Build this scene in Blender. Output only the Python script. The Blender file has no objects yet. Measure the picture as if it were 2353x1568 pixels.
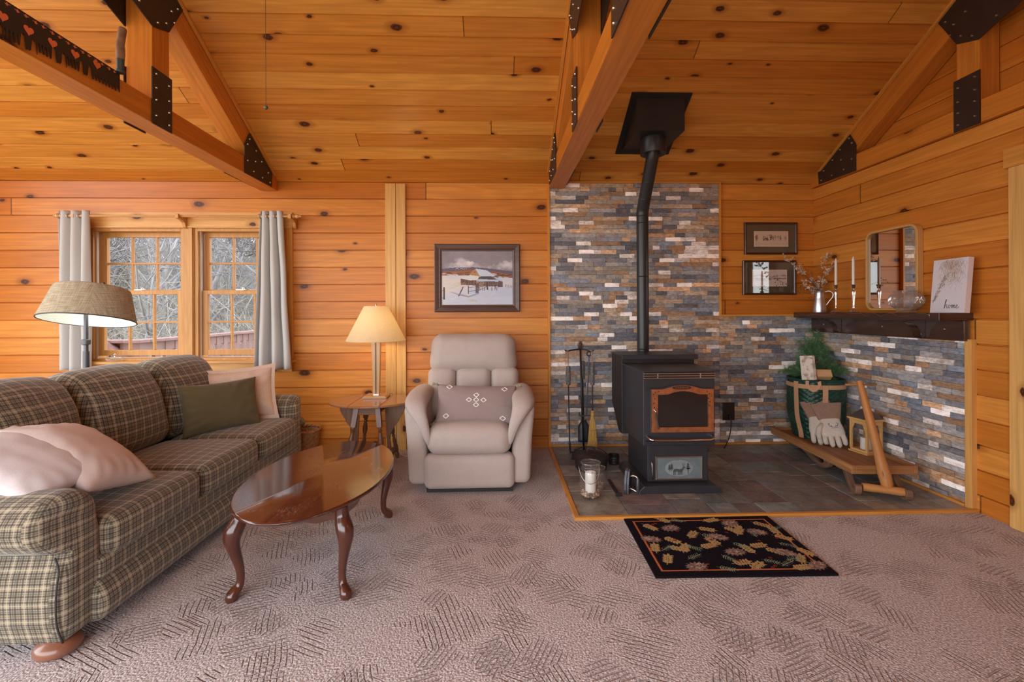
import bpy, math, random
import numpy as np
from mathutils import Vector, Matrix, noise

random.seed(11)
PI = math.pi
R = math.radians
sc = bpy.context.scene
COL = sc.collection

# ------------------------------------------------------------------ camera
FPX, PX0, PY0, EYE_H = 1065.0, 1176.5, 715.0, 1.26      # focal length / principal point for the 2353x1568 frame
YAW, ROLL = R(1.9), R(0.25)
FWD = Vector((math.sin(YAW), math.cos(YAW), 0))
_r = Vector((math.cos(YAW), -math.sin(YAW), 0)); _u = Vector((0, 0, 1))
RGT = _r * math.cos(ROLL) - _u * math.sin(ROLL)
UPV = _u * math.cos(ROLL) + _r * math.sin(ROLL)
EYE = Vector((0, 0, EYE_H))
cd = bpy.data.cameras.new('camera'); cam = bpy.data.objects.new('camera', cd); COL.objects.link(cam)
cd.sensor_width = 36.0; cd.lens = 36.0 * FPX / 2353.0
cd.shift_y = (PY0 - 784.0) / 2353.0; cd.clip_start = 0.05; cd.clip_end = 400
mw = Matrix((RGT, UPV, -FWD)).transposed().to_4x4(); mw.translation = EYE
cam.matrix_world = mw
sc.camera = cam

def ray(px, py): return FWD + RGT * ((px - PX0) / FPX) - UPV * ((py - PY0) / FPX)
def aY(px, py, Y): d = ray(px, py); return EYE + d * (Y / d.y)
def aX(px, py, X): d = ray(px, py); return EYE + d * (X / d.x)
def aZ(px, py, Z): d = ray(px, py); return EYE + d * ((Z - EYE_H) / d.z)

# ------------------------------------------------------------------ mesh builder
class M:
    def __init__(s, off=(0, 0, 0), T=None):
        s.v = []; s.f = []; s.uv = []; s.c = []; s.off = Vector(off); s.T = T
    def add(s, verts, faces, uvs=None, col=None, T=None):
        b = len(s.v)
        for p in verts:
            p = Vector(p)
            if T is not None: p = T @ p
            if s.T is not None: p = s.T @ p
            s.v.append(p - s.off)
        for i, f in enumerate(faces):
            s.f.append([b + k for k in f])
            s.uv.append(uvs[i] if uvs else None)
            if col is None: s.c.append(None)
            elif isinstance(col, list): s.c.append(col[i])
            else: s.c.append(col)
        return s
    def box(s, x0, x1, y0, y1, z0, z1, T=None, col=None):
        v = [(x, y, z) for z in (z0, z1) for y in (y0, y1) for x in (x0, x1)]
        f = [(0, 2, 3, 1), (4, 5, 7, 6), (0, 1, 5, 4), (2, 6, 7, 3), (0, 4, 6, 2), (1, 3, 7, 5)]
        return s.add(v, f, T=T, col=col)
    def boxc(s, c, size, T=None, col=None):
        x, y, z = c; a, b, d = [k / 2 for k in size]
        return s.box(x - a, x + a, y - b, y + b, z - d, z + d, T, col)
    def beam(s, p, q, w, h, up=(0, 0, 1), col=None, w2=None, h2=None):
        p, q = Vector(p), Vector(q); d = (q - p).normalized(); up = Vector(up)
        side = d.cross(up).normalized(); upn = side.cross(d).normalized()
        w2 = w if w2 is None else w2; h2 = h if h2 is None else h2
        v = []
        for o, ww, hh in ((p, w, h), (q, w2, h2)):
            for a, b in ((-1, -1), (1, -1), (1, 1), (-1, 1)):
                v.append(o + side * (a * ww / 2) + upn * (b * hh / 2))
        return s.add(v, [(3, 2, 1, 0), (4, 5, 6, 7), (0, 1, 5, 4), (1, 2, 6, 5), (2, 3, 7, 6), (3, 0, 4, 7)], col=col)
    def prism(s, poly, a, b, plane='XY', T=None, col=None):
        def mk(p, t):
            return {'XY': (p[0], p[1], t), 'XZ': (p[0], t, p[1]), 'YZ': (t, p[0], p[1])}[plane]
        n = len(poly); v = [mk(p, a) for p in poly] + [mk(p, b) for p in poly]
        f = [list(range(n))[::-1], list(range(n, 2 * n))] + [(i, (i + 1) % n, n + (i + 1) % n, n + i) for i in range(n)]
        ar = sum(poly[i][0] * poly[(i + 1) % n][1] - poly[(i + 1) % n][0] * poly[i][1] for i in range(n))
        flip = (ar < 0) ^ (plane == 'XZ') ^ (b < a)
        if flip: f = [list(x)[::-1] for x in f]
        return s.add(v, f, T=T, col=col)
    def lathe(s, prof, c=(0, 0, 0), seg=32, T=None, cap=True, col=None, sx=1, sy=1):
        v = []; f = []; n = len(prof)
        for r, z in prof:
            for k in range(seg):
                a = 2 * PI * k / seg
                v.append((c[0] + r * sx * math.cos(a), c[1] + r * sy * math.sin(a), c[2] + z))
        for i in range(n - 1):
            for k in range(seg):
                k2 = (k + 1) % seg
                f.append((i * seg + k, i * seg + k2, (i + 1) * seg + k2, (i + 1) * seg + k))
        if cap:
            if prof[0][0] > 1e-5: f.append(list(range(seg))[::-1])
            if prof[-1][0] > 1e-5: f.append([(n - 1) * seg + k for k in range(seg)])
        return s.add(v, f, T=T, col=col)
    def tube(s, pts, r, seg=10, cap=True, closed=False, col=None, T=None):
        pts = [Vector(p) for p in pts]; n = len(pts)
        rr = r if isinstance(r, (list, tuple)) else [r] * n
        v = []; f = []; prev = None
        for i, p in enumerate(pts):
            if closed: d = pts[(i + 1) % n] - pts[i - 1]
            else: d = pts[min(i + 1, n - 1)] - pts[max(i - 1, 0)]
            if d.length < 1e-9: d = Vector((0, 0, 1))
            d.normalize()
            if prev is None:
                a = Vector((0, 0, 1)) if abs(d.z) < .9 else Vector((1, 0, 0))
                nrm = d.cross(a).normalized()
            else:
                nrm = (prev - d * prev.dot(d))
                nrm = nrm.normalized() if nrm.length > 1e-6 else d.orthogonal().normalized()
            prev = nrm; bi = d.cross(nrm)
            for k in range(seg):
                a = 2 * PI * k / seg
                v.append(p + (nrm * math.cos(a) + bi * math.sin(a)) * rr[i])
        m = n if closed else n - 1
        for i in range(m):
            i2 = (i + 1) % n
            for k in range(seg):
                k2 = (k + 1) % seg
                f.append((i * seg + k, i * seg + k2, i2 * seg + k2, i2 * seg + k))
        if cap and not closed:
            f.append(list(range(seg))[::-1]); f.append([(n - 1) * seg + k for k in range(seg)])
        return s.add(v, f, col=col, T=T)
    def ball(s, c, r, seg=12, rings=8, T=None, col=None):
        rx, ry, rz = r if isinstance(r, (tuple, list)) else (r, r, r)
        v = [(c[0], c[1], c[2] - rz)]; f = []
        for i in range(1, rings):
            t = -PI / 2 + PI * i / rings
            for k in range(seg):
                a = 2 * PI * k / seg
                v.append((c[0] + rx * math.cos(t) * math.cos(a), c[1] + ry * math.cos(t) * math.sin(a), c[2] + rz * math.sin(t)))
        v.append((c[0], c[1], c[2] + rz)); L = len(v) - 1
        for k in range(seg):
            k2 = (k + 1) % seg
            f.append((0, 1 + k2, 1 + k)); f.append((L, L - seg + k, L - seg + k2))
        for i in range(rings - 2):
            for k in range(seg):
                k2 = (k + 1) % seg
                f.append((1 + i * seg + k, 1 + i * seg + k2, 1 + (i + 1) * seg + k2, 1 + (i + 1) * seg + k))
        return s.add(v, f, T=T, col=col)
    def grid(s, fn, nu, nv, uvfn=None, colfn=None, T=None, wrap_u=False):
        """fn(i/nu, j/nv) -> point"""
        v = []; f = []; uv = []; cc = []
        nuu = nu if wrap_u else nu + 1
        for j in range(nv + 1):
            for i in range(nuu): v.append(fn(i / nu, j / nv))
        for j in range(nv):
            for i in range(nu):
                i2 = (i + 1) % nuu
                f.append((j * nuu + i, j * nuu + i2, (j + 1) * nuu + i2, (j + 1) * nuu + i))
                if uvfn: uv.append([uvfn(a / nu, b / nv) for a, b in ((i, j), (i + 1, j), (i + 1, j + 1), (i, j + 1))])
                if colfn: cc.append(colfn((i + .5) / nu, (j + .5) / nv))
        return s.add(v, f, uvs=uv or None, col=cc or None, T=T)
    def build(s, name, mat, parent=None, grain=None, smooth=35, bevel=0, bseg=2, sub=0, weld=False, uvscale=1.0, loc=None):
        me = bpy.data.meshes.new(name)
        me.from_pydata([tuple(p) for p in s.v], [], s.f)
        uvl = me.uv_layers.new(name='UVMap').data
        ax = {'X': 0, 'Y': 1, 'Z': 2}
        if grain is None:
            lo = [min(p[i] for p in s.v) for i in range(3)]; hi = [max(p[i] for p in s.v) for i in range(3)]
            g = max(range(3), key=lambda i: hi[i] - lo[i]); gv = None
        elif isinstance(grain, str): g = ax[grain]; gv = None
        else: g = None; gv = Vector(grain).normalized()
        jit = random.random() * 10
        for pi, p in enumerate(me.polygons):
            uv = s.uv[pi]
            if uv:
                for k, li in enumerate(p.loop_indices): uvl[li].uv = uv[k]
                continue
            n = p.normal
            if gv is None:
                na = max(range(3), key=lambda i: abs(n[i]))
                rest = [i for i in range(3) if i != na]
                if g in rest: a = g; b = [i for i in rest if i != g][0]
                else: a, b = rest
                for li in p.loop_indices:
                    co = s.v[me.loops[li].vertex_index] + s.off
                    uvl[li].uv = (co[a] * uvscale, co[b] * uvscale)
            else:
                b = n.cross(gv)
                b = b.normalized() if b.length > 1e-4 else gv.orthogonal().normalized()
                for li in p.loop_indices:
                    co = s.v[me.loops[li].vertex_index]
                    uvl[li].uv = (co.dot(gv) * uvscale + jit, co.dot(b) * uvscale)
        if any(c is not None for c in s.c):
            at = me.color_attributes.new('Col', 'FLOAT_COLOR', 'CORNER').data
            for pi, p in enumerate(me.polygons):
                c = s.c[pi] or (1, 1, 1)
                for li in p.loop_indices: at[li].color = (c[0], c[1], c[2], 1)
        if weld:
            import bmesh
            bm = bmesh.new(); bm.from_mesh(me); bmesh.ops.remove_doubles(bm, verts=bm.verts, dist=1e-5); bm.to_mesh(me); bm.free()
        if smooth:
            me.shade_smooth()
            if smooth < 180: me.set_sharp_from_angle(angle=R(smooth))
        me.materials.append(mat)
        o = bpy.data.objects.new(name, me); COL.objects.link(o)
        if loc is not None: o.location = loc
        elif parent is None: o.location = s.off
        if parent is not None: o.parent = parent
        if bevel:
            m = o.modifiers.new('bevel', 'BEVEL'); m.width = bevel; m.segments = bseg; m.limit_method = 'ANGLE'; m.angle_limit = R(40); m.harden_normals = False
        if sub:
            m = o.modifiers.new('sub', 'SUBSURF'); m.levels = sub; m.render_levels = sub
        return o

def tag(o, label=None, cat=None, group=None, kind=None):
    if label: o['label'] = label
    if cat: o['category'] = cat
    if group: o['group'] = group
    if kind: o['kind'] = kind
    return o
def thing(name, label, cat, loc=(0, 0, 0), rz=0, group=None):
    o = bpy.data.objects.new(name, None); COL.objects.link(o)
    o.location = loc; o.rotation_euler = (0, 0, rz); o.empty_display_size = .05
    return tag(o, label, cat, group)
def struct(o): o['kind'] = 'structure'; return o
def copy_tree(o, parent=None):
    c = o.copy(); COL.objects.link(c)
    if parent is not None: c.parent = parent
    for ch in list(o.children): copy_tree(ch, c)
    return c
def lerp(a, b, t): return a + (b - a) * t
def clamp(x, a=0., b=1.): return max(a, min(b, x))
def sstep(a, b, x): t = clamp((x - a) / (b - a)); return t * t * (3 - 2 * t)
def TRS(loc=(0, 0, 0), rx=0, ry=0, rz=0):
    return Matrix.Translation(loc) @ Matrix.Rotation(rz, 4, 'Z') @ Matrix.Rotation(ry, 4, 'Y') @ Matrix.Rotation(rx, 4, 'X')
def nz(x, y, z=0, s=1.): return noise.noise(Vector((x * s, y * s, z * s)))
def spline(pts, n=8):
    """Catmull-Rom through pts"""
    P = [Vector(p) for p in pts]; P = [P[0] * 2 - P[1]] + P + [P[-1] * 2 - P[-2]]
    out = []
    for i in range(1, len(P) - 2):
        for k in range(n):
            t = k / n; a, b, c, d = P[i - 1], P[i], P[i + 1], P[i + 2]
            out.append(0.5 * ((2 * b) + (c - a) * t + (2 * a - 5 * b + 4 * c - d) * t * t + (3 * b - a - 3 * c + d) * t ** 3))
    out.append(P[-2]); return out
# ------------------------------------------------------------------ materials
def S(r, g, b):
    f = lambda c: (c / 255) / 12.92 if c <= 10 else (((c / 255) + .055) / 1.055) ** 2.4
    return (f(r), f(g), f(b))
def newmat(name):
    m = bpy.data.materials.new(name); m.use_nodes = True
    return m, m.node_tree, m.node_tree.nodes['Principled BSDF']
def nd(nt, t, ins=None, **props):
    n = nt.nodes.new(t)
    for k, v in props.items(): setattr(n, k, v)
    for k, v in (ins or {}).items():
        s = n.inputs[k]
        if isinstance(v, bpy.types.NodeSocket): nt.links.new(v, s)
        elif isinstance(v, bpy.types.Node): nt.links.new(v.outputs[0], s)
        else:
            if hasattr(s.default_value, '__len__') and len(s.default_value) == 4 and len(v) == 3: v = (*v, 1)
            s.default_value = v
    return n
def mt(nt, op, a, b=None, c=None, clampo=False):
    n = nt.nodes.new('ShaderNodeMath'); n.operation = op; n.use_clamp = clampo
    for i, v in enumerate((a, b, c)):
        if v is None: continue
        if isinstance(v, (int, float)): n.inputs[i].default_value = v
        else: nt.links.new(v if isinstance(v, bpy.types.NodeSocket) else v.outputs[0], n.inputs[i])
    return n.outputs[0]
def mx(nt, fac, a, b, blend='MIX'):
    n = nt.nodes.new('ShaderNodeMix'); n.data_type = 'RGBA'; n.blend_type = blend; n.clamp_factor = True
    for i, v in ((0, fac), (6, a), (7, b)):
        s = n.inputs[i]
        if isinstance(v, bpy.types.NodeSocket): nt.links.new(v, s)
        elif isinstance(v, (int, float)) and i == 0: s.default_value = v
        elif isinstance(v, (int, float)): s.default_value = (v, v, v, 1)
        else: s.default_value = (*v[:3], 1)
    return n.outputs[2]
def rng(nt, x, a, b, c=0., d=1., smooth=True):
    n = nt.nodes.new('ShaderNodeMapRange'); n.interpolation_type = 'SMOOTHSTEP' if smooth else 'LINEAR'
    nt.links.new(x, n.inputs[0])
    for i, v in enumerate((a, b, c, d)): n.inputs[i + 1].default_value = v
    return n.outputs[0]
def uvw(nt):
    t = nt.nodes.new('ShaderNodeUVMap'); s = nd(nt, 'ShaderNodeSeparateXYZ', {0: t.outputs[0]})
    return t.outputs[0], s.outputs[0], s.outputs[1]
def vec(nt, x, y, z=0.):
    n = nt.nodes.new('ShaderNodeCombineXYZ')
    for i, v in enumerate((x, y, z)):
        if isinstance(v, (int, float)): n.inputs[i].default_value = v
        else: nt.links.new(v, n.inputs[i])
    return n.outputs[0]
def objco(nt): return nt.nodes.new('ShaderNodeTexCoord').outputs['Object']
def setbump(nt, bs, h, strength=.3, dist=.002):
    b = nd(nt, 'ShaderNodeBump', {'Strength': strength, 'Distance': dist, 'Height': h}); nt.links.new(b.outputs[0], bs.inputs['Normal'])
def pbr(name, col, rough=.5, metal=0., var=0., vscale=8., bump=0., bscale=60., bdist=.002, coat=0., spec=None, stretch=None, attr=False, sheen=0.):
    m, nt, bs = newmat(name)
    base = col
    co = objco(nt)
    if stretch:
        mp = nd(nt, 'ShaderNodeMapping', {0: co, 'Scale': stretch}); co = mp.outputs[0]
    if attr:
        a = nd(nt, 'ShaderNodeVertexColor', layer_name='Col'); base = a.outputs[0]
        if col != (1, 1, 1): base = mx(nt, 1., base, col, 'MULTIPLY')
    if var:
        n = nd(nt, 'ShaderNodeTexNoise', {'Vector': co, 'Scale': vscale, 'Detail': 4.})
        k = rng(nt, n.outputs[0], .3, .7, 1 - var, 1 + var)
        base = mx(nt, 1., base, nd(nt, 'ShaderNodeCombineColor', {0: k, 1: k, 2: k}).outputs[0], 'MULTIPLY')
    if isinstance(base, bpy.types.NodeSocket): nt.links.new(base, bs.inputs['Base Color'])
    else: bs.inputs['Base Color'].default_value = (*base, 1)
    bs.inputs['Roughness'].default_value = rough; bs.inputs['Metallic'].default_value = metal
    if coat: bs.inputs['Coat Weight'].default_value = coat; bs.inputs['Coat Roughness'].default_value = .12
    if spec is not None: bs.inputs['Specular IOR Level'].default_value = spec
    if sheen: bs.inputs['Sheen Weight'].default_value = sheen
    if bump:
        n = nd(nt, 'ShaderNodeTexNoise', {'Vector': co, 'Scale': bscale, 'Detail': 3.}); setbump(nt, bs, n.outputs[0], bump, bdist)
    return m

def pine(name, cA, cB, sp=None, off=0., rough=.36, knots=.5, seglen=8., kscale=1., gcon=.16, joints=True):
    m, nt, bs = newmat(name)
    _, u, v = uvw(nt)
    oi = nt.nodes.new('ShaderNodeObjectInfo').outputs['Random']
    if sp:
        row = mt(nt, 'FLOOR', mt(nt, 'MULTIPLY_ADD', v, 1 / sp, off))
    else:
        row = mt(nt, 'MULTIPLY', oi, 91.7)
    w1 = nd(nt, 'ShaderNodeTexWhiteNoise', {'W': row}, noise_dimensions='1D').outputs[0]
    su = mt(nt, 'DIVIDE', mt(nt, 'MULTIPLY_ADD', w1, 9., u), seglen)
    colm = mt(nt, 'FLOOR', su)
    wn = nd(nt, 'ShaderNodeTexWhiteNoise', {'Vector': vec(nt, row, colm, 3.1)}, noise_dimensions='3D')
    idv = wn.outputs[0]
    # fine grain streaks along the board
    g1 = nd(nt, 'ShaderNodeTexNoise', {'Vector': vec(nt, mt(nt, 'MULTIPLY_ADD', idv, 37., mt(nt, 'MULTIPLY', u, 1.6)), mt(nt, 'MULTIPLY', v, 55.), mt(nt, 'MULTIPLY', idv, 19.)), 'Scale': 1., 'Detail': 5., 'Roughness': .6}).outputs[0]
    # broad cathedral figure
    lo = nd(nt, 'ShaderNodeTexNoise', {'Vector': vec(nt, mt(nt, 'MULTIPLY_ADD', idv, 51., mt(nt, 'MULTIPLY', u, .9)), mt(nt, 'MULTIPLY', v, 7.), mt(nt, 'MULTIPLY', idv, 11.)), 'Scale': 1., 'Detail': 1.5}).outputs[0]
    g2 = mt(nt, 'MULTIPLY_ADD', mt(nt, 'SINE', mt(nt, 'MULTIPLY', lo, 44.)), .5, .5)
    # knots
    kv = vec(nt, mt(nt, 'MULTIPLY_ADD', idv, 13.7, mt(nt, 'MULTIPLY', u, 2.0 * kscale)), mt(nt, 'MULTIPLY_ADD', idv, 5.3, mt(nt, 'MULTIPLY', v, 3.6 * kscale)), 0.)
    dn = nd(nt, 'ShaderNodeTexNoise', {'Vector': vec(nt, u, v), 'Scale': 22., 'Detail': 2.}).outputs['Color']
    dv = nd(nt, 'ShaderNodeVectorMath', {0: dn, 1: (.5, .5, .5)}, operation='SUBTRACT').outputs[0]
    dv = nd(nt, 'ShaderNodeVectorMath', {0: dv, 'Scale': .055}, operation='SCALE').outputs[0]
    kv = nd(nt, 'ShaderNodeVectorMath', {0: kv, 1: dv}, operation='ADD').outputs[0]
    vo = nd(nt, 'ShaderNodeTexVoronoi', {'Vector': kv, 'Scale': 1.}, voronoi_dimensions='2D')
    kd = vo.outputs['Distance']
    kc = nd(nt, 'ShaderNodeSeparateColor', {0: vo.outputs['Color']})
    on = mt(nt, 'LESS_THAN', kc.outputs[0], knots)
    size = mt(nt, 'MULTIPLY_ADD', kc.outputs[1], 1.1, .45)
    kd = mt(nt, 'DIVIDE', kd, size)
    core = mt(nt, 'MULTIPLY', rng(nt, kd, .056, .068, 1., 0.), on)
    halo = mt(nt, 'MULTIPLY', rng(nt, kd, .05, .17, 1., 0.), on)
    ring = mt(nt, 'MULTIPLY_ADD', mt(nt, 'SINE', mt(nt, 'MULTIPLY', kd, 150.)), .5, .5)
    c = mx(nt, idv, cA, cB)
    gg = rng(nt, g1, .25, .75, 1 - gcon, 1 + gcon)
    c = mx(nt, 1., c, nd(nt, 'ShaderNodeCombineColor', {0: gg, 1: gg, 2: gg}).outputs[0], 'MULTIPLY')
    dark = (cA[0] * .62, cA[1] * .48, cA[2] * .40)
    c = mx(nt, mt(nt, 'MULTIPLY', g2, .17), c, dark)
    c = mx(nt, mt(nt, 'MULTIPLY', halo, .55), c, (cA[0] * .42, cA[1] * .30, cA[2] * .25))
    kcol = mx(nt, ring, (.045, .014, .006), (.13, .040, .012))
    c = mx(nt, core, c, kcol)
    if sp and joints:
        fr = mt(nt, 'FRACT', su)
        j = mt(nt, 'LESS_THAN', fr, .0012)
        c = mx(nt, mt(nt, 'MULTIPLY', j, .75), c, (.05, .02, .008))
    nt.links.new(c, bs.inputs['Base Color'])
    bs.inputs['Roughness'].default_value = rough
    bs.inputs['Specular IOR Level'].default_value = .30
    setbump(nt, bs, g1, .10, .001)
    return m

PA, PB = (.51, .160, .018), (.68, .278, .050)
m_wall = pine('pine_wall_boards', PA, PB, sp=.1555, off=.306, knots=.42, kscale=1.0)
m_ceil = pine('pine_ceiling_boards', (.54, .190, .024), (.70, .325, .062), sp=.1314, off=.0, knots=.62, kscale=1.15, rough=.3, seglen=6.)
m_beam = pine('pine_beam', (.56, .19, .024), (.66, .26, .045), knots=.30, kscale=.9, seglen=60)
m_trim = pine('pine_trim', (.60, .25, .045), (.66, .30, .06), knots=.2, seglen=60)
m_yellow = pine('pale_pine_post', (.68, .36, .105), (.70, .40, .13), knots=.38, seglen=60)
m_window = pine('honey_window_wood', (.55, .27, .075), (.58, .30, .085), knots=.0, seglen=60, gcon=.12)
m_sled = pine('sled_wood', (.33, .15, .055), (.42, .20, .075), knots=.25, rough=.5, seglen=60, gcon=.3)
m_sled_dk = pine('worn_sled_wood', (.16, .09, .055), (.21, .115, .07), knots=.2, rough=.6, seglen=60, gcon=.4)
m_pole = pine('peeled_pole_wood', (.45, .19, .055), (.48, .22, .07), knots=.5, rough=.5, seglen=60, kscale=2.)
m_lanternwood = pine('lantern_pine', (.62, .36, .13), (.66, .40, .15), knots=.0, seglen=60)

def fine_wood(name, cA, cB, rough=.22, coat=.5, f=40., scr=0.):
    m, nt, bs = newmat(name)
    _, u, v = uvw(nt)
    g = nd(nt, 'ShaderNodeTexNoise', {'Vector': vec(nt, mt(nt, 'MULTIPLY', u, 2.2), mt(nt, 'MULTIPLY', v, f), 0.), 'Scale': 1., 'Detail': 5.}).outputs[0]
    c = mx(nt, rng(nt, g, .3, .7), cA, cB)
    nt.links.new(c, bs.inputs['Base Color'])
    bs.inputs['Roughness'].default_value = rough
    bs.inputs['Coat Weight'].default_value = coat; bs.inputs['Coat Roughness'].default_value = .1
    if scr:
        # worn, scuffed varnish
        n = nd(nt, 'ShaderNodeTexNoise', {'Vector': vec(nt, u, v), 'Scale': 5., 'Detail': 5.}).outputs[0]
        k = nd(nt, 'ShaderNodeTexNoise', {'Vector': vec(nt, mt(nt, 'MULTIPLY', u, 30.), mt(nt, 'MULTIPLY', v, 160.)), 'Scale': 1., 'Detail': 2., 'Distortion': 2.}).outputs[0]
        msk = mt(nt, 'MULTIPLY', rng(nt, n, .5, .68), rng(nt, k, .45, .7))
        nt.links.new(rng(nt, mt(nt, 'MULTIPLY', msk, scr), 0., 1., rough, .6), bs.inputs['Roughness'])
        nt.links.new(rng(nt, mt(nt, 'MULTIPLY', msk, scr), 0., 1., .10, .5), bs.inputs['Coat Roughness'])
        c2 = mx(nt, mt(nt, 'MULTIPLY', msk, .35), c, (.32, .18, .13)); nt.links.new(c2, bs.inputs['Base Color'])
    return m
m_cherry = fine_wood('cherry_veneer', (.062, .016, .009), (.095, .025, .013), rough=.15, scr=1.)
m_cherry_leg = fine_wood('cherry_turned', (.060, .017, .009), (.095, .027, .013))
m_maple = fine_wood('brown_maple', (.13, .050, .022), (.19, .080, .035), rough=.42, coat=.08)
m_mapletop = fine_wood('honey_brown_maple_top', (.27, .105, .038), (.34, .14, .052), rough=.25)
m_mantel = fine_wood('dark_stained_mantel', (.030, .011, .0075), (.055, .019, .011), rough=.2)
m_footwood = fine_wood('bun_foot_wood', (.20, .075, .040), (.26, .10, .055), rough=.35)
m_lampwood = fine_wood('oak_lamp_wood', (.42, .22, .07), (.52, .29, .10), rough=.35)
m_lampdark = fine_wood('walnut_strip', (.06, .02, .012), (.08, .03, .015), rough=.35)
m_frame = fine_wood('dark_mahogany_frame', (.045, .013, .009), (.07, .02, .012), rough=.3, coat=.3)
m_frame2 = fine_wood('brown_picture_frame', (.075, .036, .026), (.11, .055, .04), rough=.45, coat=.1)
m_mirrorwood = fine_wood('light_bent_wood', (.55, .29, .085), (.60, .34, .115), rough=.4, coat=.1, f=90)

m_black = pbr('stove_black_paint', (.030, .031, .037), .36, var=.12, vscale=6, bump=.06, bscale=500)
m_blackd = pbr('black_sheet_metal', (.016, .013, .012), .5, var=.2, vscale=5)
m_pipe = pbr('black_stove_pipe', (.020, .021, .024), .38)
m_steel = pbr('dark_steel_plate', (.030, .019, .015), .48, var=.12, vscale=10)
m_bolt = pbr('zinc_bolt', (.55, .50, .45), .35, 1.)
m_iron = pbr('cast_iron', (.030, .020, .018), .55, var=.25, vscale=20, bump=.2, bscale=300)
m_wrought = pbr('wrought_iron', (.012, .012, .014), .45)
m_chrome = pbr('chrome', (.75, .75, .76), .12, 1.)
m_silver = pbr('silver_plate', (.78, .74, .72), .22, 1., var=.1, vscale=20)
m_pewter = pbr('brushed_tin', (.62, .62, .64), .33, 1., var=.08, vscale=15, stretch=(1, 1, .2))
m_grey = pbr('grey_lamp_metal', (.10, .10, .11), .4, .6)
m_copper = pbr('copper_trim', (.55, .24, .11), .36, .85, var=.2, vscale=25)
m_iron2 = pbr('sad_iron_steel', (.085, .09, .105), .45, .6, var=.2, vscale=15)
m_shade_in = None
def fabric(name, col, var=.12, scale=500., rough=.9, bump=.25, big=0., col2=None):
    m, nt, bs = newmat(name)
    _, u, v = uvw(nt); co = objco(nt)
    a = nd(nt, 'ShaderNodeTexNoise', {'Vector': vec(nt, mt(nt, 'MULTIPLY', u, scale), mt(nt, 'MULTIPLY', v, scale * .25)), 'Scale': 1., 'Detail': 2.}).outputs[0]
    b = nd(nt, 'ShaderNodeTexNoise', {'Vector': vec(nt, mt(nt, 'MULTIPLY', u, scale * .25), mt(nt, 'MULTIPLY', v, scale)), 'Scale': 1., 'Detail': 2.}).outputs[0]
    w = mt(nt, 'MULTIPLY', mt(nt, 'ADD', a, b), .5)
    k = rng(nt, w, .35, .65, 1 - var, 1 + var)
    c = mx(nt, 1., col, nd(nt, 'ShaderNodeCombineColor', {0: k, 1: k, 2: k}).outputs[0], 'MULTIPLY')
    if big:
        n = nd(nt, 'ShaderNodeTexNoise', {'Vector': co, 'Scale': 14., 'Detail': 3.}).outputs[0]
        c = mx(nt, mt(nt, 'MULTIPLY', rng(nt, n, .4, .65), big), c, col2 or tuple(x * .75 for x in col))
    nt.links.new(c, bs.inputs['Base Color']); bs.inputs['Roughness'].default_value = rough
    bs.inputs['Specular IOR Level'].default_value = .15; bs.inputs['Sheen Weight'].default_value = .15
    setbump(nt, bs, w, bump, .0015)
    return m
m_recl = fabric('taupe_chenille', S(184, 170, 162), .26, 900, big=.2, col2=S(168, 152, 142))
m_lumbar = fabric('mauve_grey_cotton', S(150, 132, 128), .08, 500)
m_olive = fabric('olive_wool', S(98, 88, 62), .2, 700)
m_cream = fabric('cream_linen', S(216, 190, 170), .10, 300)
m_cream2 = fabric('oatmeal_cotton', S(206, 190, 182), .06, 400)
m_cream3 = fabric('off_white_satin_cotton', S(205, 196, 196), .05, 400)
m_curtain = fabric('grey_curtain', S(188, 187, 183), .05, 600, bump=.1)
m_web = fabric('tan_webbing', S(196, 152, 116), .10, 700)
m_suede = fabric('tan_suede', S(150, 122, 104), .12, 200, big=.3)
m_hide = fabric('cream_hide', S(205, 196, 182), .06, 160, big=.25)
m_tassel = fabric('sage_tassel', S(150, 146, 112), .2, 300)
m_burlap = None
m_white = pbr('white_wax', (.80, .76, .70), .45, spec=.4)
m_waxpale = pbr('ivory_wax', (.82, .78, .68), .45)
m_birch = None
m_leather = pbr('leather_thong', (.42, .22, .12), .7)

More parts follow.
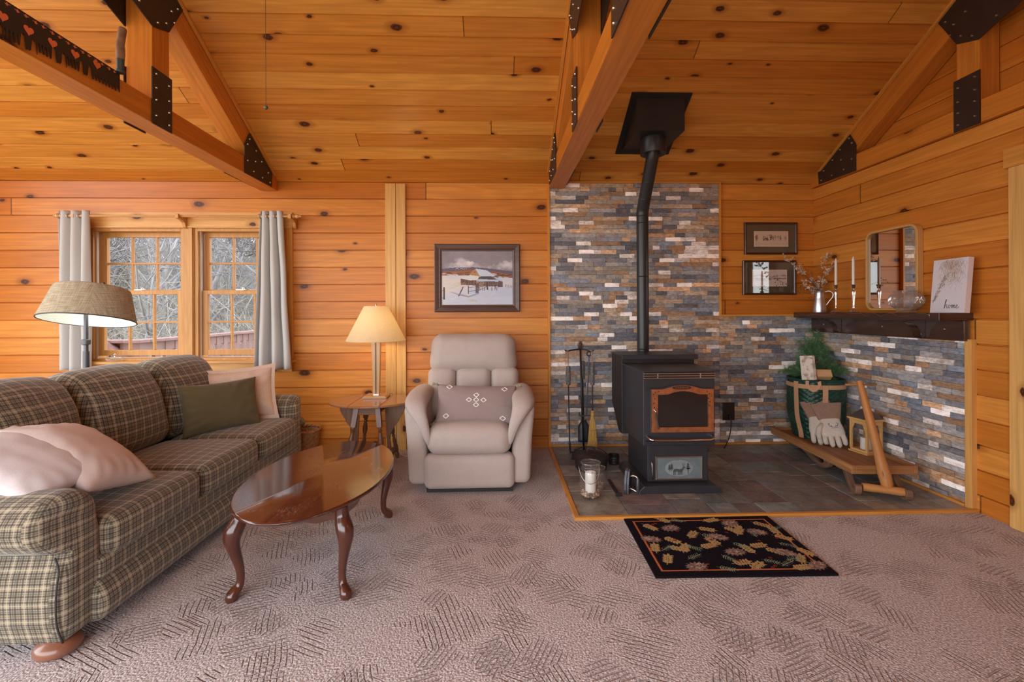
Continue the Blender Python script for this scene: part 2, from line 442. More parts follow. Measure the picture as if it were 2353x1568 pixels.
def plaid():
    m, nt, bs = newmat('plaid_upholstery')
    _, u, v = uvw(nt)
    def stripes(x, per):
        t = mt(nt, 'FRACT', mt(nt, 'DIVIDE', x, per))
        def band(c, w, soft=.03):
            d = mt(nt, 'ABSOLUTE', mt(nt, 'SUBTRACT', t, c))
            return rng(nt, d, w - soft, w + soft, 1., 0.)
        return band
    P = .060
    bu, bv = stripes(u, P), stripes(v, P)
    c = S(152, 138, 114)
    def dk(f):
        t = None
        for cc, wd, am in ((.06, .048, 1.), (.20, .036, .75), (.34, .058, 1.), (.50, .034, .65), (.66, .052, .95)):
            q = mt(nt, 'MULTIPLY', f(cc, wd, .025), am); t = q if t is None else mt(nt, 'ADD', t, q)
        return mt(nt, 'MINIMUM', t, 1.)
    col = mx(nt, mt(nt, 'MULTIPLY', dk(bu), .68), c, S(36, 30, 34))
    col = mx(nt, mt(nt, 'MULTIPLY', dk(bv), .68), col, S(36, 30, 34))
    tu, tv = bu(.22, .03, .02), bv(.22, .03, .02)
    col = mx(nt, mt(nt, 'MULTIPLY', tu, .35), col, S(86, 92, 74))
    col = mx(nt, mt(nt, 'MULTIPLY', tv, .35), col, S(86, 92, 74))
    lu, lv = bu(.86, .030, .014), bv(.86, .030, .014)
    col = mx(nt, mt(nt, 'MULTIPLY', lu, .42), col, S(192, 180, 156))
    col = mx(nt, mt(nt, 'MULTIPLY', lv, .42), col, S(192, 180, 156))
    n = nd(nt, 'ShaderNodeTexNoise', {'Vector': vec(nt, mt(nt, 'MULTIPLY', u, 900.), mt(nt, 'MULTIPLY', v, 900.)), 'Scale': 1., 'Detail': 1.}).outputs[0]
    k = rng(nt, n, .3, .7, .82, 1.18)
    col = mx(nt, 1., col, nd(nt, 'ShaderNodeCombineColor', {0: k, 1: k, 2: k}).outputs[0], 'MULTIPLY')
    nt.links.new(col, bs.inputs['Base Color']); bs.inputs['Roughness'].default_value = .85
    bs.inputs['Specular IOR Level'].default_value = .2; bs.inputs['Sheen Weight'].default_value = .25
    setbump(nt, bs, n, .2, .001)
    return m
m_plaid = plaid()

def carpet():
    m, nt, bs = newmat('cut_loop_carpet')
    _, u, v = uvw(nt)
    wob = nd(nt, 'ShaderNodeTexNoise', {'Vector': vec(nt, u, v), 'Scale': 9., 'Detail': 1.}).outputs[0]
    def layer(sc_, ox, per, keep):
        vo = nd(nt, 'ShaderNodeTexVoronoi', {'Vector': vec(nt, mt(nt, 'ADD', u, ox), v), 'Scale': sc_}, voronoi_dimensions='2D', distance='MANHATTAN')
        cc = nd(nt, 'ShaderNodeSeparateColor', {0: vo.outputs['Color']})
        ang = mt(nt, 'MULTIPLY_ADD', mt(nt, 'FLOOR', mt(nt, 'MULTIPLY', cc.outputs[0], 4.)), PI / 4, .35)
        s = mt(nt, 'ADD', mt(nt, 'MULTIPLY', u, mt(nt, 'COSINE', ang)), mt(nt, 'MULTIPLY', v, mt(nt, 'SINE', ang)))
        s = mt(nt, 'MULTIPLY_ADD', wob, .012, s)
        g = rng(nt, mt(nt, 'SINE', mt(nt, 'MULTIPLY', s, 2 * PI / per)), -1., -.35, 1., 0.)
        return mt(nt, 'MULTIPLY', mt(nt, 'MULTIPLY', g, rng(nt, vo.outputs['Distance'], .50, .72, 1., 0.)), mt(nt, 'LESS_THAN', cc.outputs[1], keep))
    groove = mt(nt, 'MAXIMUM', layer(6.0, 0., .0205, .55), layer(7.5, 3.7, .0225, .40))
    fn = nd(nt, 'ShaderNodeTexNoise', {'Vector': vec(nt, u, v), 'Scale': 125., 'Detail': 3., 'Roughness': .75}).outputs[0]
    mid = nd(nt, 'ShaderNodeTexVoronoi', {'Vector': vec(nt, u, v), 'Scale': 105.}, voronoi_dimensions='2D').outputs[0]
    c = mx(nt, rng(nt, fn, .36, .64), S(150, 130, 126), S(228, 218, 216))
    c = mx(nt, mt(nt, 'MULTIPLY', groove, .22), c, S(112, 84, 72))
    nt.links.new(c, bs.inputs['Base Color']); bs.inputs['Roughness'].default_value = .95
    bs.inputs['Specular IOR Level'].default_value = .1; bs.inputs['Sheen Weight'].default_value = .2
    h = mt(nt, 'SUBTRACT', mt(nt, 'MULTIPLY_ADD', fn, .5, mt(nt, 'MULTIPLY', mid, -.4)), mt(nt, 'MULTIPLY', groove, 1.1))
    setbump(nt, bs, h, .9, .009)
    return m
m_carpet = carpet()

def stone(name, bumpd=.004, rough=.55, vs=26.):
    m, nt, bs = newmat(name)
    a = nd(nt, 'ShaderNodeVertexColor', layer_name='Col').outputs[0]
    co = objco(nt)
    mp = nd(nt, 'ShaderNodeMapping', {0: co, 'Scale': (1, 1, 2.2)}).outputs[0]
    n = nd(nt, 'ShaderNodeTexNoise', {'Vector': mp, 'Scale': vs, 'Detail': 6., 'Roughness': .65, 'Distortion': .6}).outputs[0]
    k = rng(nt, n, .28, .72, .95, 2.15)
    c = mx(nt, 1., a, nd(nt, 'ShaderNodeCombineColor', {0: k, 1: k, 2: k}).outputs[0], 'MULTIPLY')
    n2 = nd(nt, 'ShaderNodeTexNoise', {'Vector': co, 'Scale': 9., 'Detail': 3.}).outputs[0]
    c = mx(nt, mt(nt, 'MULTIPLY', rng(nt, n2, .52, .7), .35), c, (.30, .15, .06))
    vein = nd(nt, 'ShaderNodeTexNoise', {'Vector': mp, 'Scale': 12., 'Detail': 4., 'Distortion': 2.}).outputs[0]
    vm = rng(nt, mt(nt, 'ABSOLUTE', mt(nt, 'SUBTRACT', vein, .5)), .0, .018, .45, 0.)
    c = mx(nt, vm, c, (.45, .42, .40))
    nt.links.new(c, bs.inputs['Base Color']); bs.inputs['Roughness'].default_value = rough
    setbump(nt, bs, n, .9, bumpd)
    return m
m_stone = stone('ledger_stone')
m_slate = stone('slate_tile', .0015, .38, 10.)

def thin_glass(name, tint=(1, 1, 1), ior=1.45, base=0.03, milk=0.):
    m = bpy.data.materials.new(name); m.use_nodes = True; nt = m.node_tree; nt.nodes.clear()
    out = nt.nodes.new('ShaderNodeOutputMaterial')
    tr = nd(nt, 'ShaderNodeBsdfTransparent', {0: (*tint, 1)})
    gl = nd(nt, 'ShaderNodeBsdfGlossy', {0: (1, 1, 1, 1), 'Roughness': .02})
    fc = nd(nt, 'ShaderNodeLayerWeight', {'Blend': .5}).outputs['Facing']
    fac = mt(nt, 'MULTIPLY_ADD', mt(nt, 'POWER', fc, 4.), .65, base + .03, clampo=True)
    body = tr.outputs[0]
    if milk:
        df = nd(nt, 'ShaderNodeBsdfDiffuse', {0: (.92, .90, .88, 1)}); tl = nd(nt, 'ShaderNodeBsdfTranslucent', {0: (.92, .90, .88, 1)})
        ad = nd(nt, 'ShaderNodeMixShader', {0: .5, 1: df.outputs[0], 2: tl.outputs[0]})
        body = nd(nt, 'ShaderNodeMixShader', {0: milk, 1: tr.outputs[0], 2: ad.outputs[0]}).outputs[0]
    mi = nd(nt, 'ShaderNodeMixShader', {0: fac, 1: body, 2: gl.outputs[0]})
    nt.links.new(mi.outputs[0], out.inputs[0]); return m
m_glass = thin_glass('window_glass', base=-.022)
m_pglass = thin_glass('picture_glass', base=.02)
m_jar = thin_glass('clear_jar_glass', (.985, .995, .99), 1.5, .02, .05)
m_crystal = thin_glass('cut_crystal', (.97, .965, .96), 1.6, .08, .09)
m_mirror = pbr('mirror_silver', (.86, .87, .86), .015, 1.)
m_stoveglass = pbr('dark_stove_glass', (.015, .012, .010), .04, spec=.8)

def shade(name, col, trans=.5, weave=300., var=.15):
    m = bpy.data.materials.new(name); m.use_nodes = True; nt = m.node_tree; nt.nodes.clear()
    out = nt.nodes.new('ShaderNodeOutputMaterial')
    _, u, v = uvw(nt)
    a = nd(nt, 'ShaderNodeTexNoise', {'Vector': vec(nt, mt(nt, 'MULTIPLY', u, weave), mt(nt, 'MULTIPLY', v, weave * .05)), 'Scale': 1., 'Detail': 3.}).outputs[0]
    b = nd(nt, 'ShaderNodeTexNoise', {'Vector': vec(nt, mt(nt, 'MULTIPLY', u, weave * .05), mt(nt, 'MULTIPLY', v, weave)), 'Scale': 1., 'Detail': 3.}).outputs[0]
    k = rng(nt, mt(nt, 'MULTIPLY', mt(nt, 'ADD', a, b), .5), .38, .62, 1 - var, 1 + var)
    c = mx(nt, 1., col, nd(nt, 'ShaderNodeCombineColor', {0: k, 1: k, 2: k}).outputs[0], 'MULTIPLY')
    d = nd(nt, 'ShaderNodeBsdfDiffuse', {0: c}); t = nd(nt, 'ShaderNodeBsdfTranslucent', {0: c})
    mi = nd(nt, 'ShaderNodeMixShader', {0: trans, 1: d.outputs[0], 2: t.outputs[0]})
    nt.links.new(mi.outputs[0], out.inputs[0]); return m
m_shade_t = shade('linen_lamp_shade', S(232, 220, 196), .6, 500, .06)
m_shade_f = shade('burlap_lamp_shade', S(172, 160, 136), .05, 260, .26)
m_shade_lin = shade('white_shade_lining', S(236, 240, 232), .05, 400, .02)
def emis(name, col, st):
    m, nt, bs = newmat(name); bs.inputs['Base Color'].default_value = (*col, 1)
    bs.inputs['Emission Color'].default_value = (*col, 1); bs.inputs['Emission Strength'].default_value = st; return m
m_bulb_w = emis('warm_lamp_bulb', (1., .74, .40), 150.)
m_bulb_c = emis('cool_lamp_bulb', (1., .98, .92), 55.)
m_paint = pbr('painted_canvas', (1, 1, 1), .5, attr=True, bump=.15, bscale=200)
m_print = pbr('ink_print_paper', (1, 1, 1), .8, attr=True)
m_rug = pbr('hooked_wool', (1, 1, 1), .95, attr=True, bump=1., bscale=260, bdist=.006, spec=.1, var=.12, vscale=250)
m_mat = pbr('olive_grey_mat_board', S(74, 66, 48), .85)
m_matbevel = pbr('cream_mat_edge', S(226, 206, 172), .8)
m_bark = pbr('grey_bark', (.20, .19, .195), .9, var=.3, vscale=6)
m_deckpaint = pbr('brown_deck_stain', S(134, 104, 98), .7, var=.15, vscale=8)
m_ground = pbr('leaf_litter', (.24, .19, .12), 1., var=.5, vscale=3.)
m_brush = pbr('dry_brush', (.30, .27, .23), 1., var=.4, vscale=3.)
m_needle = pbr('pine_needles', (.10, .24, .095), .6, attr=False, var=.5, vscale=30)
m_greenbasket = pbr('green_stained_splint', (.010, .052, .034), .42, var=.35, vscale=18, bump=.3, bscale=90)
m_twig = pbr('brown_twig', (.16, .07, .035), .8)
m_dried = pbr('dried_white_flower', (.66, .54, .40), .9, var=.2, vscale=60)
m_berry = pbr('dark_red_berry', (.10, .008, .016), .4)
m_straw = pbr('broom_straw', (.60, .36, .10), .7, var=.3, vscale=80, stretch=(6, 6, .3))
m_cone = pbr('pine_cone_scales', (.10, .055, .035), .8, var=.3, vscale=60)
m_wicker = pbr('wicker', (.36, .17, .07), .6, var=.3, vscale=40, bump=.6, bscale=90)
m_redcloth = pbr('red_cloth', (.20, .03, .02), .9)
m_pebble = pbr('pebbles', (1, 1, 1), .6, attr=True)
m_outlet = pbr('brown_outlet_plastic', (.020, .014, .011), .4)
m_cordblk = pbr('black_rubber_cord', (.012, .012, .012), .5)
m_cordwht = pbr('white_cord', (.6, .56, .5), .5)
m_ink = pbr('charcoal_ink', (.06, .05, .05), .8)
m_relief = pbr('soapstone_relief', S(104, 116, 118), .55, var=.12, vscale=20)
m_relief_lt = pbr('soapstone_relief_raised', S(132, 140, 140), .55, var=.12, vscale=30)
m_relief_dk = pbr('soapstone_relief_shadow', S(70, 78, 80), .6)  # darker soapstone tone for the stag and firs
m_nickel = pbr('brushed_nickel', (.62, .55, .48), .3, 1.)
m_concrete = pbr('vinyl_track', S(205, 196, 176), .5)
m_sawblade = pbr('painted_saw_blade', (.022, .013, .011), .5, var=.1, vscale=12)
m_sawheart = pbr('salmon_saw_paint', S(222, 112, 66), .6)
m_sawhandle = pbr('worn_saw_handle', (.22, .115, .06), .6, var=.35, vscale=18)
m_chain = pbr('antique_brass_chain', (.12, .09, .06), .4, .8)
m_slatemetal = pbr('grey_tin_roof', (.16, .14, .145), .4, .7)
m_quilt = pbr('stitching_shadow', (.2, .17, .16), .9)

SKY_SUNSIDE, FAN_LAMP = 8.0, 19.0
# world: bright overcast late-autumn sky over pale ground
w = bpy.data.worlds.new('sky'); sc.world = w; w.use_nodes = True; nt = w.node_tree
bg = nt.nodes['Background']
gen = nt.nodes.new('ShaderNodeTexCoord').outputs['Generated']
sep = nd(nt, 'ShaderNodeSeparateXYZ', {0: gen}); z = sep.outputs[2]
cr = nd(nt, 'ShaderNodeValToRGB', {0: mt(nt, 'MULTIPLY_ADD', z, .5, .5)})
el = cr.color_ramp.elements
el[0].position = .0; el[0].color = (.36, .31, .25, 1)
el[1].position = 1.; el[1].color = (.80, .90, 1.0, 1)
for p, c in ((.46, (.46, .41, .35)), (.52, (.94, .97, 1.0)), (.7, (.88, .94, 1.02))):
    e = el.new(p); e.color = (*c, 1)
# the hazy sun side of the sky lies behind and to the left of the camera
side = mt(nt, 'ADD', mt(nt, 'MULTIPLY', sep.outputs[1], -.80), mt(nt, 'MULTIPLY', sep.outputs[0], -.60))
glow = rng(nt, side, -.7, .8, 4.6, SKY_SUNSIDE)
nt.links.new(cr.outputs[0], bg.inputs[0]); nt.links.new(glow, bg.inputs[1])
sc.view_settings.view_transform = 'Standard'; sc.view_settings.look = 'None'
sc.view_settings.gamma = 1.0; sc.view_settings.exposure = -0.33; sc.view_settings.use_curve_mapping = False
sc.cycles.use_denoising = True
sc.cycles.max_bounces = 9; sc.cycles.diffuse_bounces = 6; sc.cycles.transparent_max_bounces = 24
sc.cycles.sample_clamp_indirect = 6.0
sc.cycles.caustics_reflective = False; sc.cycles.caustics_refractive = False
# ------------------------------------------------------------------ room shell
YB, XR, XL = 4.26, 2.98, -5.30
SP = .1555; Z0 = 1.352
ZEAVE, PITCH = 2.44, .583
TH = math.atan(PITCH); RIDGE = 1.5
def ceilZ(Y): return ZEAVE + PITCH * (YB - Y)

def extrude(mb, prof, vco, a, b, axis, col=None):
    """open profile (3-D points) swept along axis from a to b, with UV = (distance, vco)"""
    ax = Vector(axis); n = len(prof); v = []
    for p in prof: v.append(Vector(p) + ax * a)
    for p in prof: v.append(Vector(p) + ax * b)
    f = []; uv = []
    for i in range(n - 1):
        f.append((i, i + 1, n + i + 1, n + i)); uv.append([(a, vco[i]), (a, vco[i + 1]), (b, vco[i + 1]), (b, vco[i])])
    f.append(list(range(n))[::-1]); uv.append([(0, 0)] * n)
    f.append(list(range(n, 2 * n))); uv.append([(0, 0)] * n)
    mb.add(v, f, uvs=uv)

def board_profile(z0, z1, sp=SP, ref=Z0, g=.014, w=.0055, first=None):
    """(v, depth) samples with V grooves at every board edge"""
    out = [(z0, 0.)]
    k = math.floor((z0 - ref) / sp) + 1
    while ref + k * sp < z1 - w:
        c = ref + k * sp
        if c > z0 + w: out += [(c - w, 0.), (c - w * .3, g), (c + w * .3, g), (c + w, 0.)]
        k += 1
    out.append((z1, 0.)); return out

def wall_back_piece(mb, x0, x1, z0, z1):
    p = board_profile(z0, z1)
    prof = [(0, YB + d, z) for z, d in p]; vc = [z for z, d in p]
    prof += [(0, YB + .16, z1), (0, YB + .16, z0), prof[0]]; vc += [z1 + .16, z0 - .16, z0]
    extrude(mb, prof, vc, x0, x1, (1, 0, 0))

wx0, wm0, wm1, wx1 = (aY(p, 660, YB).x for p in (206, 422, 448, 655))
wz0, wz1 = aY(430, 829, YB).z, aY(430, 524, YB).z
mb = M()
wall_back_piece(mb, XL - .1, XR + .2, 0, wz0)
wall_back_piece(mb, XL - .1, XR + .2, wz1, ZEAVE + .02)
wall_back_piece(mb, XL - .1, wx0, wz0, wz1)
wall_back_piece(mb, wx1, XR + .2, wz0, wz1)
struct(mb.build('wall_back', m_wall, smooth=20))

# right wall: thick log wall up to the truss, recessed gable above
ZLEDGE = 2.392
p = board_profile(0, ZLEDGE)
mb = M(); prof = [(XR + d, 0, z) for z, d in p][::-1]; vc = [z for z, d in p][::-1]
prof += [(XR + .16, 0, 0), (XR + .16, 0, ZLEDGE), prof[0]]; vc += [-.16, ZLEDGE + .16, ZLEDGE]
extrude(mb, prof, vc, RIDGE - 2.8, YB, (0, 1, 0)); struct(mb.build('wall_right', m_wall, smooth=20))
mb = M(); z = ZLEDGE; k = 0
while z < 4.0:
    a, b = z + .003, min(z + SP, ceilZ(RIDGE)) - .003
    ya, yb = YB - max(0, (a - ZEAVE)) / PITCH, YB - max(0, (b - ZEAVE)) / PITCH
    if yb > .4: mb.prism([(.3, a), (ya, a), (yb, b), (.3, b)], XR + .10, XR + .15, 'YZ')
    z += SP
mb.prism([(.3, ZLEDGE), (YB, ZLEDGE), (YB, ZEAVE), (RIDGE, ceilZ(RIDGE)), (.3, ceilZ(RIDGE))], XR + .11, XR + .16, 'YZ')
struct(mb.build('wall_gable', m_wall, grain='Y', smooth=0))
# left wall
mb = M(); p = board_profile(0, 4.0); prof = [(XL - d, 0, z) for z, d in p]; vc = [z for z, d in p]
prof += [(XL - .14, 0, 4.0), (XL - .14, 0, 0), prof[0]]; vc += [4.14, -.14, 0]
extrude(mb, prof, vc, 3.0, YB, (0, 1, 0)); struct(mb.build('wall_left', m_wall, smooth=20))

# ceiling: tongue-and-groove boards on both roof slopes
SL = .1314
mb = M(); L = (YB - RIDGE) / math.cos(TH)
p = board_profile(0, L, sp=SL, ref=0., g=.009, w=.0055)
nrm = Vector((0, math.sin(TH), math.cos(TH))); dirv = Vector((0, -math.cos(TH), math.sin(TH))); o0 = Vector((0, YB, ZEAVE))
prof = [o0 + dirv * s + nrm * d for s, d in p]; vc = [s + .0001 for s, d in p]
prof += [o0 + dirv * (L + .05) + nrm * .12, o0 + nrm * .12 - dirv * .2, prof[0]]; vc += [L + .1, -.1, 0]
extrude(mb, prof, vc, XL - .1, XR + .2, (1, 0, 0)); struct(mb.build('ceiling', m_ceil, smooth=20))
mb = M(); dirb = Vector((0, -math.cos(TH), -math.sin(TH))); nb = Vector((0, -math.sin(TH), math.cos(TH))); o1 = Vector((0, RIDGE, ceilZ(RIDGE)))
p = board_profile(0, L, sp=SL, ref=0., g=.009, w=.0055)
prof = [o1 + dirb * s + nb * d for s, d in p]; vc = [s for s, d in p]
prof += [o1 + dirb * L + nb * .12, o1 + nb * .12, prof[0]]; vc += [L + .1, -.1, 0]
extrude(mb, prof, vc, XL - .1, XR + .2, (1, 0, 0)); struct(mb.build('ceiling_rear', m_ceil, smooth=20))

# unseen rear wall, added on the right half to shade it; left half stays open
mb = M(); p = board_profile(0, ZEAVE + .1); YR = RIDGE - 2.78
prof = [(0, YR - d, z) for z, d in p][::-1]; vc = [z for z, d in p][::-1]
prof += [(0, YR - .14, 0), (0, YR - .14, ZEAVE + .1), prof[0]]; vc += [-.14, ZEAVE + .2, ZEAVE]
extrude(mb, prof, vc, .4, XR + .2, (1, 0, 0)); struct(mb.build('wall_rear', m_wall, smooth=20))
# floor
mb = M(); mb.box(XL, XR + .02, RIDGE - 2.8, YB + .01, -.06, 0); struct(mb.build('floor', m_carpet, grain='X', smooth=0))

# corner post board on the back wall
pl, pm, pr = (aY(q, 640, YB - .03).x for q in (885.5, 909.5, 932))
mb = M(); mb.box(pl, pm - .001, YB - .032, YB + .004, 0, ZEAVE - .02); mb.box(pm + .001, pr, YB - .028, YB + .004, 0, ZEAVE - .02)
struct(mb.build('trim_post', m_yellow, grain='Z', smooth=0, bevel=.003))

# ------------------------------------------------------------------ windows
def window(n, x0, x1, label=None):
    root = bpy.data.objects.new('window_%d' % n, None); COL.objects.link(root); root.location = ((x0 + x1) / 2, YB + .05, wz0); struct(root)
    o = root.location
    fr = M(off=o); t = .030
    fr.box(x0, x0 + t, YB, YB + .14, wz0, wz1); fr.box(x1 - t, x1, YB, YB + .14, wz0, wz1)
    fr.box(x0 + t, x1 - t, YB, YB + .14, wz1 - t, wz1); fr.box(x0 + t, x1 - t, YB, YB + .16, wz0, wz0 + .022)
    fr.build('window_frame', m_window, root, smooth=0, bevel=.002)
    tr = M(off=o)
    for xx in (x0 + t, x1 - t - .012): tr.box(xx, xx + .012, YB + .028, YB + .05, wz0 + .022, wz1 - t)
    tr.build('sash_track', m_concrete, root, smooth=0)
    zm = aY(430, 673, YB + .05).z
    xa, xb = x0 + t + .012, x1 - t - .012
    def sash(nm, za, zb, y0, y1, st, topr, botr, extra):
        s = M(off=o)
        s.box(xa, xa + st, y0, y1, za, zb); s.box(xb - st, xb, y0, y1, za, zb)
        s.box(xa + st, xb - st, y0, y1, zb - topr, zb); s.box(xa + st, xb - st, y0, y1, za, za + botr)
        so = s.build(nm, m_window, root, grain='Z', smooth=0, bevel=.002)
        g0, g1, h0, h1 = xa + st, xb - st, za + botr, zb - topr
        mu = M(off=o); yc = (y0 + y1) / 2
        for i in (1, 2): xx = lerp(g0, g1, i / 3); mu.box(xx - .008, xx + .008, y0 + .004, y1 - .004, h0, h1)
        zz = (h0 + h1) / 2; mu.box(g0, g1, y0 + .003, y1 - .005, zz - .008, zz + .008)
        mu.build('muntin', m_window, so, smooth=0, bevel=.002)
        gl = M(off=o); gl.box(g0, g1, yc - .002, yc + .002, h0, h1); gl.build('pane', m_glass, so, smooth=0)
        if extra:
            la = M(off=o); xc = (xa + xb) / 2 - .03
            la.box(xc - .035, xc + .035, y0 + .004, y1 + .02, zb, zb + .012); la.lathe([(.012, 0), (.012, .012), (.004, .016)], (xc + .015, y1, zb + .012), 12)
            la.build('sash_lock', m_nickel, so, bevel=.002)
    sash('upper_sash', zm - .005, wz1 - t, YB + .085, YB + .12, .04, .042, .034, False)
    sash('lower_sash', wz0 + .045, zm + .02, YB + .045, YB + .080, .045, .036, .05, True)
    return root
w1 = window(1, wx0, wm0 + .004); w2 = window(2, wm1 - .004, wx1)
mb = M(); mb.box(wm0 + .004, wm1 - .004, YB - .01, YB + .15, wz0, wz1); mb.box(wm0 + .01, wm1 - .01, YB - .022, YB, wz0, wz1)
struct(mb.build('trim_mullion', m_window, grain='Z', smooth=0, bevel=.002))
zh = aY(430, 489, YB).z
mb = M(); mb.box(wx0 - .07, wx1 + .075, YB - .024, YB + .003, wz1, zh); mb.box(wx0 - .06, wx1 + .06, YB - .034, YB - .02, wz1 - .004, wz1 + .012)
struct(mb.build('trim_window_head', m_yellow, grain='X', smooth=0, bevel=.003))
mb = M(); mb.box(wx0 - .07, wx0 + .004, YB - .022, YB + .003, wz0, wz1); struct(mb.build('trim_window_left', m_window, grain='Z', smooth=0, bevel=.002))
mb = M(); mb.box(wx1 - .004, wx1 + .075, YB - .022, YB + .003, wz0, wz1); struct(mb.build('trim_window_right', m_trim, grain='Z', smooth=0, bevel=.002))
mb = M(); mb.box(wx0 - .09, wx1 + .095, YB - .075, YB + .003, wz0 - .022, wz0 + .002); struct(mb.build('trim_window_sill', m_window, grain='X', smooth=0, bevel=.004))
mb = M(); mb.box(wx0 - .06, wx1 + .065, YB - .02, YB + .003, wz0 - .105, wz0 - .022); struct(mb.build('trim_window_apron', m_yellow, grain='X', smooth=0, bevel=.002))

# ------------------------------------------------------------------ ledger stone
PAL = [(S(136, 132, 130), 10), (S(104, 104, 110), 10), (S(80, 82, 92), 8), (S(164, 138, 108), 7), (S(172, 126, 78), 5), (S(144, 104, 64), 6), (S(132, 120, 106), 9),
       (S(228, 218, 210), 7), (S(194, 182, 172), 4), (S(108, 118, 134), 5), (S(196, 146, 94), 2)]
def _grey(c, k): g = sum(c) / 3; return tuple(lerp(q, g, k) for q in c)
PAL = [(_grey(c, .28), q) for c, q in PAL]
PW = [q for _, q in PAL]
def stones(place, u0, u1, z0, z1, rng_):
    """place(u, z, d) -> point; d is distance out of the wall"""
    mb = M(); rows = round((z1 - z0) / .0385); h = (z1 - z0) / rows; prev = None
    for r in range(rows):
        u = u0; za = z0 + r * h; zb = za + h
        first = True
        while u < u1 - 1e-4:
            w = rng_.choice((.075, .10, .12, .15, .19, .24, .28)) * rng_.uniform(.85, 1.15)
            if first: w *= rng_.uniform(.35, 1); first = False
            if u1 - u - w < .05: w = u1 - u
            c = rng_.choices(PAL, PW)[0][0]
            if max(c) > .5: w = min(w, .14) if u1 - u - min(w, .14) > .05 else w
            kk = rng_.uniform(.82, 1.18); c = tuple(x * kk for x in c)
            d = rng_.uniform(.016, .030); g = .0008
            # front face split so the chiselled face undulates
            n = max(2, int(w / .03)); vs = []; fs = []
            for i in range(n + 1):
                uu = lerp(u + g, u + w - g, i / n)
                for zz in (za + g, (za + zb) / 2, zb - g):
                    e = 0 if 0 < i < n else -.002
                    vs.append(place(uu, zz, d + e + rng_.uniform(-.0025, .0025)))
            b = len(vs)
            for i in range(n):
                for j in range(2): fs.append((i * 3 + j, (i + 1) * 3 + j, (i + 1) * 3 + j + 1, i * 3 + j + 1))
            for uu, zz in ((u + g, za + g), (u + w - g, za + g), (u + w - g, zb - g), (u + g, zb - g)): vs.append(place(uu, zz, 0))
            fs += [tuple([b, b + 1] + [i * 3 for i in range(n, -1, -1)]), tuple([b + 2, b + 3] + [i * 3 + 2 for i in range(n + 1)]),
                   (b + 1, b + 2, n * 3 + 2, n * 3 + 1, n * 3), (b + 3, b, 0, 1, 2)]
            mb.add(vs, fs, col=c); u += w
    return mb
rs = random.Random(5)
sx0, sx1 = aY(1264, 700, YB - .02).x, aY(1652, 600, YB - .02).x
sz_mid = aY(1760, 727, YB - .02).z; SZT = aY(1500, 422, YB - .02).z
bk = lambda u, z, d: (u, YB - d, z)
mb = stones(bk, sx0, sx1, .02, SZT, rs); struct(mb.build('wall_stone_chimney', m_stone, smooth=30))
mb = stones(bk, sx1, XR - .02, .02, sz_mid, rs); struct(mb.build('wall_stone_back', m_stone, smooth=30))
YS = aX(2222, 950, XR - .02).y
mb = stones(lambda u, z, d: (XR - d, -u, z), -(YB - .02), -YS, .02, 1.235, rs); struct(mb.build('wall_stone_right', m_stone, smooth=30))
# dark mortar bed behind the stones
mb = M(); mb.box(sx0, sx1, YB - .012, YB + .002, 0.015, SZT); mb.box(sx1, XR, YB - .012, YB + .002, 0.015, sz_mid); mb.box(XR - .012, XR + .002, YS, YB, .015, 1.235)
struct(mb.build('wall_mortar_bed', pbr('grey_mortar', (.16, .14, .125), .9), smooth=0))
# wood edging round the stone
def strip(n, *b, g=None):
    mb = M(); mb.box(*b); struct(mb.build('trim_%d' % n, m_trim, grain=g, smooth=0, bevel=.002))
strip(1, sx0 - .022, sx0, YB - .04, YB + .002, .0, ZEAVE - .03)
strip(2, sx0, sx1 + .018, YB - .036, YB + .002, SZT, SZT + .018)
strip(3, sx1, sx1 + .018, YB - .034, YB + .002, sz_mid, SZT)
strip(4, sx1 + .018, XR - .0, YB - .034, YB + .002, sz_mid, sz_mid + .018)
mb = M(); mb.box(XR - .036, XR + .002, YS - .042, YS, 0, 1.07); struct(mb.build('trim_5', m_yellow, grain='Z', smooth=0, bevel=.002))
strip(6, sx0, XR - .03, YB - .04, YB - .0, .015, .032)
strip(7, XR - .044, XR, YS, YB - .03, .015, .032)

# hearth of slate tiles with a wood border
hx0 = aZ(1330, 1185, .015).x; hy0 = aZ(1700, 1180, .015).y
HZ = .016
mb = M(); mb.box(hx0 - .03, XR - .005, hy0 - .028, hy0, 0, .020); struct(mb.build('trim_hearth_front', m_trim, grain='X', smooth=0, bevel=.003))
mb = M(); mb.box(hx0 - .03, hx0, hy0, YB - .02, 0, .020); struct(mb.build('trim_hearth_left', m_trim, grain='Y', smooth=0, bevel=.003))
mb = M(); mb.box(hx0, XR - .01, hy0, YB - .01, 0, .009)
rt = random.Random(9)
TP = [tuple(q * 1.25 for q in S(*c)) for c in ((96, 92, 88), (90, 88, 86), (104, 100, 90), (82, 76, 76), (86, 72, 70), (92, 66, 58), (92, 98, 98), (110, 104, 96), (84, 88, 86))]
x = hx0; grout = M(off=(0, 0, 0))
tl = M()
while x < XR - .05:
    wv = rt.choice((.155, .23, .155, .31)); wv = min(wv, XR - .04 - x)
    if XR - .04 - x - wv < .06: wv = XR - .04 - x
    y = hy0 + .001
    while y < YB - .035:
        hv = rt.choice((.15, .23, .31, .31, .39)); hv = min(hv, YB - .035 - y)
        if YB - .035 - y - hv < .08: hv = YB - .035 - y
        kk = rt.uniform(.8, 1.15); c = tuple(q * kk for q in rt.choice(TP))
        zt = HZ + rt.uniform(-.0012, .0008)
        tl.box(x + .002, x + wv - .002, y + .002, y + hv - .002, .004, zt, col=c); y += hv
    x += wv
struct(tl.build('floor_hearth', m_slate, smooth=0, bevel=.0015))
struct(mb.build('floor_hearth_grout', pbr('pale_grout', (.22, .20, .18), .9), smooth=0))

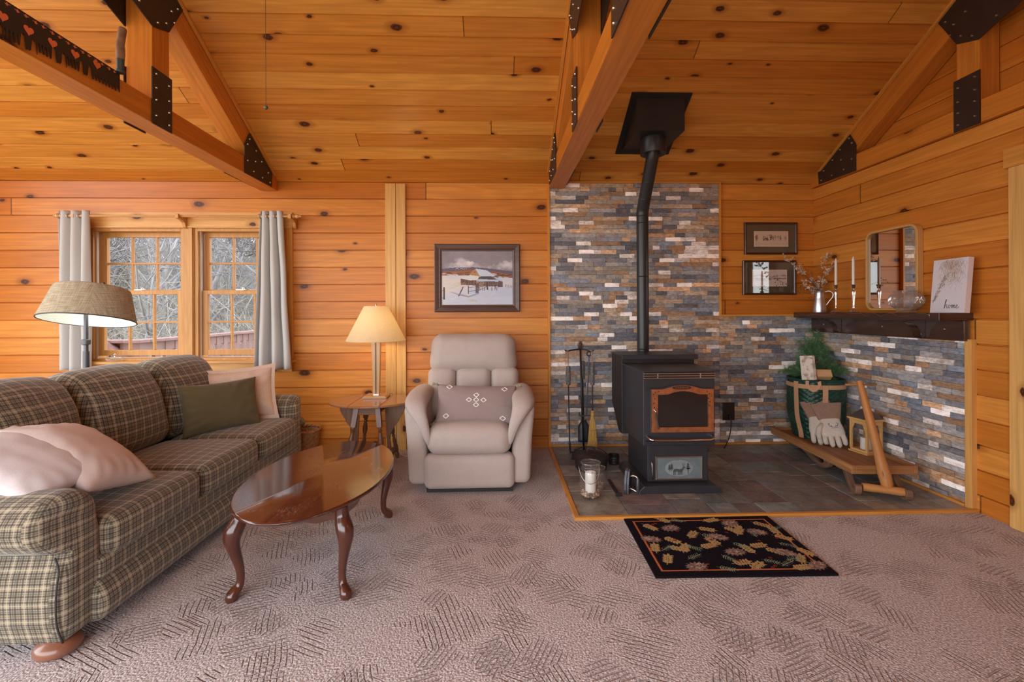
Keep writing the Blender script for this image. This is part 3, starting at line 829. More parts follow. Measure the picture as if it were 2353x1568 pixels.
# door casing on the right wall
cy1 = aX(2320.5, 800, XR - .02).y
zc0, zc1 = aX(2320, 386, XR - .02).z, aX(2312, 344, XR - .02).z
mb = M(); mb.box(XR - .026, XR + .002, cy1 - .115, cy1, 0, zc0); struct(mb.build('trim_door_casing', m_yellow, grain='Z', smooth=0, bevel=.002))
mb = M(); mb.box(XR - .034, XR + .002, cy1 - 1.2, cy1 + .02, zc0, zc1); struct(mb.build('trim_door_head', m_trim, grain='Y', smooth=0, bevel=.002))
mb = M(); mb.box(XR - .026, XR + .002, cy1 - 1.18, cy1 - 1.065, 0, zc0); struct(mb.build('trim_door_casing_near', m_yellow, grain='Z', smooth=0, bevel=.002))
mb = M(); mb.box(XR - .012, XR + .004, cy1 - 1.065, cy1 - .115, .01, zc0)
for a in (0, 1):
    for zz in ((.2, .9), (1.05, 1.95)):
        yy = cy1 - 1.0 + a * .44; mb.box(XR - .018, XR - .010, yy, yy + .36, *zz)
d1 = mb.build('door_1', m_trim, grain='Z', smooth=0, bevel=.003); struct(d1)

# ------------------------------------------------------------------ trusses
_bolt = []
def bolts(po, off, X, pts, s):
    for y, z in pts:
        mb = M(off=off)
        mb.lathe([(.0075, 0), (.0075, .004), (.005, .0075), (0, .008)], (0, 0, 0), 8, T=Matrix.Translation((X, y, z)) @ Matrix.Rotation(s * PI / 2, 4, 'Y'))
        mb.build('bolt', m_bolt, po)
def truss(xa, xb, dz, label, sides=(1, -1)):
    root = thing('roof_truss', label, 'roof truss', ((xa + xb) / 2, YB - .02, 2.352 + dz)); o = root.location
    c0, c1 = 2.352 + dz, 2.488 + dz
    tv = .17 / math.cos(TH)                                          # vertical thickness of the rafter
    yk = lambda Z: YB - (Z - ZEAVE) / PITCH                           # where the ceiling has height Z
    m = M(off=o)
    ye = YB - .003
    m.prism([(-1.1, c0), (ye - .01, c0), (ye, c0 + .02), (ye, ceilZ(ye) - .004), (yk(c1 + .003), c1), (-1.1, c1)], xa, xb, 'YZ')
    m.build('bottom_chord', m_beam, root, grain='Y', smooth=0, bevel=.004)
    m = M(off=o)
    e = .004
    yb_ = YB - (c1 + tv - ZEAVE) / PITCH
    m.prism([(yb_ - .0, c1 + .001), (yk(c1) - .02, c1 + .001), (RIDGE + .01, ceilZ(RIDGE + .01) - e), (RIDGE + .01, ceilZ(RIDGE + .01) - tv)], xa + .003, xb - .003, 'YZ')
    m.build('rafter', m_beam, root, grain=(0, -math.cos(TH), math.sin(TH)), smooth=0, bevel=.004)
    m = M(off=o)
    for s_, xx in ((1, xb), (-1, xa)):
        m.prism([(yk(c1) + .0, c1 - .02), (yk(c1) + .035, c1 - .02), (RIDGE + .01, ceilZ(RIDGE + .01) - .003), (RIDGE + .01, ceilZ(RIDGE + .01) - .032)], *sorted((xx, xx + s_ * .022)), 'YZ')
    m.build('ceiling_strip', m_trim, root, grain=(0, -math.cos(TH), math.sin(TH)), smooth=0, bevel=.002)
    m = M(off=o); q0, q1 = 2.728, 2.868
    m.prism([(q0, c1), (q1, c1), (q1, ceilZ(q1) - tv), (q0, ceilZ(q0) - tv)], xa, xb, 'YZ'); m.build('queen_post', m_beam, root, grain='Z', smooth=0, bevel=.004)
    m = M(off=o); k0, k1 = 1.52, 1.66
    m.prism([(k0, c1), (k1, c1), (k1, ceilZ(k1) - tv), (k0, ceilZ(k0) - tv)], xa, xb, 'YZ'); m.build('king_post', m_beam, root, grain='Z', smooth=0, bevel=.004)
    d = dz
    plates = [
        ([(3.768, 2.690 + d), (4.138, 2.478 + d), (4.128, 2.356 + d), (3.692, 2.350 + d), (3.692, 2.566 + d)],
         [(3.76, 2.64), (3.86, 2.58), (3.73, 2.59), (3.95, 2.52), (4.06, 2.46), (3.73, 2.46), (3.82, 2.40), (3.96, 2.39), (4.09, 2.385), (3.85, 2.49)]),
        ([(2.718, 2.345 + d), (2.88, 2.345 + d), (2.88, 2.672 + d), (2.718, 2.672 + d)],
         [(2.745, 2.64), (2.85, 2.62), (2.745, 2.56), (2.85, 2.53), (2.745, 2.49), (2.85, 2.46), (2.745, 2.40), (2.85, 2.385)]),
        ([(2.985, 3.165), (2.858, 2.948), (2.728, 2.902), (2.45, 3.0), (2.37, 3.22), (2.55, 3.36), (2.66, 3.35)],
         [(2.93, 3.135), (2.875, 3.085), (2.90, 3.03), (2.83, 2.985), (2.76, 2.945), (2.62, 2.98), (2.80, 3.12), (2.70, 3.22)]),
        ([(1.30, 2.345 + d), (1.885, 2.345 + d), (1.885, 2.46 + d), (1.70, 2.72 + d), (1.48, 2.72 + d), (1.30, 2.46 + d)],
         [(1.84, 2.44), (1.84, 2.38), (1.72, 2.40), (1.66, 2.62), (1.54, 2.62), (1.45, 2.40), (1.36, 2.42)])]
    for s in sides:
        X = xb if s > 0 else xa
        for j, (poly, bp) in enumerate(plates):
            m = M(off=o); m.prism(poly, *sorted((X + s * .0015, X + s * .0075)), 'YZ')
            po = m.build('gusset_plate', m_steel, root, smooth=0)
            bolts(po, o, X + s * .0075, [(y, z + (d if j != 2 else 0)) for y, z in bp], s)
    return root
t1 = truss(-2.118, -1.970, 0., 'honey pine roof truss with a crosscut saw mounted on its bottom beam')
t2 = truss(.482, .626, .030, 'honey pine roof truss meeting the back wall at the left edge of the stone')
t3 = truss(XR - .035, XR + .095, .045, 'honey pine roof truss set against the right-hand gable wall', sides=(-1,))
# ------------------------------------------------------------------ soft-goods helpers
def rbox(mb, size, r, T=None, n=(8, 8, 8), fn=None, col=None):
    """rounded box (half-size h, radius r), optional deform fn(p) in local space; weld on build"""
    h = [s / 2 for s in size]; r = min(r, *h)
    def axis(i):
        a = [h[i] - r + r * t for t in (1, .72, .45, .2)]
        k = max(1, n[i]); inner = [lerp(-(h[i] - r), h[i] - r, j / k) for j in range(k + 1)]
        return [-q for q in a] + inner + a[::-1]
    A = [axis(0), axis(1), axis(2)]
    def pt(p):
        q = [max(-(h[i] - r), min(h[i] - r, p[i])) for i in range(3)]
        d = Vector([p[i] - q[i] for i in range(3)])
        if d.length > 1e-9: d = d.normalized() * r
        o = Vector(q) + d
        return fn(o) if fn else o
    for ax in range(3):
        u, v = [(1, 2), (2, 0), (0, 1)][ax]
        for sgn in (-1, 1):
            U, V = A[u], A[v]; vs = []; fs = []
            for b in V:
                for a in U:
                    p = [0, 0, 0]; p[u] = a; p[v] = b; p[ax] = sgn * h[ax]; vs.append(pt(p))
            nu = len(U)
            for j in range(len(V) - 1):
                for i in range(nu - 1):
                    q = (j * nu + i, j * nu + i + 1, (j + 1) * nu + i + 1, (j + 1) * nu + i)
                    fs.append(q if sgn > 0 else q[::-1])
            mb.add(vs, fs, T=T, col=col)
    return mb
def basis(loc, n, up):
    z = Vector(n).normalized(); x = Vector(up).cross(z).normalized(); y = z.cross(x)
    m = Matrix((x, y, z)).transposed().to_4x4(); m.translation = Vector(loc); return m
def pillow_fn(w, h, t, seed=0, pinch=.07, wr=.006):
    def f(u, v, side):
        uu, vv = u * 2 - 1, v * 2 - 1
        x = w / 2 * uu * (1 - pinch * (1 - vv * vv) * uu * uu); y = h / 2 * vv * (1 - pinch * 1.2 * (1 - uu * uu) * vv * vv)
        e = max(0., (1 - uu ** 4) * (1 - vv ** 4)) ** .55 * (1 - .22 * (uu * uu + vv * vv))
        k = min(1, e * 2.)
        ang = math.atan2(vv, uu)
        rad = math.hypot(uu, vv)
        z = side * t / 2 * e + k * wr * nz(uu * 1.5, vv * 1.5, seed + side, 2.2)
        z += side * wr * .55 * k * sstep(.5, 1.0, rad) * math.sin(ang * 17 + seed * 3 + 3 * nz(uu, vv, seed, 2))
        return Vector((x, y, z))
    return f
def pillow(mb, w, h, t, T, seed=0, n=36, pinch=.07, wr=.006):
    f = pillow_fn(w, h, t, seed, pinch, wr)
    for sd in (1, -1):
        mb.grid((lambda a, b: f(a, b, sd)) if sd > 0 else (lambda a, b: f(1 - a, b, sd)), n, n, T=T,
                uvfn=lambda a, b: (a * w, b * h))
    return f

# ------------------------------------------------------------------ sofa
SY0, SY1 = 1.88, 3.62
so = thing('sofa', 'plaid three-seat sofa with rolled arms under the window', 'sofa', (-2.0, 2.75, 0)); O = so.location
mb = M(off=O)
def kick(p):
    t = clamp((p.z + .08) / .16)
    return Vector((p.x + (.030 * math.sin(PI * (1 - t) * .9) + .012 * (1 - t) if p.x > .3 else 0), p.y, p.z))
rbox(mb, (.92, SY1 - SY0 + .10, .17), .035, TRS((-2.010, (SY0 + SY1) / 2, .145)), (3, 10, 5), kick)
mb.build('base', m_plaid, so, grain='Y', weld=True, smooth=180)
mb = M(off=O); rbox(mb, (.90, SY1 - SY0 + .06, .10), .03, TRS((-1.992, (SY0 + SY1) / 2, .258)), (3, 10, 3)); mb.build('front_rail', m_plaid, so, grain='Y', weld=True, smooth=180)
m_welt = pbr('dark_piping', (.03, .028, .03), .8)
def arm(mirror):
    ym = lambda y: y if not mirror else SY0 + SY1 - y
    P = [(1.895, .06), (1.90, .20), (1.90, .40)]
    cy, cz, r = 1.765, .493, .120
    for k in range(0, 15):
        a = R(-8 + k * 268 / 14); P.append((cy + r * math.cos(a), cz + r * .93 * math.sin(a)))
    P += [(1.742, .372), (1.722, .30), (1.712, .22), (1.716, .14), (1.735, .06)]
    xs = [(-2.47, .25), (-2.46, .06), (-2.44, 0)] + [(lerp(-2.44, -1.64, k / 8), 0) for k in range(1, 8)] + [(-1.64, 0), (-1.605, .015), (-1.585, .06), (-1.572, .14), (-1.562, .28), (-1.558, .5)]
    v = []; f = []; uv = []; n = len(P)
    peri = [0.]
    for i in range(n): peri.append(peri[-1] + math.hypot(P[(i + 1) % n][0] - P[i][0], P[(i + 1) % n][1] - P[i][1]))
    for X, k in xs:
        for i, (y, z) in enumerate(P):
            c = (1.81, clamp(z, .12, .49)) if z < .40 else (cy, cz)
            v.append((X - .035 * max(0, (1.76 - y)) / .12 * (1 if z > .38 else .3), ym(lerp(y, c[0], k)), lerp(z, c[1], k)))
    for j in range(len(xs) - 1):
        for i in range(n):
            i2 = (i + 1) % n; q = (j * n + i, j * n + i2, (j + 1) * n + i2, (j + 1) * n + i)
            U = [(xs[j][0], peri[i]), (xs[j][0], peri[i + 1]), (xs[j + 1][0], peri[i + 1]), (xs[j + 1][0], peri[i])]
            if j >= len(xs) - 5: U = None                                   # front panel: projected flat
            f.append(q if mirror else q[::-1]); uv.append((U if mirror else U[::-1]) if U else None)
    L = len(xs) - 1
    a0 = list(range(n)); a1 = [L * n + i for i in range(n)]
    f += [a0[::-1] if mirror else a0, a1 if mirror else a1[::-1]]; uv += [None, None]
    m = M(off=O); m.add(v, f, uvs=uv); ao_ = m.build('arm', m_plaid, so, smooth=60)
    m = M(off=O); W = [(1.722, .372), (1.714, .33), (1.706, .27), (1.702, .20), (1.707, .13), (1.728, .06)]
    m.tube(spline([(-1.582 - (.02 if z > .35 else 0), ym(y + .010), z) for y, z in W], 6), .0035, 6); m.build('piping', m_welt, ao_, smooth=180); return ao_
arm(False); arm(True)
mb = M(off=O); rbox(mb, (.22, SY1 - SY0 + .1, .74), .07, TRS((-2.44, (SY0 + SY1) / 2, .46), ry=R(-5)), (2, 10, 4)); mb.build('back', m_plaid, so, grain='Y', weld=True, smooth=180)
seg = (SY1 - SY0) / 3
for i in range(3):
    yc = SY0 + seg * (i + .5)
    def puff(p, s=i):
        e = (1 - (p.x / .31) ** 2) * (1 - (p.y / (seg / 2)) ** 2)
        return Vector((p.x + (.012 * (1 - (p.y / (seg / 2)) ** 2) if p.x > .2 else 0), p.y, p.z + (.022 * max(0, e) if p.z > 0 else 0) + .003 * nz(p.x, p.y, s, 6)))
    mb = M(off=O); rbox(mb, (.60, seg - .004, .165), .048, TRS((-1.825, yc, .368)), (8, 8, 3), puff); mb.build('seat_cushion', m_plaid, so, grain='Y', weld=True, smooth=180)
    def bpuff(p, s=i):
        a = (1 - (p.y / (seg / 2)) ** 2); b = 1 - (p.z / .27) ** 2
        x = p.x + (.055 * max(0, a) * max(0, b) if p.x > 0 else 0)
        z = p.z + (.020 * max(0, a) if p.z > .15 else 0)
        x -= .05 * sstep(.05, .27, p.z) * 1
        return Vector((x + .006 * nz(p.y * 2, p.z, s * 3, 5), p.y, z + .004 * nz(p.y, p.x, s + 9, 6)))
    mb = M(off=O); rbox(mb, (.24, seg + .008, .52), .095, TRS((-2.225, yc, .685), ry=R(-13)), (4, 10, 10), bpuff); mb.build('back_cushion', m_plaid, so, grain='Y', weld=True, smooth=180)
for x, y in ((-1.63, 1.775), (-1.63, SY1 + .105), (-2.36, 1.79), (-2.36, SY1 + .09)):
    mb = M(off=O); mb.lathe([(.04, 0), (.066, .012), (.072, .030), (.064, .048), (.045, .060), (.04, .064)], (x, y, 0), 24); mb.build('foot', m_footwood, so, smooth=60)

# throw pillows
def throw(name, label, w, h, t, loc, n, up, mat, seed, flange=0, wr=.006, pinch=.07):
    o = Vector(loc); T = basis(loc, n, up); mb = M(off=o)
    f = pillow(mb, w, h, t, T, seed, pinch=pinch, wr=wr)
    p = mb.build(name, mat, weld=True, smooth=180, loc=o); tag(p, label, 'pillow')
    if flange:
        fl = M(off=o); N = 30
        def ring(a, b):
            k = a * 4; s_ = int(min(3.999, k)); q = k - s_
            c = [(-1, -1), (1, -1), (1, 1), (-1, 1)]; A, B = c[s_], c[(s_ + 1) % 4]
            x, y = lerp(A[0], B[0], q), lerp(A[1], B[1], q)
            pin = Vector((w / 2 * x * (1 - pinch * (1 - y * y) * x * x), h / 2 * y * (1 - pinch * 1.2 * (1 - x * x) * y * y), 0))
            pin *= .97
            out = Vector((pin.x * (1 + 2 * flange / w), pin.y * (1 + 2 * flange / h), .010 * nz(x * 2, y * 2, seed, 2)))
            return pin.lerp(out, b)
        for zz in (.004, -.004):
            fl.grid((lambda a, b: ring(a, b) + Vector((0, 0, zz))) if zz > 0 else (lambda a, b: ring(1 - a, b) + Vector((0, 0, zz))), 80, 3, T=T, uvfn=lambda a, b: (a * 2, b * .03))
        fl.build('flange', mat, p, smooth=180)
    return p
throw('throw_pillow', 'olive green rectangular pillow leaning on the far end of the plaid sofa', .48, .345, .15, (-1.885, 3.235, .618), (.74, -.66, .22), (-.2, .15, 1), m_olive, 1, wr=.008)
throw('throw_pillow', 'cream flanged pillow tucked behind the olive pillow on the sofa', .48, .37, .15, (-1.915, 3.49, .648), (.42, -.88, .20), (-.12, .12, 1), m_cream, 2, flange=.032)
throw('throw_pillow', 'pale oatmeal pillow on the sofa seat, behind the pillow on the near arm', .48, .37, .17, (-1.815, 2.085, .635), (.50, .17, .84), (0, .97, -.20), m_cream2, 3, wr=.004)
throw('throw_pillow', 'off-white pillow lying on the near rolled arm of the plaid sofa', .45, .34, .12, (-1.86, 1.885, .668), (.40, -.16, .90), (.02, .98, .10), m_cream3, 4, wr=.003)

# ------------------------------------------------------------------ coffee table
CT = Vector((-.915, 2.465, 0))
ct = thing('coffee_table', 'oval cherry coffee table with cabriole legs in front of the sofa', 'coffee table', CT)
mb = M()
mb.lathe([(0, .394), (.955, .394), (.975, .397), (.985, .402), (1.0, .406), (1.004, .411), (1.0, .416), (.99, .420), (0, .420)], (0, 0, 0), 96, sx=.345, sy=.585)
mb.build('tabletop', m_cherry, ct, grain='Y', smooth=40)
LX, LY = .222, .375
mb = M()
def scallop(a, b):
    pts = [(a, .394)]; N = 24
    for i in range(N + 1):
        t = i / N; q = abs(t - .5) * 2
        z = .335 + .018 * math.cos(q * PI * 2) * (1 - q * .5) - .022 * sstep(.8, 1., q)
        pts.append((lerp(a, b, t), z))
    return pts + [(b, .394)]
for s in (-1, 1):
    mb.prism(scallop(-LX, LX), s * LY - .010, s * LY + .010, 'XZ')
    mb.prism(scallop(-LY, LY), s * LX - .010, s * LX + .010, 'YZ')
mb.build('apron', m_cherry_leg, ct, smooth=30)
for sx in (-1, 1):
    for sy in (-1, 1):
        d = Vector((sx * .68, sy * .73, 0)).normalized(); b = Vector((sx * LX, sy * LY, 0))
        prof = [(.394, -.002, .030), (.355, .002, .031), (.325, .014, .037), (.300, .028, .039), (.270, .034, .035), (.235, .030, .0285), (.195, .020, .0235), (.15, .008, .0195),
                (.11, .001, .0170), (.075, .001, .0165), (.05, .008, .0185), (.034, .024, .0235), (.020, .034, .0275), (.010, .036, .0265), (.0, .034, .022)]
        mb = M(); pts = [b + d * o_ + Vector((0, 0, z_)) for z_, o_, _ in prof]
        sp_ = spline(pts, 4); rr = []
        for i in range(len(prof) - 1):
            for k in range(4): rr.append(lerp(prof[i][2], prof[i + 1][2], k / 4))
        rr.append(prof[-1][2])
        mb.tube(sp_, rr, 18); mb.build('leg', m_cherry_leg, ct, grain='Z', smooth=60)

# ------------------------------------------------------------------ butterfly end table
ET = Vector((-1.005, 3.775, 0)); ETZ = .548
et = thing('drop_leaf_table', 'small brown drop-leaf table with turned legs beside the recliner', 'side table', ET)
def oval_piece(xa, xb, ax=.335, ay=.268, n=28):
    pts = []
    for i in range(n + 1): x = lerp(xa, xb, i / n); pts.append((x, -ay * math.sqrt(max(0, 1 - (x / ax) ** 2))))
    for i in range(n + 1): x = lerp(xb, xa, i / n); pts.append((x, ay * math.sqrt(max(0, 1 - (x / ax) ** 2))))
    out = []
    for p in pts:
        if not out or math.hypot(p[0] - out[-1][0], p[1] - out[-1][1]) > 1e-4: out.append(p)
    if math.hypot(out[0][0] - out[-1][0], out[0][1] - out[-1][1]) < 1e-4: out.pop()
    return out
for nm, a, b in (('tabletop', -.119, .119), ('leaf', -.3349, -.1205), ('leaf', .1205, .3349)):
    mb = M(); mb.prism(oval_piece(a, b), ETZ - .017, ETZ, 'XY'); mb.build(nm, m_mapletop, et, grain='Y', smooth=30, bevel=.004)
mb = M()
for s in (-1, 1):
    mb.box(-.075, .075, s * .145 - .009, s * .145 + .009, ETZ - .088, ETZ - .018); mb.box(s * .075 - .009, s * .075 + .009, -.14, .14, ETZ - .088, ETZ - .018)
mb.build('apron', m_maple, et, smooth=0, bevel=.002)
for sx in (-1, 1):
    for sy in (-1, 1):
        a = Vector((sx * .080, sy * .140, ETZ - .018)); b = Vector((sx * .148, sy * .245, 0)); L = lambda z: a.lerp(b, (a.z - z) / a.z)
        mb = M(); mb.beam(L(.37), a, .036, .036, up=(0, 1, 0)); mb.beam(L(.062), L(.108), .034, .034, up=(0, 1, 0))
        prof = [(.372, .015), (.362, .018), (.352, .011), (.340, .019), (.330, .011), (.318, .013), (.29, .019), (.255, .0205), (.225, .014), (.212, .010), (.203, .0175), (.192, .010), (.18, .013), (.15, .0165), (.13, .013), (.118, .018), (.107, .014)]
        mb.tube([L(z) for z, _ in prof], [r for _, r in prof], 14)
        prof = [(.064, .012), (.052, .017), (.035, .0205), (.015, .017), (.0, .011)]
        mb.tube([L(z) for z, _ in prof], [r for _, r in prof], 14)
        mb.build('leg', m_maple, et, grain='Z', smooth=50)
mb = M()
for s in (-1, 1):
    mb.beam((s * .137, -.22, .085), (s * .137, .22, .085), .020, .026); 
    mb.beam((-.13, s * .226, .085), (.13, s * .226, .085), .020, .026)
mb.build('stretcher', m_maple, et, smooth=0, bevel=.002)
W = [(.098, ETZ - .018), (.262, ETZ - .018), (.258, .47), (.235, .425), (.215, .395), (.210, .375), (.185, .345), (.160, .30), (.143, .255), (.142, .22), (.150, .17), (.148, .13), (.142, .096), (.128, .096), (.122, .16), (.112, .27)]
for s in (-1, 1):
    mb = M(); mb.prism([(s * x, z) for x, z in W], -.010, .010, 'XZ'); mb.build('leaf_support', m_maple, et, grain='Z', smooth=0, bevel=.002)

# table lamp
LP = Vector((-1.0, 3.885, ETZ + .0005))
lp = thing('table_lamp', 'lit table lamp with a cream cone shade on the drop-leaf table', 'lamp', LP)
mb = M(); mb.prism([(-.098, 0), (.098, 0), (.098, .010), (.086, .022), (-.086, .022), (-.098, .010)], -.075, .075, 'XZ'); mb.build('base', m_lampwood, lp, grain='X', smooth=0, bevel=.002)
mb = M(); mb.box(-.024, .024, -.018, .018, .022, .030); mb.build('foot_plate', m_nickel, lp, smooth=0, bevel=.001)
for s in (-1, 1):
    mb = M(); mb.prism([(s * .005, .030), (s * .027, .030), (s * .0375, .47), (s * .005, .47)], -.020, .020, 'XZ'); mb.build('column_slat', m_lampwood, lp, grain='Z', smooth=0, bevel=.002)
mb = M(); mb.box(-.005, .005, -.014, .014, .030, .47); mb.build('column_strip', m_lampdark, lp, grain='Z', smooth=0)
mb = M(); mb.lathe([(.012, .47), (.012, .50), (.017, .505), (.017, .55), (.010, .555)], (0, 0, 0), 16); mb.build('socket', m_nickel, lp)
mb = M(); mb.lathe([(.012, .553), (.014, .565), (.028, .59), (.030, .605), (.022, .625), (0, .634)], (0, 0, 0), 18, cap=False); mb.build('bulb', m_bulb_w, lp, smooth=180)
mb = M(); mb.lathe([(.240, .470), (.2405, .474), (.0985, .753), (.098, .756), (.0965, .756), (.2385, .470), (.240, .470)], (0, 0, 0), 64, cap=False); mb.build('lamp_shade', m_shade_t, lp, grain='Z', smooth=60)
mb = M(); mb.tube([(.0, -.09, .748), (0, .09, .748)], .0025, 8); mb.tube([(-.09, 0, .748), (.09, 0, .748)], .0025, 8); mb.lathe([(.006, .748), (.008, .76), (.004, .775), (0, .778)], (0, 0, 0), 12); mb.build('shade_spider', m_nickel, lp)
mb = M(); mb.tube(spline([(.02, .07, .008), (.06, .15, .006), (.10, .24, -.05), (.115, .262, -.3), (.13, .235, -.46), (.16, .20, -.535), (.24, .15, -.543), (.34, .14, -.543)], 8), .003, 8); mb.build('cord', m_cordwht, lp, smooth=180)

# ------------------------------------------------------------------ recliner
RC = Vector((-.192, 3.60, 0))
rc = thing('recliner', 'taupe chenille recliner armchair facing the room under the painting', 'armchair', RC)
mb = M(); mb.box(-.30, .30, -.36, .36, .0, .06); mb.build('plinth', m_blackd, rc, smooth=0)
for s in (-1, 1):
    def af(p):
        t = clamp((p.z + .27) / .54); k = sstep(.55, 1, t)
        x = p.x + s * (.028 * t + .010 * k)
        y = p.y + (.020 * k if p.y < -.3 else 0)
        return Vector((x, y, p.z - .035 * sstep(.1, .45, p.y) * k))
    mb = M(); rbox(mb, (.135, .80, .55), .045, TRS((s * .355, .02, .328)), (3, 6, 8), af); mb.build('arm', m_recl, rc, grain='Z', weld=True, smooth=180)
    # padded arm top that rolls over the front and narrows down beside the seat
    sec = [(.36, .385, .600, .058, .045), (.20, .385, .620, .075, .055), (0, .385, .628, .082, .058), (-.20, .383, .625, .084, .058), (-.31, .380, .612, .082, .056), (-.365, .372, .590, .074, .052),
           (-.395, .352, .555, .060, .046), (-.405, .325, .505, .046, .038), (-.405, .302, .445, .034, .030), (-.398, .288, .385, .024, .022), (-.388, .280, .330, .012, .012)]
    v = []; f = []; N = 18
    for i, (y, x, z, rx, rz_) in enumerate(sec):
        for k in range(N):
            a = 2 * PI * k / N
            up = Vector((0, 0, 1)) if i < 5 else Vector((0, -1, .25)).normalized()
            if i == 5: up = Vector((0, -.6, .8)).normalized()
            if i == 6: up = Vector((0, -.85, .5)).normalized()
            c, sn = math.cos(a), math.sin(a)
            q = Vector((s * x, y, z)) + Vector((s, 0, 0)) * (rx * math.copysign(abs(c) ** .8, c)) + up * (rz_ * math.copysign(abs(sn) ** .8, sn))
            q += Vector((0, 0, .003)) * math.sin(k * 4 + i) * (1 if i > 4 else .2)
            v.append(q)
    for i in range(len(sec) - 1):
        for k in range(N):
            q = (i * N + k, i * N + (k + 1) % N, (i + 1) * N + (k + 1) % N, (i + 1) * N + k); f.append(q if s < 0 else q[::-1])
    f += [list(range(N))[::-1] if s < 0 else list(range(N)), [(len(sec) - 1) * N + k for k in range(N)][:: 1 if s < 0 else -1]]
    mb = M(); mb.add(v, f); mb.build('arm_pad', m_recl, rc, grain='Y', smooth=180, sub=1)
def sp(p):
    e = (1 - (p.x / .30) ** 2)
    f_ = sstep(.0, -.28, p.y)
    return Vector((p.x, p.y - .018 * e * (1 - (p.z / .1) ** 2) * f_, p.z + (.020 * e if p.z > 0 else 0) + .0028 * math.sin(p.x * 95) * sstep(.0, -.08, p.z) * f_ * math.exp(-(p.x / .12) ** 2)))
mb = M(); rbox(mb, (.595, .60, .205), .085, TRS((-.002, -.125, .362)), (20, 6, 4), sp); mb.build('seat_cushion', m_recl, rc, grain='X', weld=True, smooth=180)
def fp(p):
    e = (1 - (p.x / .32) ** 2) * (1 - (p.z / .125) ** 2)
    return Vector((p.x, p.y - (.016 * max(0, e) if p.y < 0 else 0), p.z))
mb = M(); rbox(mb, (.625, .13, .235), .045, TRS((0, -.355, .152)), (12, 3, 6), fp); mb.build('footrest', m_recl, rc, grain='X', weld=True, smooth=180)
mb = M(); rbox(mb, (.70, .16, .90), .06, TRS((0, .415, .53), rx=R(-8)), (4, 2, 6)); mb.build('outer_back', m_recl, rc, grain='X', weld=True, smooth=180)
def hp(p):
    ex = 1 - (p.x / .37) ** 2; ez = 1 - (p.z / .165) ** 2
    y = p.y - (.045 * max(0, ex) ** .6 * max(0, ez) if p.y < 0 else 0)
    z = p.z + (.010 * math.sin(p.x * 40) * .35 if p.z > .1 else 0) + .004 * nz(p.x, p.z, 3, 9)
    y += .004 * math.sin(p.x * 70) * sstep(-.06, -.15, p.z)
    return Vector((p.x * (1 + .04 * sstep(.05, -.15, p.z)), y, z))
mb = M(); rbox(mb, (.70, .23, .325), .095, TRS((0, .285, .905), rx=R(-10)), (18, 3, 8), hp); mb.build('head_cushion', m_recl, rc, grain='X', weld=True, smooth=180)
for xc, wd in ((-.252, .228), (.002, .285), (.256, .228)):
    def tp(p, wd=wd):
        ex = 1 - (p.x / (wd / 2)) ** 2; ez = 1 - (p.z / .20) ** 2
        return Vector((p.x, p.y - (.030 * max(0, ex) ** .7 * max(0, ez) ** .6 if p.y < 0 else 0), p.z))
    mb = M(); rbox(mb, (wd, .21, .40), .055, TRS((xc, .215, .595), rx=R(-12)), (6, 2, 8), tp); mb.build('back_tuft', m_recl, rc, grain='X', weld=True, smooth=180)
# embroidered lumbar pillow
LL = Vector((-.150, 3.385, .580)); T = basis(LL, (0.02, -.90, .36), (0.03, .4, 1))
mb = M(off=LL); f = pillow(mb, .585, .285, .14, T, 6, wr=.004, pinch=.05)
lu = mb.build('lumbar_pillow', m_lumbar, weld=True, smooth=180, loc=LL); tag(lu, 'mauve-grey lumbar pillow with white diamonds and tassels on the recliner', 'pillow')
m_emb = fabric('white_embroidery', S(238, 230, 224), .1, 700)
def diamond(cx_, cy_, a, b):
    mb = M(off=LL); pts = []
    for i in range(4):
        A = [(a, 0), (0, b), (-a, 0), (0, -b)]; p, q = A[i], A[(i + 1) % 4]
        for k in range(5):
            x, y = cx_ + lerp(p[0], q[0], k / 5), cy_ + lerp(p[1], q[1], k / 5)
            P = f(clamp(x / .585 + .5), clamp(y / .285 + .5), 1); pts.append(T @ (P + Vector((0, 0, .0015))))
    mb.tube(pts, .0034, 6, closed=True); mb.build('embroidered_diamond', m_emb, lu, smooth=180)
for dx, dy in ((0, 0), (-.052, 0), (.052, 0), (0, .036), (0, -.036)): diamond(.0 + dx, .02 + dy, .020, .015)
for dx, dy in ((-.215, -.095), (.195, -.105), (.205, .11), (-.20, .12)): diamond(dx, dy, .022, .016)
for sx in (-1, 1):
    for sy in (-1, 1):
        mb = M(off=LL); c = T @ Vector((sx * .29, sy * .14, 0)); d = (T.to_3x3() @ Vector((sx * .8, sy * .25, .2))).normalized()
        mb.ball(c + d * .008, .010, 10, 6)
        for k in range(12):
            a = random.random() * 6.28; r_ = random.uniform(.2, 1) * .014; o1 = d.orthogonal().normalized(); o2 = d.cross(o1)
            e = c + d * .042 + (o1 * math.cos(a) + o2 * math.sin(a)) * r_ + Vector((0, 0, -.010)); mb.tube([c + d * .008, c + d * .025 + (e - c - d * .042) * .5, e], .0028, 5)
        mb.build('tassel', m_tassel, lu, smooth=180)
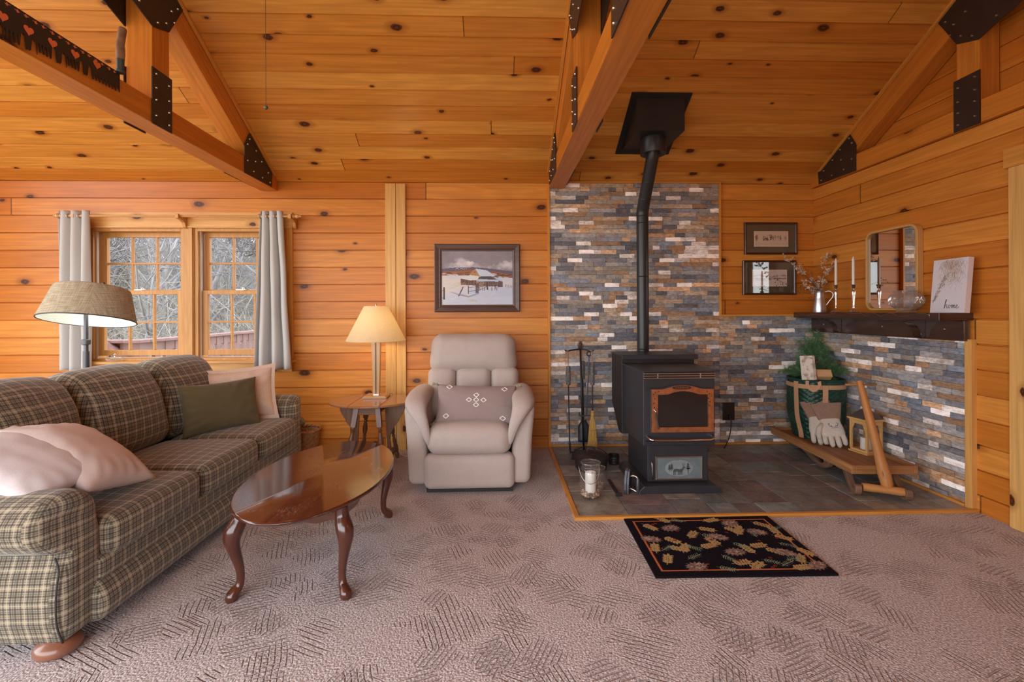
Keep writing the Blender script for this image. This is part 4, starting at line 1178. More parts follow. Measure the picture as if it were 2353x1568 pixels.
# ------------------------------------------------------------------ curtains, rod, floor lamp, saw, basket, chain
RY = YB - .115; RZ = aY(430, 497, RY).z
rl, rr_ = aY(176, 497, RY).x, aY(662, 497, RY).x
rod = thing('curtain_rod', 'honey wood curtain rod with turned finials on three brackets over the window', 'curtain rod', ((rl + rr_) / 2, RY, RZ)); o = rod.location
mb = M(off=o); mb.tube([(rl - .12, RY, RZ), (rr_ + .04, RY, RZ)], .0095, 14); mb.build('pole', m_window, rod, grain='X', smooth=60)
for s, x in ((-1, rl - .12), (1, rr_ + .04)):
    mb = M(off=o); mb.lathe([(.010, 0), (.018, .004), (.018, .012), (.009, .020), (.016, .030), (.019, .040), (.013, .054), (.008, .060), (.011, .068), (.006, .078), (0, .080)], (0, 0, 0), 18, T=Matrix.Translation((x, RY, RZ)) @ Matrix.Rotation(s * PI / 2, 4, 'Y')); mb.build('finial', m_mirrorwood, rod, smooth=60)
for px in (172, 411, 668):
    x = aY(px, 497, RY).x
    mb = M(off=o); mb.prism([(YB - .024, RZ - .095), (YB - .045, RZ - .085), (YB - .060, RZ - .045), (YB - .090, RZ - .030), (YB - .145, RZ - .022), (YB - .145, RZ + .016), (YB - .128, RZ + .016), (YB - .125, RZ - .010), (YB - .105, RZ - .010), (YB - .102, RZ + .016), (YB - .060, RZ + .016), (YB - .024, RZ + .02)], x - .014, x + .014, 'YZ')
    mb.build('bracket', m_window, rod, smooth=30, bevel=.002)
def curtain(px0, px1, pxb0, pxb1, yb, label, nf, seed):
    x0, x1 = aY(px0, 600, RY).x, aY(px1, 600, RY).x; xb0, xb1 = aY(pxb0, 800, RY).x, aY(pxb1, 800, RY).x
    zt, zb = RZ + .045, aY(430, yb, RY).z
    root = thing('curtain', label, 'curtain', ((x0 + x1) / 2, RY, zb)); o = root.location
    def fn(u, v):
        # v: 0 bottom .. 1 top; folds in Y
        xa, xc = lerp(xb0, x0, v), lerp(xb1, x1, v)
        amp = lerp(.040, .030, v); ph = u * nf * 2 * PI
        y = RY + amp * math.sin(ph + .4 * math.sin(v * 2 + seed)) + .010 * nz(u * 3, v * 1.5, seed, 1.6)
        x = lerp(xa, xc, u) + .012 * math.cos(ph) + .006 * nz(u * 2, v * 2, seed + 5, 2)
        return Vector((x, y, lerp(zb, zt, v) + .006 * nz(u * 4, 0, seed) * (1 - v)))
    mb = M(off=o); mb.grid(fn, nf * 14, 40, uvfn=lambda a, b: (a * 1.2, b * 1.4))
    p = mb.build('panel', m_curtain, root, smooth=180)
    sm = p.modifiers.new('solid', 'SOLIDIFY'); sm.thickness = .0025
    for k in range(nf * 2):
        u = (k + .5) / (nf * 2); c = fn(u, .93); c2 = fn(u + .01, .93)
        if abs(c.y - RY) > .02: continue
    for k in range(nf * 2):
        u = k / (nf * 2); c = fn(u + .0001, .945)
        g = M(off=o); n = Vector((fn(min(1, u + .02), .945).y - fn(max(0, u - .02), .945).y, -(fn(min(1, u + .02), .945).x - fn(max(0, u - .02), .945).x), 0)).normalized()
        a = Vector((0, 0, 1)); b = n.cross(a)
        g.tube([Vector((c.x, c.y, RZ)) + (a * math.cos(t * PI / 10) + b * math.sin(t * PI / 10)) * .019 for t in range(20)], .0035, 6, closed=True)
        g.build('grommet', m_nickel, root, smooth=180)
curtain(131, 205, 131, 205, 848, 'light grey grommet curtain left of the window behind the floor lamp', 3, 1)
curtain(596, 648, 582, 668, 850, 'light grey grommet curtain right of the window', 3, 4)

# glass candle dish on the window sill
D = aY(264, 829, YB - .04); D.z = wz0 + .0025
gd = thing('glass_dish', 'small clear glass dish with a metal knob on the window sill behind the sofa', 'dish', D)
mb = M(); mb.lathe([(.05, 0), (.060, .004), (.066, .03), (.063, .03), (.056, .006), (0, .005)], (0, 0, 0), 28, cap=False); mb.build('bowl', m_jar, gd)
mb = M(); mb.lathe([(.064, .031), (.050, .036), (.012, .039), (0, .039)], (0, 0, 0), 28, cap=False); mb.build('lid', m_jar, gd)
mb = M(); mb.lathe([(.005, .039), (.004, .048), (.011, .056), (.009, .064), (0, .067)], (0, 0, 0), 16); mb.build('knob', m_chrome, gd)

# ------------------------------------------------------------------ floor lamp
FL = aY(203, 738, 2.95); fx, fy = aY(198, 800, 2.98).x, 2.98
fl = thing('floor_lamp', 'grey floor lamp with a wide burlap shade behind the sofa', 'lamp', (fx, fy, 0)); o = fl.location
mb = M(off=o); mb.lathe([(.15, 0), (.155, .006), (.150, .018), (.04, .026), (.02, .032)], (fx, fy, 0), 40); mb.build('base', m_grey, fl, smooth=60)
mb = M(off=o); mb.tube([(fx, fy, .03), (fx, fy, 1.02)], .0165, 16); mb.tube([(fx, fy, 1.02), (fx, fy, 1.42)], .0115, 16); mb.build('pole', m_grey, fl, smooth=60)
zc = aY(198, 786, fy).z
mb = M(off=o); mb.lathe([(.018, -.018), (.0235, -.014), (.0235, .012), (.018, .016)], (fx, fy, zc), 20); mb.build('collar', m_grey, fl, smooth=40)
ST = Matrix.Translation(aY(203, 737, fy - .02)) @ Matrix.Rotation(R(-12.), 4, 'X') @ Matrix.Rotation(R(-.8), 4, 'Y')
rb, rt_, hh = .236, .180, .205
mb = M(off=o); mb.lathe([(rb, 0), (rb + .001, .004), (rt_ + .008, hh - .012), (rt_ + .004, hh - .003), (rt_, hh)], (0, 0, 0), 80, T=ST, cap=False); mb.build('lamp_shade', m_shade_f, fl, grain='X', smooth=60)
mb = M(off=o); mb.lathe([(rb - .004, .000), (rt_ + .003, hh - .012), (rt_ - .004, hh - .004), (.03, hh - .004)], (0, 0, 0), 80, T=ST, cap=False); mb.build('shade_lining', m_shade_lin, fl, smooth=60)
mb = M(off=o); mb.tube([(rb * math.cos(a * PI / 40), rb * math.sin(a * PI / 40), 0) for a in range(80)], .0035, 8, closed=True, T=ST); mb.build('shade_trim', pbr('dark_shade_trim', (.06, .05, .05), .7), fl, smooth=180)
mb = M(off=o); mb.tube([ST @ Vector((0, 0, .15)), ST @ Vector((.0, 0, hh + .004)), ST @ Vector((.05, -.02, hh + .012))], .007, 10); mb.tube([ST @ Vector((.05, -.02, hh + .012)), ST @ Vector((.082, -.03, hh + .022))], .009, 10); mb.ball(ST @ Vector((.082, -.03, hh + .022)), .010, 10, 8)
mb.box(-.065, -.04, -.03, -.01, hh, hh + .008, T=ST); mb.build('swivel_arm', m_grey, fl, smooth=60)
mb = M(off=o); mb.lathe([(.014, .075), (.030, .095), (.036, .12), (.026, .148), (.013, .16)], (0, 0, 0), 18, T=ST); mb.build('bulb', m_bulb_c, fl, smooth=180)

# ------------------------------------------------------------------ crosscut saw on the left truss
SX = -1.9625
saw = thing('crosscut_saw', 'old crosscut saw painted with hearts hanging on the left roof beam', 'saw', (SX, 2.0, 2.36)); o = saw.location
y0, y1 = 1.30, 2.475
top = lambda y: lerp(2.517, 2.512, (y - y0) / (y1 - y0))
bot = lambda y: 2.405 - .062 * math.sin(PI * clamp((y - 1.0) / 1.75) * .5 + PI / 2) if False else lerp(2.343, 2.408, sstep(1.75, 2.5, y))
pts = [(y0, top(y0)), (y1 + .012, top(y1)), (y1 + .012, bot(y1) + .003)]
y = y1
tooth = []
k = 0
# cutting teeth in pairs with deep raker gullets
while y > y0 + .1:
    b = bot(y)
    if y > 2.33:
        for _ in range(1): tooth += [(y - .004, b + .026), (y - .010, b + .026), (y - .012, b), (y - .016, b)]; y -= .019
    else:
        # gullet
        tooth += [(y, b), (y - .004, b + .052), (y - .012, b + .062), (y - .022, b + .052), (y - .026, b + .008)]; y -= .026
        tooth += [(y - .006, b), (y - .010, b + .010), (y - .014, b), (y - .018, b)]; y -= .020
        tooth += [(y, b), (y - .004, b + .052), (y - .012, b + .062), (y - .022, b + .052), (y - .026, b)]; y -= .026
        for _ in range(4): tooth += [(y, b), (y - .005, b), (y - .007, b + .034), (y - .010, b + .040), (y - .013, b + .034), (y - .015, b)]; y -= .016
pts += tooth + [(y0, bot(y0))]
mb = M(off=o); mb.prism(pts, SX - .0015, SX + .0015, 'YZ'); mb.build('blade', m_sawblade, saw, smooth=0)
def heart(c, s):
    out = []
    for i in range(32):
        t = 2 * PI * i / 32
        out.append((c[0] + s * 16 * math.sin(t) ** 3 / 16, c[1] + s * (13 * math.cos(t) - 5 * math.cos(2 * t) - 2 * math.cos(3 * t) - math.cos(4 * t)) / 16))
    return out
for px, py in ((223, 149), (173, 125), (121, 99), (66, 70), (6, 37), (-60, 2)):
    q = aX(px, py, SX + .0016); mb = M(off=o); mb.prism(heart((q.y, q.z), .0215), SX + .0016, SX + .0024, 'YZ'); mb.build('painted_heart', m_sawheart, saw, smooth=0)
rsw = random.Random(3)
for i in range(19):
    y = 2.455 - i * .0375; z = top(y) - .012 - .002 * (i % 2); mb = M(off=o); fl_ = 1 if i % 2 else -1
    P = [(-.012, .002), (-.004, .0005), (.0, -.006), (.006, -.004), (.012, .003), (.006, .001), (.004, .007), (.0, .008), (-.001, .002), (-.007, .004)]
    mb.prism([(y + a * fl_, z + b) for a, b in P], SX + .0016, SX + .0022, 'YZ'); mb.build('painted_sprig', m_sawheart, saw, smooth=0)
mb = M(off=o)
a, b = Vector((SX + .008, y1 + .004, 2.405)), Vector((SX + .008, y1 + .004, 2.510)); mb.beam(a, b, .010, .022); c = Vector((SX + .010, y1 + .004, 2.508))
d = Vector((.02, -.02, 1)).normalized()
mb.tube([c, c + d * .012, c + d * .016, c + d * .030, c + d * .075], [.020, .022, .016, .0165, .0175], 16); mb.build('handle_bracket', pbr('blued_iron', (.06, .07, .075), .5, .4), saw, smooth=50)
mb = M(off=o); q = lambda t, e=0: c + d * t + Vector((.004, .004, 0)) * e
mb.tube([q(.070), q(.10), q(.15), q(.20, 1), q(.228, 1.5), q(.236, 1.5), q(.240, 1.5)], [.0185, .020, .0175, .0185, .0185, .015, .006], 16); mb.build('handle', m_sawhandle, saw, grain='Z', smooth=60)

# ------------------------------------------------------------------ pull chain
PC = aY(611, 247, 1.9)
pc = thing('pull_chain', 'thin fan pull chain with a round ball hanging in front of the ceiling', 'pull chain', PC)
mb = M(); mb.ball((0, 0, 0), .0085, 14, 10); mb.build('ball', pbr('green_bronze_ball', (.09, .10, .06), .4, .5), pc, smooth=180)
mb = M()
zt = 2.92 - PC.z
k = 0
while .012 + k * .0062 < zt: mb.ball((0, 0, .012 + k * .0062), .0020, 6, 4); k += 1
mb.tube([(0, 0, .005), (0, 0, zt)], .0007, 4); mb.build('chain', m_chain, pc, smooth=180)

# ------------------------------------------------------------------ wicker basket behind the far sofa arm
WB = Vector((-1.685, 4.085, 0)); 
wb = thing('wicker_basket', 'round wicker basket on the carpet behind the far sofa arm', 'basket', WB)
mb = M()
def wick(u, v):
    a = u * 2 * PI; z = v * .235; r = lerp(.105, .140, v) + .0035 * math.sin(a * 34 + (PI if int(v * 16) % 2 else 0))
    return Vector((r * math.cos(a), r * math.sin(a), z))
mb.grid(wick, 136, 32, wrap_u=True); mb.lathe([(.10, .004), (0, .004)], (0, 0, 0), 30, cap=False)
b_ = mb.build('body', m_wicker, wb, smooth=180); sm = b_.modifiers.new('solid', 'SOLIDIFY'); sm.thickness = .006
mb = M()
for ph in (0, PI):
    mb.tube([((.138 + .006 * math.cos(a * PI / 60 * 12 + ph)) * math.cos(a * PI / 60), (.138 + .006 * math.cos(a * PI / 60 * 12 + ph)) * math.sin(a * PI / 60), .238 + .006 * math.sin(a * PI / 60 * 12 + ph)) for a in range(120)], .0075, 8, closed=True)
mb.build('rim', m_wicker, wb, smooth=180)
def blob(name, label, cat, c, r, mat, seed, amp=.25):
    o = Vector(c); mb = M(off=o); mb.ball(o, r, 24, 14)
    for v in mb.v: v *= 1 + amp * nz(v.x * 9, v.y * 9, v.z * 9 + seed, 2)
    return tag(mb.build(name, mat, loc=o, smooth=180), label, cat)
blob('folded_cloth', 'dark red cloth lying in the wicker basket', 'cloth', (-1.67, 4.075, .175), (.105, .105, .045), m_redcloth, 2)
blob('yarn_ball', 'pale and dark green ball beside the far sofa arm above the basket', 'ball', (-1.705, 4.06, .300), (.045, .04, .055), fabric('green_white_yarn', S(120, 124, 112), .5, 120), 5, .3)
# ------------------------------------------------------------------ little raster painter for things that are pictures
class Raster:
    def __init__(s, w, h, nx, ny, bg=(0, 0, 0)):
        s.w, s.h, s.nx, s.ny = w, h, nx, ny
        xs = (np.arange(nx) + .5) / nx * w; ys = (np.arange(ny) + .5) / ny * h
        s.X, s.Y = np.meshgrid(xs, ys); s.C = np.zeros((ny, nx, 3)); s.C[:] = bg; s.Hh = np.zeros((ny, nx))
    def put(s, m, c, a=1., hgt=None):
        m = m.astype(float) * a
        s.C = s.C * (1 - m[..., None]) + np.array(c) * m[..., None]
        if hgt is not None: s.Hh = np.where(m > .5, hgt, s.Hh)
    def ell(s, cx, cy, a, b, ang=0, c=(1, 1, 1), al=1., hgt=None):
        dx, dy = s.X - cx, s.Y - cy; ca, sa = math.cos(ang), math.sin(ang)
        u, v = dx * ca + dy * sa, -dx * sa + dy * ca
        s.put((u / a) ** 2 + (v / b) ** 2 < 1, c, al, hgt)
    def line(s, p, q, w, c, al=1., hgt=None):
        p, q = np.array(p[:2], float), np.array(q[:2], float); d = q - p; L = d.dot(d) + 1e-12
        t = np.clip(((s.X - p[0]) * d[0] + (s.Y - p[1]) * d[1]) / L, 0, 1)
        s.put((s.X - p[0] - t * d[0]) ** 2 + (s.Y - p[1] - t * d[1]) ** 2 < (w / 2) ** 2, c, al, hgt)
    def poly(s, P, c, al=1., hgt=None):
        m = np.zeros(s.X.shape, bool); n = len(P)
        for i in range(n):
            (x1, y1), (x2, y2) = P[i], P[(i + 1) % n]
            if y1 == y2: continue
            k = ((y1 > s.Y) != (y2 > s.Y)) & (s.X < (x2 - x1) * (s.Y - y1) / (y2 - y1) + x1); m ^= k
        s.put(m, c, al, hgt)
    def fnoise(s, sc_, seed=0, oct=3):
        out = np.zeros((s.ny, s.nx))
        for j in range(s.ny):
            for i in range(s.nx):
                out[j, i] = noise.fractal(Vector((s.X[j, i] * sc_, s.Y[j, i] * sc_, seed)), .6, 2., oct)
        return out
    def mesh(s, mb, place, hs=0.):
        """place(x, y, z)"""
        v = []; f = []; col = []
        H = s.Hh
        for j in range(s.ny + 1):
            for i in range(s.nx + 1):
                z = H[min(j, s.ny - 1), min(i, s.nx - 1)] if hs else 0
                v.append(place(s.w * i / s.nx, s.h * j / s.ny, z * hs))
        n = s.nx + 1
        for j in range(s.ny):
            for i in range(s.nx):
                f.append((j * n + i, j * n + i + 1, (j + 1) * n + i + 1, (j + 1) * n + i)); col.append(tuple(s.C[j, i]))
        mb.add(v, f, col=col)

# ------------------------------------------------------------------ pellet stove
ZH = HZ + .001
st = thing('pellet_stove', 'black free-standing pellet stove on the slate hearth', 'stove', (1.28, 3.45, ZH)); o = st.location
fx_ = lambda px, Y=3.19: (px - 1141.2) * Y / 1065 if False else aY(px, 900, Y).x
fz_ = lambda py, Y=3.19: aY(1560, py, Y).z
mb = M(off=o)
mb.prism([(.985, ZH), (1.555, ZH), (1.545, ZH + .028), (1.515, ZH + .052), (1.025, ZH + .052), (.995, ZH + .028)], 3.185, 3.72, 'XZ'); mb.build('pedestal_base', m_black, st, smooth=0, bevel=.003)
mb = M(off=o); mb.box(1.072, 1.498, 3.27, 3.74, ZH + .052, .345); mb.build('ash_box', m_black, st, smooth=0, bevel=.004)
mb = M(off=o); mb.prism([(3.195, .343), (3.66, .325), (3.66, .842), (3.195, .842)], 1.020, 1.512, 'YZ'); mb.build('firebox', m_black, st, smooth=0, bevel=.004)
mb = M(off=o); mb.prism([(3.665, .905), (3.97, .905), (3.97, .50), (3.76, .30), (3.665, .30)], 1.000, 1.575, 'YZ'); mb.build('hopper', m_blackd, st, smooth=0, bevel=.004)
mb = M(off=o); mb.box(1.005, 1.600, 3.655, 3.98, .9055, .915); mb.box(1.00, 1.60, 3.650, 3.664, .878, .915); mb.box(.995, 1.60, 3.66, 3.98, .905, .911); mb.build('hopper_lid', m_black, st, smooth=0, bevel=.002)
mb = M(off=o); mb.prism([(.996, 3.665), (1.010, 3.172), (1.535, 3.172), (1.545, 3.665)], .842, .852, 'XY'); mb.build('top_plate', m_black, st, smooth=0, bevel=.002)
# grille
mb = M(off=o); mb.box(1.024, 1.508, 3.190, 3.1955, .795, .838); mb.build('grille_slot', m_blackd, st, smooth=0)
mb = M(off=o)
for z_ in (.832, .816, .800): mb.box(1.022, 1.510, 3.178, 3.1905, z_ - .0028, z_ + .0028)
for x_ in (1.118, 1.410): mb.box(x_ - .003, x_ + .003, 3.180, 3.1905, .797, .836)
mb.build('grille', m_nickel, st, smooth=0, bevel=.001)
# door with arched copper frame
def arch(x0, x1, zb, zs, zp, n=20):
    pts = [(x0, zb), (x1, zb), (x1, zs)]
    w_ = x1 - x0
    for i in range(n + 1):
        t = 1 - i / n
        if t > .78: z_ = zs + (zp - zs) * .10 * sstep(.86, .78, t)
        elif t < .22: z_ = zs + (zp - zs) * .10 * sstep(.14, .22, t)
        else: z_ = zs + (zp - zs) * (.10 + .90 * math.sin(PI * (t - .22) / .56) ** .8)
        pts.append((x0 + w_ * t, z_))
    pts.append((x0, zs)); return pts
dx0, dx1, dz0, dz1, dzp = fx_(1496), fx_(1634), fz_(985), fz_(889), fz_(880.5)
ix0, ix1, iz0, iz1, izp = fx_(1510), fx_(1622), fz_(973.5), fz_(901), fz_(893.5)
dr = M(off=o); dr.prism(arch(dx0 - .006, dx1 + .006, dz0 - .006, dz1 + .006, dzp + .006), 3.183, 3.197, 'XZ'); do = dr.build('door', m_black, st, smooth=0, bevel=.003)
A, B = arch(dx0, dx1, dz0, dz1, dzp), arch(ix0, ix1, iz0, iz1, izp)
mb = M(off=o); n = len(A); v = []
for yy in (3.172, 3.184):
    v += [(x, yy, z_) for x, z_ in A] + [(x, yy, z_) for x, z_ in B]
f = []
for i in range(n):
    j = (i + 1) % n
    f += [(i, j, n + j, n + i), (2 * n + i, 3 * n + i, 3 * n + j, 2 * n + j), (j, i, 2 * n + i, 2 * n + j), (n + i, n + j, 3 * n + j, 3 * n + i)]
mb.add(v, f); mb.build('door_frame', m_copper, do, smooth=0)
mb = M(off=o); mb.prism(B, 3.1815, 3.1832, 'XZ'); mb.build('door_glass', m_stoveglass, do, smooth=0)
mb = M(off=o)
for px, py, a in ((1502, 901, 0), (1505, 911, .6), (1503, 921, -.5), (1506, 897, 1.2), (1514, 895, .3), (1627, 901, .4), (1625, 911, -.4), (1628, 919, .5), (1622, 896, 1.), (1504, 930, .3), (1627, 927, -.2)):
    c = Vector((fx_(px, 3.17), 3.1712, fz_(py, 3.17))); mb.ball((0, 0, 0), (.0055, .0012, .0032), 10, 6, T=Matrix.Translation(c) @ Matrix.Rotation(a, 4, 'Y'))
mb.build('vine_ornament', m_blackd, do)
mb = M(off=o); c = Vector((fx_(1565.5, 3.17), 3.1705, fz_(887, 3.17))); mb.prism([(c.x + .064 * math.copysign(abs(math.cos(a)) ** .6, math.cos(a)), c.z + .011 * math.sin(a)) for a in [2 * PI * k / 32 for k in range(32)]], 3.1695, 3.1725, 'XZ'); mb.build('name_badge', m_blackd, do, smooth=0)
tc = bpy.data.curves.new('lettering', 'FONT'); tc.body = 'HARMAN'; tc.size = .0205; tc.extrude = .0008; tc.align_x = 'CENTER'; tc.align_y = 'CENTER'; tc.space_character = 1.15
to = bpy.data.objects.new('tmp', tc); COL.objects.link(to); tc.materials.append(m_copper); bpy.context.view_layer.update()
lm = bpy.data.meshes.new_from_object(to.evaluated_get(bpy.context.evaluated_depsgraph_get())); bpy.data.objects.remove(to)
to = bpy.data.objects.new('lettering', lm); COL.objects.link(to); to.parent = do; to.location = Vector((c.x, 3.1688, c.z)) - o; to.rotation_euler = (PI / 2, 0, 0)
mb = M(off=o); hp_ = Vector((fx_(1505, 3.16), 3.165, fz_(937, 3.16))); mb.ball(hp_, .008, 12, 8); mb.tube([hp_, hp_ + Vector((.006, -.012, -.012))], .005, 8); mb.build('handle_pivot', m_chrome, do, smooth=180)
mb = M(off=o); q = hp_ + Vector((.006, -.014, -.012)); e = Vector((fx_(1514, 3.145), 3.148, fz_(979, 3.145))); pts = [q.lerp(e, k / 30) for k in range(31)]; mb.tube(pts, [.0065 if k % 2 else .0055 for k in range(31)], 10); mb.build('door_handle', m_black, do, smooth=180)
for zz in (.675, .48):
    mb = M(off=o); mb.tube([(dx1 + .010, 3.188, zz - .012), (dx1 + .010, 3.188, zz + .012)], .005, 10); mb.build('hinge', m_black, do)
# rail
zr = .395
mb = M(off=o); mb.tube(spline([(1.045, 3.195, zr + .012), (1.045, 3.170, zr + .008), (1.062, 3.142, zr), (1.12, 3.136, zr - .002), (1.27, 3.134, zr - .003), (1.40, 3.136, zr - .002), (1.470, 3.142, zr), (1.487, 3.170, zr + .008), (1.487, 3.195, zr + .012)], 6), .0072, 12); mb.build('rail', m_chrome, st, smooth=180)
mb = M(off=o); mb.box(1.03, 1.502, 3.165, 3.196, .368, .376); mb.build('ash_lip', m_black, st, smooth=0, bevel=.002)
# ash door with relief panel
ad = M(off=o); ad.box(1.080, 1.490, 3.262, 3.2705, ZH + .058, .335); ao = ad.build('ash_door', m_black, st, smooth=0, bevel=.002)
px0, px1, pz0, pz1 = fx_(1505.5, 3.26), fx_(1610, 3.26), fz_(1092, 3.26), fz_(1040, 3.26)
mb = M(off=o)
for b_ in ((px0, px1, pz0, pz0 + .009), (px0, px1, pz1 - .009, pz1), (px0, px0 + .009, pz0 + .009, pz1 - .009), (px1 - .009, px1, pz0 + .009, pz1 - .009)):
    mb.box(b_[0], b_[1], 3.252, 3.2625, b_[2], b_[3])
mb.build('panel_frame', m_nickel, ao, smooth=0, bevel=.002)
mb = M(off=o); mb.box(px0 + .008, px1 - .008, 3.257, 3.2625, pz0 + .008, pz1 - .008); mb.build('relief_panel', m_relief, ao, smooth=0)
cx_, cz_ = (px0 + px1) / 2, (pz0 + pz1) / 2 - .001
mb = M(off=o); ea, eb = .098, .057; mb.prism([(cx_ + ea * math.cos(a * PI / 32), cz_ + eb * math.sin(a * PI / 32)) for a in range(64)], 3.2545, 3.2575, 'XZ'); mb.build('oval_relief', m_relief_lt, ao, smooth=0, bevel=.001)
mb = M(off=o)
def rel(P, y=3.252): mb.prism([(cx_ + a, cz_ + b) for a, b in P], y, 3.2552, 'XZ')
# stag: body, neck, head, legs, antlers
rel([(-.040, -.018), (-.034, -.006), (-.015, -.004), (.005, -.008), (.020, -.003), (.028, .010), (.036, .012), (.044, .007), (.043, .003), (.035, .002), (.030, -.010), (.020, -.022), (-.020, -.023)])
for x_ in (-.038, -.028, -.004, .006, .018): rel([(x_ - .003, -.018), (x_ + .004, -.018), (x_ + .001, -.048), (x_ - .003, -.048)])
for s_ in (-1, 1):
    b0 = Vector((cx_ + .031, 3.2535, cz_ + .011))
    mb.tube([b0, b0 + Vector((s_ * .006, 0, .010)), b0 + Vector((s_ * .004, 0, .024))], .0012, 5); mb.tube([b0 + Vector((s_ * .006, 0, .010)), b0 + Vector((s_ * .013, 0, .018))], .0010, 5)
def fir(x_, z_, h_):
    for k in range(3): t = k / 3; w_ = h_ * .30 * (1 - t * .6); rel([(x_ - w_, z_ + h_ * (.12 + .26 * k)), (x_ + w_, z_ + h_ * (.12 + .26 * k)), (x_, z_ + h_ * (.50 + .26 * k))])
    rel([(x_ - .002, z_ - .004), (x_ + .002, z_ - .004), (x_ + .002, z_ + h_ * .2), (x_ - .002, z_ + h_ * .2)])
fir(-.068, -.012, .040); fir(-.052, -.010, .044); fir(.062, -.010, .048)
rel([(.048, .002), (.078, .001), (.070, -.008), (.056, -.006)]); rel([(.060, -.038), (.064, -.038), (.064, .0), (.060, .0)])
mb.build('stag_relief', m_relief_dk, ao, smooth=0)
mb = M(off=o); mb.tube([(1.094, 3.252, .215), (1.096, 3.245, .20), (1.098, 3.243, .12), (1.103, 3.25, .095)], .004, 8); mb.build('ash_door_handle', m_nickel, ao, smooth=180)

# ------------------------------------------------------------------ flue pipe and ceiling support box
st.location = Vector(st.location) + Vector((-.030, -.085, 0))
PXX, PY1, PY2 = 1.256, 3.945, 3.665
pz1_, pz2_ = aY(1475, 487, PY1).z, aY(1497, 352, PY2).z
sp_ = thing('stove_pipe', 'black stove pipe rising from the pellet stove to the ceiling box', 'stove pipe', (PXX, PY1, .915)); o = sp_.location
r = .050
mb = M(off=o); mb.tube([(PXX, PY1, .30), (PXX, PY1, pz1_ - .02)], r, 32); mb.tube([(PXX, PY1 - .08, .42), (PXX, PY1, .42)], r * .96, 24); mb.lathe([(r + .004, -.004), (r + .004, .02)], (PXX, PY1, .30), 32)
for z_ in (.93, 1.55, pz1_ - .10, pz1_ - .04): mb.lathe([(r, -.004), (r + .0025, 0), (r, .004)], (PXX, PY1, z_), 32, cap=False)
mb.build('lower_pipe', m_pipe, sp_, smooth=60)
def ringed(mb, p, q, k):
    mb.tube([p, q], r, 32)
mb = M(off=o); a, b = Vector((PXX, PY1, pz1_)), Vector((PXX, PY2, pz2_)); d = (b - a).normalized()
mb.tube([(PXX, PY1, pz1_ - .04), (PXX, PY1, pz1_ - .015), a + d * .02, a + d * .05], [r + .001] * 4, 32); mb.build('elbow', m_pipe, sp_, smooth=40)
mb = M(off=o); mb.tube([a + d * .03, b - d * .03], r, 32)
for t in (.25, .55): mb.tube([a.lerp(b, t) - d * .004, a.lerp(b, t), a.lerp(b, t) + d * .004], [r, r + .002, r], 32, cap=False)
mb.build('offset_pipe', m_pipe, sp_, smooth=60)
mb = M(off=o); mb.tube([b - d * .05, b - d * .02, b + Vector((0, 0, .015)), b + Vector((0, 0, .05))], [r + .001] * 4, 32); mb.build('elbow', m_pipe, sp_, smooth=40)
mb = M(off=o); mb.tube([b + Vector((0, 0, .03)), (PXX, PY2, 2.555)], r, 32); mb.build('upper_pipe', m_pipe, sp_, smooth=60)
zbx = 2.632
sb = thing('ceiling_support_box', 'black square flue support box hanging from the sloped ceiling', 'flue box', (PXX, PY2, zbx)); o = sb.location
bx0, bx1, by0, by1 = 1.070, 1.442, 3.492, 3.925
mb = M(off=o); mb.prism([(by0, zbx), (by1, zbx), (by1, ceilZ(by1) - .006), (by0, ceilZ(by0) - .006)], bx0, bx1, 'YZ'); mb.build('box', m_blackd, sb, smooth=0, bevel=.003)
mb = M(off=o); q = lambda y, e: (y, ceilZ(y) - e); mb.prism([q(3.455, .004), q(3.955, .004), q(3.955, .012), q(3.455, .012)], bx0 - .045, bx1 + .045, 'YZ'); fo = mb.build('flange', m_blackd, sb, smooth=0)
mb = M(off=o); mb.lathe([(.098, -.125), (.100, -.122), (.100, -.001), (.06, -.001)], (PXX, PY2, zbx), 40, cap=False); mb.lathe([(.098, -.125), (.053, -.110)], (PXX, PY2, zbx), 40, cap=False); mb.build('collar', m_pipe, sb, smooth=40)
for x_ in (bx0 - .03, bx1 + .03):
    for y_ in (3.475, 3.70, 3.93):
        mb = M(off=o); mb.ball((x_, y_, ceilZ(y_) - .014), .005, 8, 6); mb.build('screw', m_steel, fo)

# ------------------------------------------------------------------ hearth tools
FX, FY = aY(1334, 900, 4.0).x, 4.0
zarm = aY(1332, 806, FY).z
fs = thing('fire_tool_stand', 'black wrought-iron fire tool stand topped with a pine cone', 'tool stand', (FX, FY, ZH)); o = fs.location
mb = M(off=o); mb.tube([(FX + .028, FY, ZH + .012), (FX + .01, FY, .5), (FX, FY, zarm + .02)], .0085, 12); mb.build('stem', m_wrought, fs, smooth=180)
mb = M(off=o); mb.lathe([(.10, 0), (.10, .006), (.03, .012), (.012, .02)], (FX + .028, FY, ZH), 32); mb.build('base', m_wrought, fs, smooth=50)
xl, xr_ = aY(1297, 805, FY).x, aY(1363, 805, FY).x
mb = M(off=o); mb.tube(spline([(xl, FY - .02, zarm + .008), (xl + .025, FY - .02, zarm - .004), (xl + .055, FY - .01, zarm + .004), (FX, FY, zarm + .012), (xr_ - .06, FY - .01, zarm + .006), (xr_ - .028, FY - .02, zarm - .008), (xr_, FY - .025, zarm + .006)], 6), .0065, 10)
mb.tube(spline([(FX, FY, zarm + .005), (FX + .002, FY + .03, zarm - .004), (FX + .004, FY + .06, zarm + .010)], 5), .006, 8); mb.build('hook_arm', m_wrought, fs, smooth=180)
